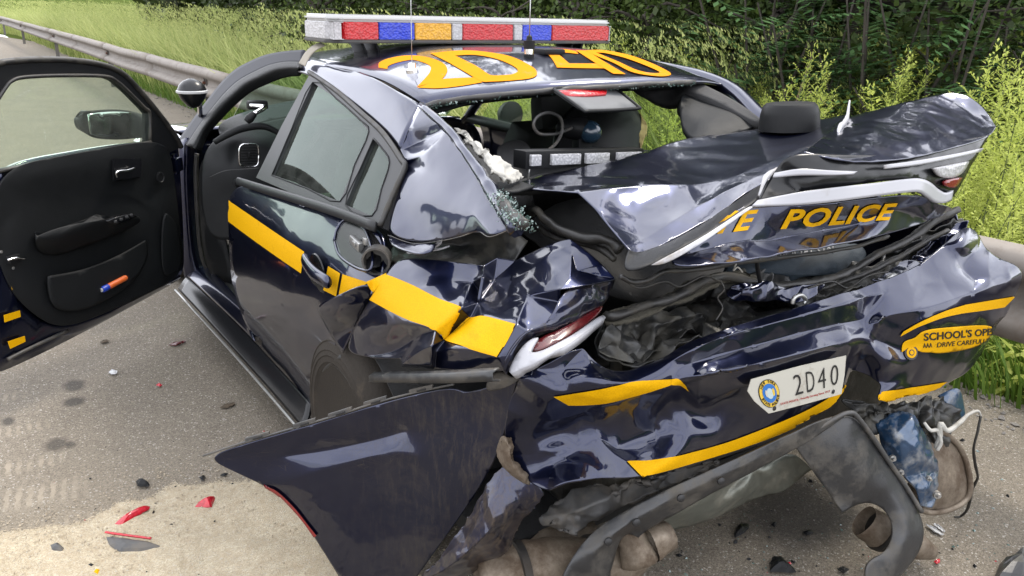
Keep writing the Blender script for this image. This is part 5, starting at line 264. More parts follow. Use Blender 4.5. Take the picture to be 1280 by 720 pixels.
def mixc(n, l, fac, a, b, mode='MIX'):
    m = n.new('ShaderNodeMix'); m.data_type = 'RGBA'; m.blend_type = mode
    for i, v in ((0, fac), (6, a), (7, b)):
        if isinstance(v, (int, float)): m.inputs[i].default_value = v
        elif isinstance(v, tuple): m.inputs[i].default_value = v if len(v) == 4 else (*v, 1)
        else: l.new(v, m.inputs[i])
    return m.outputs[2]
def bumpn(n, l, b, src, strength, dist=.01):
    k = n.new('ShaderNodeBump'); k.inputs['Strength'].default_value = strength; k.inputs['Distance'].default_value = dist
    l.new(src, k.inputs['Height']); l.new(k.outputs[0], b.inputs['Normal']); return k
ALB = .64   # every diffuse base colour is scaled to the low end of its real range: the photograph is exposed for the shade
def plain(name, c, rough=.5, metal=0, coat=0, var=.25, vscale=6, bump=0, bscale=60, spec=.5, dust=0, dustc=(.25, .2, .14), dscale=9):
    if metal < .8: c = tuple(v*ALB for v in c)
    dustc = tuple(v*ALB for v in dustc)
    m, n, l, b = newmat(name)
    b.inputs['Roughness'].default_value = rough; b.inputs['Metallic'].default_value = metal
    b.inputs['Coat Weight'].default_value = coat; b.inputs['Coat Roughness'].default_value = .04; b.inputs['Specular IOR Level'].default_value = spec
    x = tex(n, l, 'Noise', vscale, 6)
    base = mixc(n, l, x.outputs['Fac'], tuple(v*(1-var) for v in c), tuple(min(1, v*(1+var)) for v in c))
    if dust:
        d = tex(n, l, 'Noise', dscale, 8, .7); f = ramp(n, l, d.outputs['Fac'], .62-dust*.35, .78-dust*.2)
        base = mixc(n, l, f, base, dustc)
        rr = mixc(n, l, f, (rough,)*3, (.85,)*3); l.new(rr, b.inputs['Roughness'])
        if coat:
            cw = mixc(n, l, f, (coat,)*3, (.1,)*3); l.new(cw, b.inputs['Coat Weight'])
    l.new(base, b.inputs['Base Color'])
    if bump: bumpn(n, l, b, tex(n, l, 'Noise', bscale, 5).outputs['Fac'], bump, .004)
    return m
def paint(name, dirt=.25, dent=.25, dcol=(.17, .14, .10), scratch=.35, xg=None, streak=0):
    """dark navy clear-coated body paint with road dust, fine scratches and shallow waves"""
    m, n, l, b = newmat(name)
    b.inputs['Base Color'].default_value = (.006, .009, .030, 1); b.inputs['Roughness'].default_value = .28
    b.inputs['Metallic'].default_value = .85; b.inputs['Specular IOR Level'].default_value = .05
    b.inputs['Coat Weight'].default_value = 1; b.inputs['Coat Roughness'].default_value = .055; b.inputs['Coat IOR'].default_value = 1.5
    b.inputs['Coat Tint'].default_value = (.93, .94, 1, 1)
    d = tex(n, l, 'Noise', 7, 9, .72, dist=.6); d2 = tex(n, l, 'Noise', 160, 3, .7)
    f = ramp(n, l, d.outputs['Fac'], .58-dirt*.2, .86-dirt*.2, (dirt*.06,)*3+(1,), (min(1, .2+dirt),)*3+(1,))
    f2 = mixc(n, l, .5, f, ramp(n, l, d2.outputs['Fac'], .62, .8, (0, 0, 0, 1), (dirt*.8,)*3+(1,)), 'ADD')
    if streak:   # grimy scuff streaks
        t1 = n.new('ShaderNodeTexCoord'); m1 = n.new('ShaderNodeMapping'); m1.inputs['Scale'].default_value = (34, 34, 7); m1.inputs['Rotation'].default_value = (.35, -.3, 0); l.new(t1.outputs['Object'], m1.inputs['Vector'])
        s1 = n.new('ShaderNodeTexNoise'); s1.inputs['Scale'].default_value = 1.6; s1.inputs['Detail'].default_value = 9; s1.inputs['Roughness'].default_value = .75; l.new(m1.outputs[0], s1.inputs['Vector'])
        f2 = mixc(n, l, 1.0, f2, ramp(n, l, s1.outputs['Fac'], .5, .72, (0, 0, 0, 1), (streak,)*3+(1,)), 'ADD')
    if xg:   # dirt smeared over one end of the panel only
        t0 = n.new('ShaderNodeTexCoord'); sx = n.new('ShaderNodeSeparateXYZ'); l.new(t0.outputs['Object'], sx.inputs[0])
        mr = n.new('ShaderNodeMapRange'); mr.inputs['From Min'].default_value = xg[0]; mr.inputs['From Max'].default_value = xg[1]; l.new(sx.outputs['X'], mr.inputs['Value'])
        f2 = mixc(n, l, 1.0, f2, mr.outputs[0], 'MULTIPLY')
    # scratches: stretched voronoi edges
    t = n.new('ShaderNodeTexCoord'); mpn = n.new('ShaderNodeMapping'); mpn.inputs['Scale'].default_value = (30, 14, 60); mpn.inputs['Rotation'].default_value = (.4, .7, .5)
    s = n.new('ShaderNodeTexVoronoi'); s.feature = 'DISTANCE_TO_EDGE'; s.inputs['Scale'].default_value = 1.0
    l.new(t.outputs['Object'], mpn.inputs['Vector']); l.new(mpn.outputs[0], s.inputs['Vector'])
    sc = ramp(n, l, s.outputs['Distance'], .0, .012, (scratch, scratch, scratch, 1), (0, 0, 0, 1))
    msk = tex(n, l, 'Noise', 4, 3); scm = mixc(n, l, 1.0, sc, ramp(n, l, msk.outputs['Fac'], .54, .68), 'MULTIPLY')
    f3 = mixc(n, l, 1.0, f2, scm, 'ADD')
    sh = n.new('ShaderNodeBsdfDiffuse'); sh.inputs['Color'].default_value = (*[v*ALB for v in dcol], 1)
    mx = n.new('ShaderNodeMixShader'); l.new(f3, mx.inputs[0]); l.new(b.outputs[0], mx.inputs[1]); l.new(sh.outputs[0], mx.inputs[2])
    l.new(mx.outputs[0], n['Material Output'].inputs['Surface'])
    w = tex(n, l, 'Noise', 6, 2, .45)
    k = n.new('ShaderNodeBump'); k.inputs['Strength'].default_value = dent; k.inputs['Distance'].default_value = .012
    l.new(w.outputs['Fac'], k.inputs['Height']); l.new(k.outputs[0], b.inputs['Normal']); l.new(k.outputs[0], b.inputs['Coat Normal'])
    return m
paint('paint_clean', .05, .03, scratch=.06); paint('paint', .10, .04, (.16, .15, .14), .4); paint('paint_dirty', .40, .05, (.10, .085, .068), .6, (-1.14, -.84), .55)
paint('paint_scuffed', .5, .04, (.15, .115, .08), .6, None, .55)
paint('paint_roof', .22, .03, (.16, .15, .15), .08)
plain('black_plastic', (.011, .0115, .0125), .45, bump=.15, bscale=300, var=.2, spec=.16)
plain('trim_plastic', (.0105, .0115, .0125), .5, bump=.35, bscale=420, var=.2, spec=.16)
plain('trim_gloss', (.009, .0095, .011), .26, var=.2, spec=.3)
plain('grey_plastic', (.055, .054, .053), .5, dust=.45, dustc=(.14, .12, .095), bump=.2, bscale=120)
plain('valance_plastic', (.024, .0245, .026), .38, dust=.4, dustc=(.10, .088, .07), bump=.15, bscale=150)
plain('seat_cloth', (.05, .05, .052), .85, bump=.4, bscale=500)
plain('liner', (.012, .012, .013), .8, bump=.5, bscale=80)
plain('crushed_metal', (.030, .031, .032), .34, metal=.3, dust=.5, dustc=(.085, .078, .06), bump=.5, bscale=40)
plain('pillar_navy', (.010, .012, .022), .5, spec=.15)
plain('rubber', (.016, .015, .014), .5, dust=.4, dustc=(.06, .053, .04), dscale=14)
plain('tyre', (.040, .034, .028), .85, spec=.15, dust=.2, dustc=(.085, .068, .05), bump=.4, bscale=90)
plain('rim_steel', (.03, .028, .026), .5, metal=.5, dust=.5, dustc=(.05, .04, .03))
plain('chrome', (.75, .75, .76), .12, metal=1)
plain('steel', (.38, .38, .37), .38, metal=.9, dust=.25)
plain('shield_metal', (.17, .178, .15), .36, metal=.55, dust=.3, dustc=(.26, .24, .19), bump=.2, bscale=50)
plain('exhaust_metal', (.24, .195, .145), .5, metal=.3, dust=.75, dustc=(.10, .068, .042), dscale=13, bump=.5, bscale=45, var=.6, vscale=22)
plain('blue_metal', (.02, .06, .13), .3, metal=.3, coat=.8, dust=.35, dustc=(.3, .3, .29), dscale=16, bump=.2, bscale=50)
plain('blue_fabric', (.012, .028, .045), .75, bump=.4, bscale=200)
plain('white_plastic', (.52, .52, .52), .4, dust=.08)
plain('primer_white', (.45, .45, .47), .5, dust=.3)
plain('insulation', (.48, .465, .42), .9, bump=.8, bscale=50, dust=.25, dustc=(.2, .18, .14))
plain('foam', (.52, .40, .17), .9, bump=.5, bscale=120)
plain('strap_webbing', (.38, .345, .28), .85, bump=.4, bscale=300)
plain('window_frame', (.028, .029, .031), .45, spec=.3)
plain('grey_card', (.12, .125, .13), .7)
plain('ball_blue', (.02, .045, .075), .25, coat=.6)
plain('orange_wrap', (.75, .14, .02), .5); plain('blue_cap', (.01, .05, .45), .4)
plain('ink_black', (.008, .008, .009), .5); plain('ink_red', (.45, .06, .05), .5)
plain('plate_white', (.54, .52, .45), .45, dust=.06, bump=.05, var=.04)
plain('emblem_yellow', (.75, .50, .05), .5); plain('emblem_blue', (.02, .16, .50), .5); plain('emblem_pale', (.5, .6, .6), .5)
plain('carpet_olive', (.075, .068, .05), .95, bump=.6, bscale=160, var=.35, vscale=14)
plain('yellow_vinyl', (.72, .38, .003), .6, var=.12, spec=.08, dust=.2, dustc=(.3, .16, .02), dscale=30)
plain('roof_numeral', (.76, .28, .02), .8, var=.12, spec=.0, dust=.06, dustc=(.4, .3, .2))
def reflective(name, c):
    c = tuple(v*ALB for v in c)
    m, n, l, b = newmat(name)
    x = tex(n, l, 'Voronoi', 260); w = tex(n, l, 'Noise', 16, 8, .75)
    base = mixc(n, l, ramp(n, l, x.outputs['Distance'], .2, .7), tuple(v*.86 for v in c), c)
    base = mixc(n, l, ramp(n, l, w.outputs['Fac'], .58, .74, c1=(.6, .6, .6, 1)), base, tuple(v*.55 for v in c))
    l.new(base, b.inputs['Base Color']); b.inputs['Roughness'].default_value = .6; b.inputs['Specular IOR Level'].default_value = .08
    bumpn(n, l, b, x.outputs['Distance'], .12, .002); return m
reflective('yellow_tape', (.76, .40, .001))
def lens(name, c, rough=.12, trans=0, emit=0, stripe=0):
    c = tuple(v*ALB for v in c)
    m, n, l, b = newmat(name)
    t = n.new('ShaderNodeTexCoord'); w = n.new('ShaderNodeTexVoronoi'); w.inputs['Scale'].default_value = 110
    l.new(t.outputs['Object'], w.inputs['Vector'])
    base = mixc(n, l, ramp(n, l, w.outputs['Distance'], .1, .75), tuple(min(1, v*1.1) for v in c), tuple(v*.75 for v in c))
    l.new(base, b.inputs['Base Color']); b.inputs['Roughness'].default_value = max(rough, .25); b.inputs['Coat Weight'].default_value = .25
    b.inputs['Transmission Weight'].default_value = trans
    if stripe: bumpn(n, l, b, w.outputs['Distance'], stripe, .004)
    return m
lens('lens_red', (.62, .006, .012), stripe=.5); lens('lens_blue', (.002, .035, .60), stripe=.5); lens('lens_amber', (.85, .42, .002), stripe=.5)
lens('lens_clear', (.55, .54, .55), stripe=.3); lens('lens_dark_red', (.10, .008, .010)); lens('reflector_red', (.24, .012, .016), .2)
lens('shard_red', (.55, .015, .03)); plain('lens_white', (.40, .40, .425), .3, coat=.1, var=.08, dust=.12, dustc=(.3, .28, .25))
lens('led_white', (.55, .55, .57), .3, stripe=.5)
plain('shell_white', (.58, .58, .57), .2, coat=.5, var=.05)
def glass(name, tint, refl=1.0, dirt=.05, ior=1.5):
    m, n, l, b = newmat(name)
    tr = n.new('ShaderNodeBsdfTransparent'); tr.inputs['Color'].default_value = (*tint, 1)
    gl = n.new('ShaderNodeBsdfGlossy'); gl.inputs['Roughness'].default_value = .01; gl.inputs['Color'].default_value = (refl*.88, refl, refl*.94, 1)
    fr = n.new('ShaderNodeFresnel'); fr.inputs['IOR'].default_value = ior
    ge = n.new('ShaderNodeNewGeometry'); iv = n.new('ShaderNodeMath'); iv.operation = 'SUBTRACT'; iv.inputs[0].default_value = 1; l.new(ge.outputs['Backfacing'], iv.inputs[1])
    mu = n.new('ShaderNodeMath'); mu.operation = 'MULTIPLY'; l.new(fr.outputs[0], mu.inputs[0]); l.new(iv.outputs[0], mu.inputs[1])
    mx = n.new('ShaderNodeMixShader'); l.new(mu.outputs[0], mx.inputs[0]); l.new(tr.outputs[0], mx.inputs[1]); l.new(gl.outputs[0], mx.inputs[2])
    df = n.new('ShaderNodeBsdfDiffuse'); df.inputs['Color'].default_value = (.32, .32, .30, 1)
    x = tex(n, l, 'Noise', 14, 6); f = ramp(n, l, x.outputs['Fac'], .3, .8, (dirt*.4,)*3+(1,), (dirt*1.6,)*3+(1,))
    m2 = n.new('ShaderNodeMixShader'); l.new(f, m2.inputs[0]); l.new(mx.outputs[0], m2.inputs[1]); l.new(df.outputs[0], m2.inputs[2])
    l.new(m2.outputs[0], n['Material Output'].inputs['Surface']); return m
glass('glass_door', (.88, .95, .87), dirt=.07); glass('glass_tint', (.30, .44, .36), .75, .06, 1.42); glass('glass_mirror', (.05, .07, .07), 1, .03)
glass('glass_shield', (.7, .8, .74))
plain('glass_crumb', (.12, .19, .165), .06, coat=1, var=.8, vscale=300)
plain('mirror_glass', (.32, .36, .35), .03, metal=1, var=.1)

# ------------------------------------------------------------ object helpers
CAR = Vector((0, .9, 0))
def setp(o, parent):
    if parent is not None:
        o.parent = parent
        if parent.type == 'EMPTY': o.matrix_parent_inverse = Matrix.Translation(-parent.location)
def tag(o, label, cat, group=None, kind=None):
    if label: o['label'] = label
    if cat: o['category'] = cat
    if group: o['group'] = group
    if kind: o['kind'] = kind
    return o
def thing(name, label, cat, loc=(0, 0, 0), group=None):
    o = bpy.data.objects.new(name, None); o.empty_display_size = .2; o.location = loc; col.objects.link(o)
    return tag(o, label, cat, group)
def link(name, me, mat, parent=None, smooth=True):
    o = bpy.data.objects.new(name, me); col.objects.link(o)
    for mm in (mat if isinstance(mat, (list, tuple)) else [mat]):
        me.materials.append(MATS[mm] if isinstance(mm, str) else mm)
    if smooth: me.shade_smooth()
    setp(o, parent); return o
def mesh_obj(name, v, f, mat, parent=None, smooth=True):
    me = bpy.data.meshes.new(name); me.from_pydata([tuple(p) for p in v], [], [tuple(q) for q in f]); me.update()
    return link(name, me, mat, parent, smooth)
def bm_obj(name, bm, mat, parent=None, smooth=True, sharp=R(40)):
    me = bpy.data.meshes.new(name); bmesh.ops.recalc_face_normals(bm, faces=bm.faces[:])
    if smooth:
        for e in bm.edges:
            if len(e.link_faces) == 2 and e.calc_face_angle(0) > sharp: e.smooth = False
    bm.to_mesh(me); bm.free()
    return link(name, me, mat, parent, smooth)
def fbm(p, s, seed=0):
    q = Vector(p)*s+Vector((seed*3.1, seed*1.7, seed*.9)); return noise.fractal(q, .8, 2.1, 4)
def solidify(V, F, N, t):
    """close a sheet with a real thickness t behind it"""
    n = len(V); V2 = np.vstack([V, V-N*t])
    cnt = {}
    for q in F:
        for a, b in zip(q, q[1:]+q[:1]): cnt[(a, b)] = cnt.get((a, b), 0)+1
    F2 = [list(q) for q in F]+[[i+n for i in reversed(q)] for q in F]
    for (a, b) in cnt:
        if (b, a) not in cnt: F2.append([b, a, a+n, b+n])
    return V2, F2
def vnorm(V, F):
    V = np.asarray(V, float); N = np.zeros_like(V)
    for k in (3, 4):
        Q = np.array([q for q in F if len(q) == k], int)
        if len(Q) == 0: continue
        a = V[Q[:, 0]]; nn = np.cross(V[Q[:, 1]]-a, V[Q[:, 2]]-a)
        if k == 4: nn = nn+np.cross(V[Q[:, 2]]-a, V[Q[:, 3]]-a)
        for c in range(k): np.add.at(N, Q[:, c], nn)
    return N/np.maximum(np.linalg.norm(N, axis=1, keepdims=True), 1e-12)
def sheet(name, key, mat, parent=None, level=3, amp=.0, scale=9, thick=.004, bcrease=.55, seed=0, fold=0, rag=0, smooth=True, ccr=.9, auto=0, calm=()):
    """sheet metal from surveyed points: smooth-subdivided with creases kept, shallow dents, real thickness"""
    d = T[key]
    me = bpy.data.meshes.new('tmp'); me.from_pydata(d['v'], [], d['f']); me.update()
    ek = {tuple(sorted(e.vertices)): e.index for e in me.edges}
    at = me.attributes.new('crease_edge', 'FLOAT', 'EDGE')
    for e in d['b']:
        i = ek.get(tuple(sorted(e)));
        if i is not None: at.data[i].value = bcrease
    if auto:
        fn = [p.normal.copy() for p in me.polygons]; ef = {}
        for p in me.polygons:
            for k in p.edge_keys: ef.setdefault(tuple(sorted(k)), []).append(p.index)
        for k, fs in ef.items():
            if len(fs) == 2 and fn[fs[0]].angle(fn[fs[1]], 0) > auto: at.data[ek[k]].value = .75
    for e in d['c']:
        i = ek.get(tuple(sorted(e)))
        if i is not None: at.data[i].value = ccr
    o = bpy.data.objects.new('tmp', me); col.objects.link(o)
    if level:
        m = o.modifiers.new('s', 'SUBSURF'); m.levels = level; m.render_levels = level
    dg = bpy.context.evaluated_depsgraph_get(); ev = o.evaluated_get(dg).to_mesh()
    V = np.array([v.co[:] for v in ev.vertices]); F = [list(p.vertices) for p in ev.polygons]
    bpy.data.objects.remove(o, do_unlink=True); bpy.data.meshes.remove(me)
    N = vnorm(V, F)
    if amp or fold or rag:
        cnt = {}
        for q in F:
            for a, b in zip(q, q[1:]+q[:1]):
                k = (min(a, b), max(a, b)); cnt[k] = cnt.get(k, 0)+1
        bd = {i for k, c in cnt.items() if c == 1 for i in k}
        for i in range(len(V)):
            h = 0
            if amp: h += amp*fbm(V[i], scale, seed)
            if fold:
                w_ = Vector(V[i])*scale+noise.noise_vector(Vector(V[i])*scale*.7+Vector((3, seed, 1)))*.35
                a_ = 1.0
                for (cc, rr0) in calm: a_ *= min(1, max(0, (np.linalg.norm(V[i]-np.array(cc))-rr0*.6)/(rr0*.6)))
                h += fold*a_*((abs(noise.noise(w_+Vector((seed, 0, 5))))-.22)-.6*(abs(noise.noise(w_*1.9+Vector((1, seed, 9))))-.22))
            V[i] += N[i]*h
            if rag and i in bd:
                V[i] += np.array(noise.noise_vector(Vector(V[i])*60+Vector((seed, 2, 1))))*rag
        N = vnorm(V, F)
    V, F = solidify(V, F, N, thick)
    return mesh_obj(name, V, F, mat, parent, smooth)
def cat(P, n):
    """Catmull-Rom through points, n samples per span"""
    P = [np.array(p, float) for p in P]; out = []
    Q = [2*P[0]-P[1]]+P+[2*P[-1]-P[-2]]
    for i in range(1, len(Q)-2):
        a, b, c, d = Q[i-1:i+3]
        for k in range(n):
            t = k/n; out.append(.5*((2*b)+(-a+c)*t+(2*a-5*b+4*c-d)*t*t+(-a+3*b-3*c+d)*t**3))
    out.append(P[-1]); return np.array(out)
def dense(G, nu, nv):
    rows = [cat(r, nu) for r in G]
    if len(rows) == 1: return np.array(rows)
    cols = [cat([r[j] for r in rows], nv) for j in range(len(rows[0]))]
    return np.array(cols).transpose(1, 0, 2)
def grid_faces(a, b):
    return [[i*b+j, i*b+j+1, (i+1)*b+j+1, (i+1)*b+j] for i in range(a-1) for j in range(b-1)]
EYE = np.array((-1.8, -1.9, 1.6))   # sheets face the near rear corner of the car
OUT = {}
def patch(name, G, mat, parent=None, nu=6, nv=6, amp=0, scale=8, thick=.004, seed=0, host=None, off=.0025):
    D = dense(G, nu, nv); a, b = D.shape[:2]; V = D.reshape(-1, 3); F = grid_faces(a, b)
    N = vnorm(V, F)
    if host is not None:
        bv = bvh(host)
        outward = np.array(OUT[(host[0] if isinstance(host, list) else host).name])
        for i in range(len(V)):
            p, nn = land(bv, V[i])
            nn = nn if nn@outward > 0 else -nn
            V[i] = p+nn*off
        N = vnorm(V, F)
        if (N@outward).mean() < 0: F = [q[::-1] for q in F]; N = -N
        return mesh_obj(name, V, F, mat, parent)
    else:
        c = V.mean(0)
        if (N*(EYE-c)).sum(1).mean() < 0: F = [q[::-1] for q in F]; N = -N
    if amp:
        for i in range(len(V)): V[i] += N[i]*amp*fbm(V[i], scale, seed)
    V, F = solidify(V, F, N, thick)
    return mesh_obj(name, V, F, mat, parent)
_bv = {}
def land(bv, P):
    """press a decal point onto the panel from outside"""
    d = Vector(EYE-np.array(P)).normalized(); p, nn, _, _ = bv.ray_cast(Vector(P)+d*.2, -d, .5)
    if p is None: p, nn, _, _ = bv.find_nearest(Vector(P))
    return np.array(p), np.array(nn)
def bvh(host):
    hs = host if isinstance(host, list) else [host]
    k = tuple(h.name for h in hs)
    if k not in _bv:
        V = []; F = []
        for h in hs:
            n = len(V); V += [v.co[:] for v in h.data.vertices]; F += [[i+n for i in p.vertices] for p in h.data.polygons]
        _bv[k] = BVHTree.FromPolygons(V, F)
    return _bv[k]
def tube(name, P, r, mat, parent=None, n=6, seg=10, wob=0, flat=None, cap=True, prof=None):
    """round hose along a smooth path; r may be a list (per control point)"""
    C_ = cat(P, n); m = len(C_)
    rr = np.interp(np.linspace(0, 1, m), np.linspace(0, 1, len(r)), r) if isinstance(r, (list, tuple)) else np.full(m, r)
    V = []; F = []; up_ = np.array((.13, .21, .97)); 
    for i in range(m):
        t = C_[min(i+1, m-1)]-C_[max(i-1, 0)]; t /= max(np.linalg.norm(t), 1e-9)
        a = np.cross(t, up_); a /= max(np.linalg.norm(a), 1e-9); b = np.cross(a, t)
        for k in range(seg):
            th = 2*math.pi*k/seg; fx, fz = (1, 1) if flat is None else flat
            w = 1+wob*noise.noise(Vector(C_[i])*25+Vector((k*.4, 0, 0)))
            V.append(C_[i]+(a*math.cos(th)*fx+b*math.sin(th)*fz)*rr[i]*w)
    for i in range(m-1):
        for k in range(seg):
            F.append([i*seg+k, i*seg+(k+1) % seg, (i+1)*seg+(k+1) % seg, (i+1)*seg+k])
    if cap:
        F.append(list(range(seg))[::-1]); F.append([(m-1)*seg+k for k in range(seg)])
    return mesh_obj(name, V, F, mat, parent)
def boxm(bm, c, s, rot=None, bev=0):
    """axis box centre c, full size s, optional 3x3 rotation"""
    r = bmesh.ops.create_cube(bm, size=1); vs = r['verts']
    M = (rot.to_4x4() if rot else Matrix.Identity(4)); M = Matrix.Translation(Vector(c)) @ M @ Matrix.Diagonal((*s, 1))
    bmesh.ops.transform(bm, matrix=M, verts=vs)
    if bev:
        es = list({e for v in vs for e in v.link_edges}); bmesh.ops.bevel(bm, geom=es, offset=bev, segments=2, affect='EDGES', profile=.6)
def box(name, c, s, mat, parent=None, rot=None, bev=.004):
    bm = bmesh.new(); boxm(bm, c, s, rot, bev); return bm_obj(name, bm, mat, parent)
def cylm(bm, p0, p1, r0, r1=None, seg=24):
    p0, p1 = Vector(p0), Vector(p1); d = p1-p0
    r = bmesh.ops.create_cone(bm, cap_ends=True, segments=seg, radius1=r0, radius2=r0 if r1 is None else r1, depth=d.length)
    M = Matrix.Translation((p0+p1)/2) @ d.to_track_quat('Z', 'Y').to_matrix().to_4x4()
    bmesh.ops.transform(bm, matrix=M, verts=r['verts'])
def cyl(name, p0, p1, r0, mat, parent=None, r1=None, seg=24):
    bm = bmesh.new(); cylm(bm, p0, p1, r0, r1, seg); return bm_obj(name, bm, mat, parent)
def lathe(name, p0, axis, prof, mat, parent=None, seg=36):
    """prof: list of (distance along axis, radius)"""
    ax = Vector(axis).normalized(); q = ax.to_track_quat('Z', 'Y').to_matrix(); V = []; F = []
    for (h, r) in prof:
        for k in range(seg):
            th = 2*math.pi*k/seg; V.append(Vector(p0)+q @ Vector((r*math.cos(th), r*math.sin(th), h)))
    for i in range(len(prof)-1):
        for k in range(seg): F.append([i*seg+k, i*seg+(k+1) % seg, (i+1)*seg+(k+1) % seg, (i+1)*seg+k])
    F.append(list(range(seg))[::-1]); F.append([(len(prof)-1)*seg+k for k in range(seg)])
    bm = bmesh.new(); vs = [bm.verts.new(v) for v in V]
    for q_ in F: bm.faces.new([vs[i] for i in q_])
    return bm_obj(name, bm, mat, parent)
def slab(name, pts, n, t, mat, parent=None, bev=0, sm=4, smooth_outline=True):
    """flat polygon outline pts, extruded by t along -n; outline rounded by spline"""
    n = Vector(n).normalized()
    bm = bmesh.new(); vs = [bm.verts.new(Vector(p)) for p in pts]; f = bm.faces.new(vs); f.normal_update()
    r = bmesh.ops.extrude_face_region(bm, geom=[f]); ev = [g for g in r['geom'] if isinstance(g, bmesh.types.BMVert)]
    bmesh.ops.translate(bm, verts=ev, vec=n*t)
    if bev: bmesh.ops.bevel(bm, geom=bm.edges[:], offset=bev, segments=2, affect='EDGES')
    return bm_obj(name, bm, mat, parent, True, R(35))
def ring(name, outer, inner, n, t, mat, parent=None):
    """frame between two outlines with equal point counts"""
    n = np.array(n, float); n /= np.linalg.norm(n); k = len(outer)
    A = np.array(outer); B = np.array(inner); V = np.vstack([A, B, A+n*t, B+n*t]); F = []
    for i in range(k):
        j = (i+1) % k
        F += [[i, j, k+j, k+i], [2*k+i, 3*k+i, 3*k+j, 2*k+j], [i, 2*k+i, 2*k+j, j], [k+i, k+j, 3*k+j, 3*k+i]]
    bm = bmesh.new(); vs = [bm.verts.new(v) for v in V]
    for q in F: bm.faces.new([vs[a] for a in q])
    return bm_obj(name, bm, mat, parent, True, R(35))
def resample(P, n, closed=True):
    P = [np.array(p, float) for p in P]
    if closed: P = P+[P[0]]
    d = [0]
    for a, b in zip(P, P[1:]): d.append(d[-1]+np.linalg.norm(b-a))
    t = np.linspace(0, d[-1], n+1)[:n] if closed else np.linspace(0, d[-1], n)
    return np.array([[np.interp(x, d, [p[k] for p in P]) for k in range(3)] for x in t])
def text_mesh(s, bold=0, narrow=1, shear=0, space=1):
    cu = bpy.data.curves.new('t', 'FONT'); cu.body = s; cu.size = 1; cu.shear = shear; cu.offset = bold; cu.space_character = space
    cu.resolution_u = 3; cu.extrude = 0
    o = bpy.data.objects.new('t', cu); col.objects.link(o)
    dg = bpy.context.evaluated_depsgraph_get(); me = bpy.data.meshes.new_from_object(o.evaluated_get(dg))
    V = np.array([v.co[:] for v in me.vertices]); F = [list(p.vertices) for p in me.polygons]
    bpy.data.objects.remove(o, do_unlink=True); bpy.data.curves.remove(cu); bpy.data.meshes.remove(me)
    lo, hi = V.min(0), V.max(0); V[:, 0] = (V[:, 0]-lo[0])/(hi[0]-lo[0]); V[:, 1] = (V[:, 1]-lo[1])/(hi[1]-lo[1])
    return V[:, :2], F
def lettering(name, s, o, x, y, mat, parent, host=None, off=.003, **kw):
    """text filling the parallelogram o (bottom left), x (bottom right), y (top left)"""
    V2, F = text_mesh(s, **kw); o, x, y = [np.array(p, float) for p in (o, x, y)]
    # refine the long triangles so that the letters follow the host surface
    bm = bmesh.new(); vs = [bm.verts.new((*v, 0)) for v in V2]
    for q in F:
        try: bm.faces.new([vs[i] for i in q])
        except ValueError: pass
    bmesh.ops.triangulate(bm, faces=bm.faces[:])
    if host is not None:
        for _ in range(2):
            es = [e for e in bm.edges if (Vector(o+(x-o)*e.verts[0].co.x+(y-o)*e.verts[0].co.y)-Vector(o+(x-o)*e.verts[1].co.x+(y-o)*e.verts[1].co.y)).length > .02]
            if es: bmesh.ops.subdivide_edges(bm, edges=es, cuts=1); bmesh.ops.triangulate(bm, faces=bm.faces[:])
    bm.verts.ensure_lookup_table(); bm.verts.index_update()
    V = np.array([o+(x-o)*v.co.x+(y-o)*v.co.y for v in bm.verts]); F = [[v.index for v in f.verts] for f in bm.faces]; bm.free()
    N = np.tile(np.cross(x-o, y-o)/np.linalg.norm(np.cross(x-o, y-o)), (len(V), 1))
    if host is not None:
        bv = bvh(host); out = np.array(OUT[(host[0] if isinstance(host, list) else host).name])
        for i in range(len(V)):
            p, nn = land(bv, V[i])
            if nn@out < 0: nn = -nn
            V[i] = p+nn*off; N[i] = nn
    if (vnorm(V, F)*N).sum() < 0: F = [q[::-1] for q in F]
    V, F = solidify(V, F, N, .0008)
    return mesh_obj(name, V, F, mat, parent, False)
# ============================================================ the setting
RAIL = [(1.5, -4), (1.42, -.5), (1.12, 4), (.84, 8), (.80, 11), (.68, 14.7), (.66, 19), (.5, 27), (.16, 46), (-6, 70), (-40, 120)]
def rail_x(y): return float(np.interp(y, [p[1] for p in RAIL], [p[0] for p in RAIL]))
def ground_z(x, y):
    w = x-rail_x(y)
    if w < .35: return 0
    h = -.10*min(1, (w-.35)/1.2)
    h += .05*noise.noise(Vector((x*.6, y*.6, 0)))*min(1, w-.35)
    if w > 4: h += min(3.0, (w-4)*.06)
    return h
def terrain():
    ys = np.concatenate([np.arange(-14, 30, .8), np.arange(30, 120, 4), [150, 250, 500]])
    ws = np.concatenate([[-.0, .3, .5, .8, 1.2, 1.8], np.arange(2.5, 20, 1.2), [25, 40, 80, 200, 500]])
    V = []
    for y in ys:
        for w in ws:
            x = rail_x(y)+w; V.append((x, y, ground_z(x, y) if w > .3 else -.03))
    F = grid_faces(len(ys), len(ws))
    o = mesh_obj('verge', V, [q[::-1] for q in F], 'verge_soil'); o['kind'] = 'structure'; return o
m, n, l, b = newmat('verge_soil')
x = tex(n, l, 'Noise', 3, 8, .7); x2 = tex(n, l, 'Noise', 40, 4)
c = mixc(n, l, ramp(n, l, x.outputs['Fac'], .35, .65), (0.0448, 0.0704, 0.0141, 1), (0.0704, 0.0640, 0.0288, 1))
c = mixc(n, l, ramp(n, l, x2.outputs['Fac'], .4, .7), c, (0.0512, 0.0896, 0.0166, 1))
l.new(c, b.inputs['Base Color']); b.inputs['Roughness'].default_value = 1; b.inputs['Specular IOR Level'].default_value = 0
bumpn(n, l, b, x2.outputs['Fac'], .8, .03)
terrain()
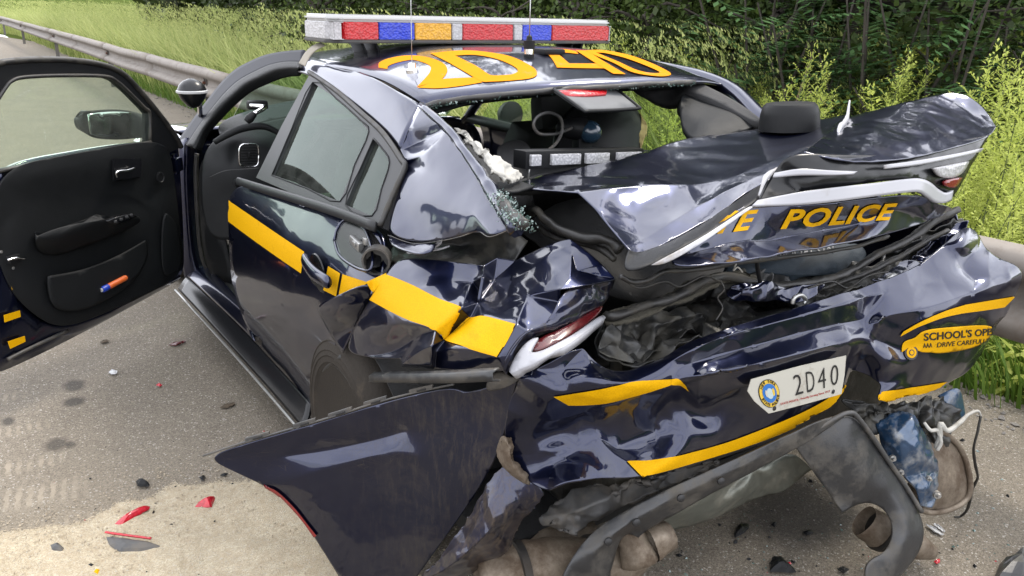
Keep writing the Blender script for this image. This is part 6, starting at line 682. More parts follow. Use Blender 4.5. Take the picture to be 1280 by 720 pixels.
# --- asphalt: worn grey-brown road with exposed aggregate, oil stains and swept absorbent dust
m, n, l, b = newmat('asphalt')
t = n.new('ShaderNodeTexCoord')
v1 = n.new('ShaderNodeTexVoronoi'); v1.inputs['Scale'].default_value = 260; l.new(t.outputs['Object'], v1.inputs['Vector'])
v2 = n.new('ShaderNodeTexVoronoi'); v2.inputs['Scale'].default_value = 190; l.new(t.outputs['Object'], v2.inputs['Vector'])
n1 = tex(n, l, 'Noise', 2.2, 8, .65); n2 = tex(n, l, 'Noise', 320, 4, .7); n3 = tex(n, l, 'Noise', 14, 6, .6)
sp = n.new('ShaderNodeSeparateColor'); l.new(v1.outputs['Color'], sp.inputs[0])
sp2 = n.new('ShaderNodeSeparateColor'); l.new(v2.outputs['Color'], sp2.inputs[0])
c = mixc(n, l, ramp(n, l, n1.outputs['Fac'], .3, .7), (0.142, 0.116, 0.083, 1), (0.192, 0.159, 0.115, 1))
c = mixc(n, l, ramp(n, l, sp.outputs[0], .05, .95), mixc(n, l, .55, c, (0.0384, 0.0358, 0.0320, 1)), mixc(n, l, .35, c, (0.2304, 0.2144, 0.1920, 1)))
c = mixc(n, l, ramp(n, l, sp2.outputs[1], .955, .97), c, (0.2944, 0.2752, 0.2432, 1))
c = mixc(n, l, ramp(n, l, n2.outputs['Fac'], .60, .72, c1=(.6,)*3+(1,)), c, (0.0320, 0.0301, 0.0275, 1))
c = mixc(n, l, ramp(n, l, n3.outputs['Fac'], .60, .75, c1=(.35,)*3+(1,)), c, (0.0640, 0.0576, 0.0512, 1))
def spot_mask(cx, cy, rx, ry, soft=.5, wob=.35):
    mpn = n.new('ShaderNodeMapping'); mpn.inputs['Location'].default_value = (-cx/rx, -cy/ry, 0); mpn.inputs['Scale'].default_value = (1/rx, 1/ry, 0)
    l.new(t.outputs['Object'], mpn.inputs['Vector'])
    ln = n.new('ShaderNodeVectorMath'); ln.operation = 'LENGTH'; l.new(mpn.outputs[0], ln.inputs[0])
    nz = tex(n, l, 'Noise', 30, 4, .6); ad = n.new('ShaderNodeMath'); ad.operation = 'MULTIPLY_ADD'; ad.inputs[1].default_value = wob*2; l.new(nz.outputs['Fac'], ad.inputs[0])
    sub = n.new('ShaderNodeMath'); sub.operation = 'SUBTRACT'; l.new(ln.outputs['Value'], sub.inputs[0]); sub.inputs[1].default_value = wob; l.new(sub.outputs[0], ad.inputs[2])
    return ramp(n, l, ad.outputs[0], 1-soft, 1.0, (1, 1, 1, 1), (0, 0, 0, 1))
STAINS = T['stains']
for (cx, cy, rx, ry) in STAINS:
    c = mixc(n, l, mixc(n, l, 1.0, spot_mask(cx, cy, rx, ry), (.72,)*3+(1,), 'MULTIPLY'), c, (0.0224, 0.0205, 0.0192, 1))
# swept dust: broad brush strokes laid in rows left of the car
for (x0, y0, ang, ln_, wd, k) in T['strokes']:
    mpn = n.new('ShaderNodeMapping'); mpn.vector_type = 'TEXTURE'; mpn.inputs['Location'].default_value = (x0, y0, 0); mpn.inputs['Rotation'].default_value = (0, 0, ang)
    l.new(t.outputs['Object'], mpn.inputs['Vector'])
    wv = n.new('ShaderNodeTexWave'); wv.wave_type = 'BANDS'; wv.bands_direction = 'X'; wv.inputs['Scale'].default_value = k; wv.inputs['Distortion'].default_value = 2.6; wv.inputs['Detail'].default_value = 3; wv.inputs['Detail Scale'].default_value = 3
    l.new(mpn.outputs[0], wv.inputs['Vector'])
    sx = n.new('ShaderNodeSeparateXYZ'); l.new(mpn.outputs[0], sx.inputs[0])
    def band(src, h, soft):
        a = n.new('ShaderNodeMath'); a.operation = 'ABSOLUTE'; l.new(src, a.inputs[0])
        nz = tex(n, l, 'Noise', 40, 4); mu = n.new('ShaderNodeMath'); mu.operation = 'MULTIPLY_ADD'; mu.inputs[1].default_value = .12; l.new(nz.outputs['Fac'], mu.inputs[0]); l.new(a.outputs[0], mu.inputs[2])
        mr = n.new('ShaderNodeMapRange'); mr.inputs['From Min'].default_value = h+.06; mr.inputs['From Max'].default_value = h+.06-soft; l.new(mu.outputs[0], mr.inputs['Value']); return mr.outputs[0]
    mk = mixc(n, l, 1.0, mixc(n, l, 1.0, band(sx.outputs['X'], ln_, .08), band(sx.outputs['Y'], wd, .05), 'MULTIPLY'), ramp(n, l, wv.outputs['Fac'], .42, .72), 'MULTIPLY')
    mk = mixc(n, l, 1.0, mk, ramp(n, l, n3.outputs['Fac'], .2, .6), 'MULTIPLY')
    c = mixc(n, l, mk, c, (0.2304, 0.1984, 0.1536, 1))
for (cx, cy, rx, ry, k_) in ((-1.65, .95, .55, .6, .5), (-1.2, .55, .5, .35, .75), (-1.8, .6, .5, .35, .8)):
    nzz = ramp(n, l, tex(n, l, 'Noise', 120, 5, .75).outputs['Fac'], .42, .62, c1=(k_,)*3+(1,))
    c = mixc(n, l, mixc(n, l, 1.0, spot_mask(cx, cy, rx, ry, .8, .2), nzz, 'MULTIPLY'), c, (0.2304, 0.1920, 0.1376, 1))
l.new(c, b.inputs['Base Color']); b.inputs['Roughness'].default_value = .9; b.inputs['Specular IOR Level'].default_value = .25
bs = mixc(n, l, .5, v1.outputs['Distance'], n2.outputs['Fac']); bumpn(n, l, b, bs, .7, .006)
ys = np.concatenate([np.arange(-40, 40, 2.), [60, 100, 200, 500]]); V = []
xs_ = [-200, -60, -20, -8, -4, -2, -1, 0, .6]
for y in ys:
    for w in xs_: V.append((w if w < 0 else rail_x(y)+w-.0 if w == .6 else min(w, rail_x(y)), y, .0))
road = mesh_obj('road', V, [q[::-1] for q in grid_faces(len(ys), len(xs_))], 'asphalt'); road['kind'] = 'structure'
# --- gravel and litter along the road edge
def scatter_stones(name, mat, n_, fx, size, label, cat_, seed):
    r_ = np.random.default_rng(seed); V = []; F = []
    base = np.array([(1, 0, 0), (-1, 0, 0), (0, 1, 0), (0, -1, 0), (0, 0, 1), (0, 0, -1)], float)
    fc = [(0, 2, 4), (2, 1, 4), (1, 3, 4), (3, 0, 4), (2, 0, 5), (1, 2, 5), (3, 1, 5), (0, 3, 5)]
    for i in range(n_):
        x_, y_, z_ = fx(r_); s = size[0]+(size[1]-size[0])*r_.random()**3; q = base*(s*(.6+.8*r_.random(3)))
        q = q*(.7+.6*r_.random((6, 1))); a = r_.random()*6.28; ca, sa = math.cos(a), math.sin(a)
        q = np.stack([q[:, 0]*ca-q[:, 1]*sa, q[:, 0]*sa+q[:, 1]*ca, q[:, 2]*.7], 1)+(x_, y_, z_+s*.3)
        k = len(V); V += q.tolist(); F += [(a_+k, b_+k, c_+k) for a_, b_, c_ in fc]
    o = mesh_obj(name, V, F, mat, None, False); return tag(o, label, cat_, None, 'stuff')
plain('stone_grey', (.24, .22, .195), .85, var=.6, vscale=60)
plain('litter_brown', (.09, .065, .04), .9, var=.5, vscale=30)
def edge_pt(r_):
    y = -3+r_.random()**1.5*26; x_ = rail_x(y)+.45+r_.normal()*.16; return x_, y, 0
scatter_stones('gravel', 'stone_grey', 2600, edge_pt, (.006, .022), 'loose grey gravel along the edge of the road', 'gravel', 3)
def road_pt(r_):
    return -2.4+r_.random()*4.2, -1.4+r_.random()**1.3*6.5, 0
scatter_stones('grit', 'stone_grey', 1500, road_pt, (.0015, .006), 'fine grit and crumbs strewn over the asphalt', 'grit', 5)
# --- absorbent sand poured on the road
m, n, l, b = newmat('sand')
g1 = tex(n, l, 'Voronoi', 320); g2 = tex(n, l, 'Noise', 26, 6, .7); g3 = tex(n, l, 'Noise', 420, 3, .7)
sg = n.new('ShaderNodeSeparateColor'); l.new(g1.outputs['Color'], sg.inputs[0])
c = mixc(n, l, sg.outputs[0], (0.27, 0.225, 0.15, 1), (0.50, 0.435, 0.32, 1)); c = mixc(n, l, ramp(n, l, g2.outputs['Fac'], .35, .75), c, (0.29, 0.23, 0.148, 1)); c = mixc(n, l, ramp(n, l, sg.outputs[1], .88, .93), c, (0.3520, 0.3200, 0.2560, 1))
l.new(c, b.inputs['Base Color']); b.inputs['Roughness'].default_value = .95; bumpn(n, l, b, mixc(n, l, .5, g1.outputs['Distance'], g3.outputs['Fac']), 1.0, .006)
an_ = n.new('ShaderNodeAttribute'); an_.attribute_name = 'cover'; gn = tex(n, l, 'Noise', 150, 5, .8)
ma = n.new('ShaderNodeMath'); ma.operation = 'ADD'; l.new(an_.outputs['Fac'], ma.inputs[0]); l.new(gn.outputs['Fac'], ma.inputs[1])
al = ramp(n, l, ma.outputs[0], .78, .82); trn = n.new('ShaderNodeBsdfTransparent'); mx = n.new('ShaderNodeMixShader')
l.new(al, mx.inputs[0]); l.new(trn.outputs[0], mx.inputs[1]); l.new(b.outputs[0], mx.inputs[2]); l.new(mx.outputs[0], n['Material Output'].inputs['Surface'])
edge = resample(T['sand_edge'], 120); cen = edge.mean(0); V = []; F = []; COV = []
for k in range(120):
    e = edge[k]; d = e-cen; wob = 1+.07*noise.noise(Vector(e*6))+.05*noise.noise(Vector(e*22))+.02*noise.noise(Vector(e*60))
    for j in range(26):
        s = j/25*wob*1.08; p = cen+d*s; COV.append(min(1, max(0, (1-j/25)*3.4))); fade = min(1, (1-j/25)*3.2)
        V.append((p[0], p[1], .0015+fade*(.010+.010*fbm(p, 5, 3)+.003*fbm(p, 40, 1))))
for k in range(120):
    for j in range(25):
        a = k*26+j; b_ = ((k+1) % 120)*26+j; F.append([a, a+1, b_+1, b_])
so = mesh_obj('absorbent_sand', V, F, 'sand'); ca_ = so.data.attributes.new('cover', 'FLOAT', 'POINT'); ca_.data.foreach_set('value', COV); tag(so, 'pale tan absorbent granules spread on the asphalt in the foreground', 'sand', None, 'stuff')
def sand_pt(r_):
    k = r_.integers(0, 120); f = r_.random()**.45*1.22; p = cen+(edge[k]-cen)*f; return p[0]+r_.normal()*.03, p[1]+r_.normal()*.03, .004 if f > 1 else .012
plain('sand_grain', (.42, .35, .25), .9, var=.45, vscale=90)
scatter_stones('sand_grains', 'sand_grain', 9000, sand_pt, (.0012, .0042), 'coarse tan grains on and around the absorbent sand', 'sand', 9)
def glass_pt(r_):
    k = r_.random()
    if k < .7: return -.1+r_.normal()*.5, -.55+r_.normal()*.18, .0
    return .6+r_.normal()*.4, -.8+r_.normal()*.2, 0
scatter_stones('glass_crumbs', 'glass_crumb', 420, glass_pt, (.002, .006), 'greenish crumbs of shattered safety glass under the bumper', 'glass', 11)

# --- guardrail
m = plain('rail_steel', (.235, .205, .175), .7, metal=.0, var=.18, vscale=5, dust=.35, dustc=(.19, .155, .125), bump=.12, bscale=30)
plain('post_steel', (.17, .16, .15), .6, metal=.3, dust=.3); plain('rust', (.14, .05, .025), .9)
gr = thing('guardrail', 'long beige steel W-beam guardrail on posts running behind the car', 'guardrail', (rail_x(6), 6, 0))
prof = [(-.035, .80), (-.028, .815), (.028, .795), (.045, .765), (.045, .735), (-.028, .70), (-.040, .68), (-.040, .64), (-.028, .62), (.045, .585), (.045, .555), (.028, .525), (-.028, .505), (-.035, .52)]
pth = cat([(p[0], p[1], 0) for p in RAIL], 10)
segs = [(-4, 3.9), (3.9, 8.2), (8.2, 12.4), (12.4, 16.6), (16.6, 21), (21, 26), (26, 34), (34, 46), (46, 70), (70, 110)]
for si, (a, b_) in enumerate(segs):
    V = []; m_ = 9
    for i in range(m_):
        y = a+(b_+.12-a)*i/(m_-1); x0 = rail_x(y)+.004*(si % 2)
        sag = .012*noise.noise(Vector((y*.5, 1, 2)))
        for (dx, z) in prof: V.append((x0-dx*1.15, y, .48+(z-.505)*1.19+sag))
    k = len(prof); F = [[i*k+j, i*k+j+1, (i+1)*k+j+1, (i+1)*k+j] for i in range(m_-1) for j in range(k-1)]
    V = np.array(V); N = vnorm(V, F); V, F = solidify(V, F, N, .004)
    mesh_obj('rail_beam', V, F, 'rail_steel', gr)
for y in (1.2, 5.0, 9.4, 16.6, 25.6, 36, 46, 58, 70):
    bm = bmesh.new(); x0 = rail_x(y)+.10
    boxm(bm, (x0, y, .37), (.008, .10, .80)); boxm(bm, (x0-.04, y-.052, .37), (.08, .006, .80)); boxm(bm, (x0-.04, y+.052, .37), (.08, .006, .80))
    bm_obj('post', bm, 'post_steel', gr, False)
    cyl('bolt', (rail_x(y)-.01, y, .66), (rail_x(y)+.07, y, .66), .018, 'rust', gr, seg=8)

# --- grasses
def leafmat(name, c0, c1, rough=.6, trans=.35, scale=1.2):
    c0 = tuple(v*ALB for v in c0); c1 = tuple(v*ALB for v in c1)
    m, n, l, b = newmat(name)
    gi = n.new('ShaderNodeNewGeometry'); x = tex(n, l, 'Noise', scale, 4)
    f = mixc(n, l, .5, ramp(n, l, x.outputs['Fac'], .3, .7), gi.outputs['Random Per Island'])
    c = mixc(n, l, f, c0, c1); l.new(c, b.inputs['Base Color']); b.inputs['Roughness'].default_value = rough
    b.inputs['Specular IOR Level'].default_value = .25
    tl = n.new('ShaderNodeBsdfTranslucent'); l.new(c, tl.inputs['Color'])
    mx = n.new('ShaderNodeMixShader'); mx.inputs[0].default_value = trans
    l.new(b.outputs[0], mx.inputs[1]); l.new(tl.outputs[0], mx.inputs[2]); l.new(mx.outputs[0], n['Material Output'].inputs['Surface']); return m
leafmat('grass_green', (.08, .17, .02), (.24, .36, .06)); leafmat('grass_straw', (.24, .34, .07), (.74, .76, .30), trans=.5)
leafmat('weed_leaf', (.42, .52, .08), (.90, .95, .28), trans=.55); leafmat('leaf_dark', (.022, .040, .010), (.07, .10, .024), .5, .3)
leafmat('leaf_mid', (.04, .08, .016), (.14, .20, .045), .5, .4); leafmat('leaf_sumac', (.06, .15, .05), (.17, .31, .11), .45, .4)
leafmat('leaf_yellow', (.16, .20, .02), (.34, .34, .05), .5, .4)
plain('bark', (.055, .045, .035), .95, bump=.8, bscale=30, var=.4); plain('dead_wood', (.17, .12, .075), .9, var=.3); plain('stem', (.12, .15, .05), .8)
def blades(n_, fpos, hgt, wid, lean, seed):
    r_ = np.random.default_rng(seed); V = []; F = []
    for i in range(n_):
        x_, y_ = fpos(r_); h = hgt[0]+(hgt[1]-hgt[0])*r_.random(); w = wid*(.6+.8*r_.random())
        a = r_.random()*6.28; ca, sa = math.cos(a), math.sin(a); ln_ = lean*(.3+r_.random()); b = r_.normal()*.6+1.9
        lx, ly = math.cos(b)*ln_*h, math.sin(b)*ln_*h; z0 = ground_z(x_, y_)
        k = len(V)
        for (t_, ww) in ((0, 1), (.45, .85), (.8, .5)):
            cx, cy, cz = x_+lx*t_*t_, y_+ly*t_*t_, z0+h*t_*(1-.12*ln_*t_)
            V += [(cx-ca*w*ww, cy-sa*w*ww, cz), (cx+ca*w*ww, cy+sa*w*ww, cz)]
        V.append((x_+lx, y_+ly, z0+h*(1-.18*ln_)))
        F += [(k, k+1, k+3, k+2), (k+2, k+3, k+5, k+4), (k+4, k+5, k+6)]
    return V, F
def verge_near(r_):
    y = -3.5+r_.random()**1.3*24; return rail_x(y)+.45+abs(r_.normal())*1.1, y
def verge_far(r_):
    y = 2+r_.random()*40; return rail_x(y)+.6+r_.random()**1.2*13, y
V, F = blades(26000, verge_near, (.08, .34), .006, .5, 1); o = mesh_obj('short_grass', V, F, 'grass_green'); tag(o, 'short green grass and clover growing at the foot of the guardrail', 'grass', None, 'stuff')
V, F = blades(30000, verge_far, (.45, 1.0), .008, .55, 2); o = mesh_obj('meadow_grass', V, F, 'grass_green'); tag(o, 'knee high green meadow grass beyond the guardrail', 'grass', None, 'stuff')
def verge_tall(r_):
    y = 3+r_.random()**1.2*55; return rail_x(y)+.5+abs(r_.normal())*3.4, y
V, F = blades(26000, verge_tall, (.95, 1.6), .008, .8, 3)
r_ = np.random.default_rng(4)
for i in range(7000):      # nodding seed heads
    x_, y_ = verge_tall(r_); z0 = ground_z(x_, y_); h = 1.1+.5*r_.random(); b = r_.normal()*.5+1.9
    for j in range(9):
        t_ = j/8; px, py, pz = x_+math.cos(b)*.30*t_**2+r_.normal()*.010, y_+math.sin(b)*.30*t_**2+r_.normal()*.010, z0+h-.06*t_+.22*t_*(1-t_*.4)
        s = .022*(1.1-t_*.6); k = len(V); a = r_.random()*6.28
        V += [(px-math.cos(a)*s*.5, py-math.sin(a)*s*.5, pz), (px+math.cos(a)*s*.5, py+math.sin(a)*s*.5, pz+s*.6), (px+math.cos(b)*s, py+math.sin(b)*s, pz+s*1.9)]; F.append((k, k+1, k+2))
o = mesh_obj('tall_grass', V, F, 'grass_straw'); tag(o, 'tall pale seeding grass leaning over behind the guardrail', 'grass', None, 'stuff')
# broad-leaved ground cover at the near road edge on the right
def broad_pt(r_):
    y = -2.4+r_.random()*4; return rail_x(y)+.62+abs(r_.normal())*.55, y
V = []; F = []; r_ = np.random.default_rng(8)
for i in range(2600):
    x_, y_ = broad_pt(r_); z0 = ground_z(x_, y_)+.03+.22*r_.random()**1.5; a = r_.random()*6.28; s = .018+.028*r_.random(); ti = r_.normal()*.5
    ca, sa = math.cos(a), math.sin(a); k = len(V)
    for (u, v) in ((-1, 0), (-.3, .55), (.5, .45), (1.1, 0), (.5, -.45), (-.3, -.55)):
        V.append((x_+(u*ca-v*sa)*s, y_+(u*sa+v*ca)*s, z0+u*s*ti+abs(v)*s*.3))
    F.append((k, k+1, k+2, k+3)); F.append((k, k+3, k+4, k+5))
o = mesh_obj('clover_patch', V, F, 'weed_leaf'); tag(o, 'low bright green leafy ground cover by the right road edge', 'ground cover', None, 'stuff')

# --- feathery roadside weeds (each an individual)
def weed_mesh(seed, h):
    r_ = np.random.default_rng(seed); V = []; F = []; SV = []; SF = []
    bend = r_.normal(size=2)*.12
    def stem(z): t_ = z/h; return np.array((bend[0]*t_**2*h, bend[1]*t_**2*h, z))
    def leaf(p, d, ln_, w):
        d = d/np.linalg.norm(d); s = np.cross(d, (0, 0, 1)); s = s/max(np.linalg.norm(s), .01)*w; k = len(V)
        V.extend([p, p+d*ln_*.5+s, p+d*ln_+np.array((0, 0, -ln_*.15)), p+d*ln_*.5-s]); F.append((k, k+1, k+2, k+3))
    nb = int(30*h)
    for i in range(nb):
        t_ = .12+.88*i/nb; z = h*t_; p = stem(z); a = i*2.4+r_.normal()*.3; L_ = h*(.30*(1-t_)**.8+.05)*(.8+.4*r_.random())
        d = np.array((math.cos(a), math.sin(a), .75+.5*t_)); d /= np.linalg.norm(d); m_ = max(4, int(L_/.022))
        for j in range(m_):
            q = p+d*L_*(j+1)/m_+np.array((0, 0, -.10*L_*(j/m_)**2))
            for s_ in (-1, 1):
                dd = d+s_*1.1*np.cross(d, (0, 0, 1))+r_.normal(size=3)*.35; leaf(q, dd, (.018+.028*(1-j/m_))*(.8+.5*r_.random()), .0045+.003*r_.random())
    for i in range(40):
        z = h*(.82+.24*r_.random()); p = stem(z)+r_.normal(size=3)*.012; leaf(p, r_.normal(size=3)+np.array((0, 0, 1.4)), .035, .006)
    P = [stem(h*t_) for t_ in np.linspace(0, 1.03, 8)]
    for i, p in enumerate(P):
        rr = .006*(1-i/9)
        for k in range(4): SV.append(p+rr*np.array((math.cos(k*1.57), math.sin(k*1.57), 0)))
    for i in range(7):
        for k in range(4): SF.append((i*4+k, i*4+(k+1) % 4, i*4+4+(k+1) % 4, i*4+4+k))
    return V, F, SV, SF
WV = []
for i, h in enumerate((1.0, 1.2, 1.35, .85, 1.1)):
    V, F, SV, SF = weed_mesh(20+i, h)
    me = bpy.data.meshes.new('leaves'); me.from_pydata([tuple(p) for p in V], [], F); me.materials.append(MATS['weed_leaf'])
    ms = bpy.data.meshes.new('stalk'); ms.from_pydata([tuple(p) for p in SV], [], SF); ms.materials.append(MATS['stem']); WV.append((me, ms, h))
r_ = np.random.default_rng(31)
spots = []
while len(spots) < 230:
    deg = 30+52*r_.random(); dist = 2.5+7*r_.random()**.8; x_ = -1.79+math.sin(R(deg))*dist; y_ = -1.86+math.cos(R(deg))*dist; w = x_-rail_x(y_)
    if .7 < w < 4.2: spots.append((x_, y_, w))
for i, (x_, y_, w) in enumerate(spots):
    me, ms, h = WV[r_.integers(0, 5)]
    e = thing('weed_plant', 'feathery yellow-green roadside weed standing between the guardrail and the woods', 'weed', (x_, y_, ground_z(x_, y_)-.02), 'feathery weeds behind the guardrail')
    e.rotation_euler = (0, 0, r_.random()*6.28); s = (.66 if w < 1.3 else .80)+.36*r_.random()**1.2; e.scale = (s, s, s)
    for nm, mm in (('leaves', me), ('stalk', ms)):
        c_ = bpy.data.objects.new(nm, mm); col.objects.link(c_); c_.parent = e

# --- trees
def limb(SV, SF, P, r0, r1, seg=7):
    P = cat(P, 4); k0 = len(SV); m_ = len(P)
    for i, p in enumerate(P):
        t_ = P[min(i+1, m_-1)]-P[max(i-1, 0)]; t_ = t_/np.linalg.norm(t_); a = np.cross(t_, (.3, .9, .2)); a /= np.linalg.norm(a); b = np.cross(t_, a)
        rr = r0+(r1-r0)*i/(m_-1)
        for k in range(seg): SV.append(p+rr*(a*math.cos(6.283*k/seg)+b*math.sin(6.283*k/seg)))
    for i in range(m_-1):
        for k in range(seg): SF.append((k0+i*seg+k, k0+i*seg+(k+1) % seg, k0+(i+1)*seg+(k+1) % seg, k0+(i+1)*seg+k))
def tree_mesh(seed, H, spread, low, nleaf, ls):
    r_ = np.random.default_rng(seed); SV = []; SF = []; V = []; F = []; tips = []
    tr = [np.array((r_.normal()*.05*i, r_.normal()*.05*i, H*.85*i/5)) for i in range(6)]; limb(SV, SF, tr, .05+H*.017, .02)
    for i in range(26):
        z = low*H+(.92-low)*H*r_.random(); a = r_.random()*6.28; L_ = spread*(1.05-.5*abs(z/H-.4))*(.6+.6*r_.random())
        p0 = np.array((0, 0, z)); d = np.array((math.cos(a), math.sin(a), .25+.3*r_.random()-(.35 if z < .3*H else 0)))
        pts = [p0, p0+d*L_*.5+r_.normal(size=3)*.1, p0+d*L_+r_.normal(size=3)*.15+np.array((0, 0, -.1*L_))]
        limb(SV, SF, pts, .035, .008, 5)
        for t_ in (.45, .65, .85, 1.0, 1.1): tips.append((p0+d*L_*t_+r_.normal(size=3)*.2, .35+.25*r_.random()))
    per = nleaf//len(tips)
    for (p, rad) in tips:
        for j in range(per):
            g = r_.normal(size=3); g = g/np.linalg.norm(g)*rad*r_.random()**.45*np.array((1, 1, .6)); q = p+g
            d = g/rad+r_.normal(size=3)*.6+np.array((0, 0, -.25)); d /= np.linalg.norm(d); s = np.cross(d, r_.normal(size=3)+np.array((0, 0, 1.2))); s /= max(np.linalg.norm(s), .01)
            L_ = ls*(.7+.6*r_.random()); k = len(V)
            V += [q, q+d*L_*.45+s*L_*.32, q+d*L_, q+d*L_*.45-s*L_*.32]; F.append((k, k+1, k+2, k+3))
    return V, F, SV, SF
def pinnate(V, F, p, d, L_, r_):
    """a compound leaf: paired leaflets along a drooping rib"""
    d = d/np.linalg.norm(d); s = np.cross(d, (0, 0, 1)); s /= max(np.linalg.norm(s), .01); n_ = 7
    for j in range(1, n_+1):
        t_ = j/n_; q = p+d*L_*t_+np.array((0, 0, -.28*L_*t_*t_)); l_ = L_*.30*(1.05-.5*abs(t_-.45)*1.6)
        for sg in (-1, 1):
            e = s*sg+d*.55+np.array((0, 0, -.25)); e /= np.linalg.norm(e); f = np.cross(e, (0, 0, 1)); f /= max(np.linalg.norm(f), .01); k = len(V)
            V += [q, q+e*l_*.45+f*l_*.16, q+e*l_, q+e*l_*.45-f*l_*.16]; F.append((k, k+1, k+2, k+3))
def sumac_mesh(seed, H):
    r_ = np.random.default_rng(seed); SV = []; SF = []; V = []; F = []
    for b in range(7):
        a = r_.random()*6.28; top = np.array((math.cos(a)*H*.42*r_.random()**.5, math.sin(a)*H*.42*r_.random()**.5, H*(.55+.45*r_.random())))
        limb(SV, SF, [np.zeros(3), top*.5+np.array((0, 0, .05)), top], .022, .008, 5)
        for i in range(15):
            t_ = .35+.65*r_.random(); th = i*2.4; d = np.array((math.cos(th), math.sin(th), .35+.3*r_.normal())); pinnate(V, F, top*t_+r_.normal(size=3)*.03, d, .38+.22*r_.random(), r_)
    return V, F, SV, SF
def bake(tag_, V, F, SV, SF, lm):
    a = bpy.data.meshes.new('crown'); a.from_pydata([tuple(p) for p in V], [], F); a.materials.append(MATS[lm])
    b = bpy.data.meshes.new('trunk'); b.from_pydata([tuple(p) for p in SV], [], SF); b.materials.append(MATS['bark']); b.shade_smooth(); return a, b
TV = [bake('a', *tree_mesh(41, 7.5, 2.6, .10, 9000, .15), 'leaf_dark'), bake('b', *tree_mesh(42, 6.0, 2.2, .05, 8000, .13), 'leaf_mid'), bake('c', *tree_mesh(43, 8.5, 2.8, .16, 9000, .16), 'leaf_dark')]
def plant(name, pair, loc, rz, s, label, cat_, group):
    e = thing(name, label, cat_, loc, group); e.rotation_euler = (0, 0, rz); e.scale = (s, s, s)
    for nm, mm in (('crown', pair[0]), ('trunk', pair[1])):
        c_ = bpy.data.objects.new(nm, mm); col.objects.link(c_); c_.parent = e
    return e
def polar(deg, dist):   # bearing from the parked car's rear corner, clockwise from +Y
    return -1.79+math.sin(R(deg))*dist, -1.86+math.cos(R(deg))*dist
r_ = np.random.default_rng(77)
k = 0
for deg, dist in ((19.5, 25), (22, 17), (25, 20), (27, 15), (30, 17), (33, 14.5), (36, 15), (39, 13), (42, 14), (45.5, 12.2), (49, 13), (52, 11.5), (56, 11.5), (60, 10.8), (64, 11), (69, 10.5)):
    x_, y_ = polar(deg, dist); plant('forest_tree', TV[k % 3], (x_, y_, ground_z(x_, y_)-.1), r_.random()*6.28, .76+.22*r_.random(), 'leafy tree with low dark green branches in the front row of the woods', 'tree', 'trees in the front row of the woods'); k += 1
for deg, dist in ((17, 34), (21, 27), (24, 27), (28, 23), (32, 21), (36, 20), (40, 19), (44, 18), (48, 17), (53, 16.5), (58, 16), (63, 15.5), (69, 15)):
    x_, y_ = polar(deg, dist); plant('forest_tree', TV[(k*2) % 3], (x_, y_, ground_z(x_, y_)-.1), r_.random()*6.28, .85+.22*r_.random(), 'tall dark tree standing in the shade deeper inside the woods', 'tree', 'trees deeper in the woods'); k += 1
SU = [bake('s', *sumac_mesh(51, 2.3), 'leaf_sumac'), bake('s', *sumac_mesh(52, 1.9), 'leaf_sumac')]
for i, (deg, dist, s) in enumerate(((50.5, 8.6, 1.05), (54, 8.2, 1.1), (57.5, 8.0, 1.0), (47, 9.6, .8), (61.5, 7.8, .95), (65, 8, 1.0))):
    x_, y_ = polar(deg, dist); plant('sumac_shrub', SU[i % 2], (x_, y_, ground_z(x_, y_)), i*1.3, s, {47: 'smallest and leftmost', 50.5: 'second', 54: 'third', 57.5: 'fourth', 61.5: 'fifth', 65: 'rightmost'}[deg]+' sumac shrub from the left at the edge of the woods', 'shrub', 'sumac shrubs at the edge of the woods')
BU = [bake('b', *tree_mesh(61, 2.0, .9, .0, 2600, .075), 'leaf_mid'), bake('b', *tree_mesh(62, 1.6, .8, .0, 2400, .06), 'leaf_yellow')]
for i, (deg, dist, s, q) in enumerate(((20.5, 15, 1.0, 0), (29, 12.5, .9, 0), (33.5, 11.5, .9, 0), (38, 11, 1.0, 0), (42.5, 10.5, .9, 0), (45, 9.8, .7, 1), (61, 9.2, .8, 1), (51, 10.5, 1.1, 0), (67, 8.6, .9, 0), (72, 8.5, 1, 0), (78, 8.5, 1, 0))):
    x_, y_ = polar(deg, dist); plant('understorey_bush', BU[q], (x_, y_, ground_z(x_, y_)), i*2.1, s, (('green' if q == 0 else 'yellow-leaved')+' bush growing low under the front row of trees') if q == 0 else ('yellow-leaved bush left of the sumac shrubs' if deg < 50 else 'yellow-leaved bush among the sumac shrubs on the right'), 'bush', ('green' if q == 0 else 'yellow')+' bushes under the trees')
# bare branches fallen at the wood's edge
for i, (deg, dist, L_, lab) in enumerate(((52.3, 7.6, 1.5, 'forked bare dead branch leaning out in front of the sumac'), (47.5, 7.8, .9, 'clump of dry brown stalks left of the sumac'), (49, 7.4, .7, 'short dry brown twig clump behind the trunk lid'))):
    x_, y_ = polar(deg, dist); SV = []; SF = []; rr = np.random.default_rng(90+i)
    limb(SV, SF, [(0, 0, 0), (.1, .05, L_*.5), (.25, .0, L_)], .02, .006, 5)
    for j in range(9 if i else 5):
        a = rr.random()*6.28; z = L_*(.1+.6*rr.random()); limb(SV, SF, [(.1*z, 0, z), (.1*z+math.cos(a)*.2, math.sin(a)*.2, z+.25), (.1*z+math.cos(a)*.45, math.sin(a)*.45, z+.4*rr.random())], .008, .003, 4)
    o = mesh_obj('dead_branch', SV, SF, 'dead_wood'); o.location = (x_, y_, ground_z(x_, y_)); tag(o, lab, 'branch')
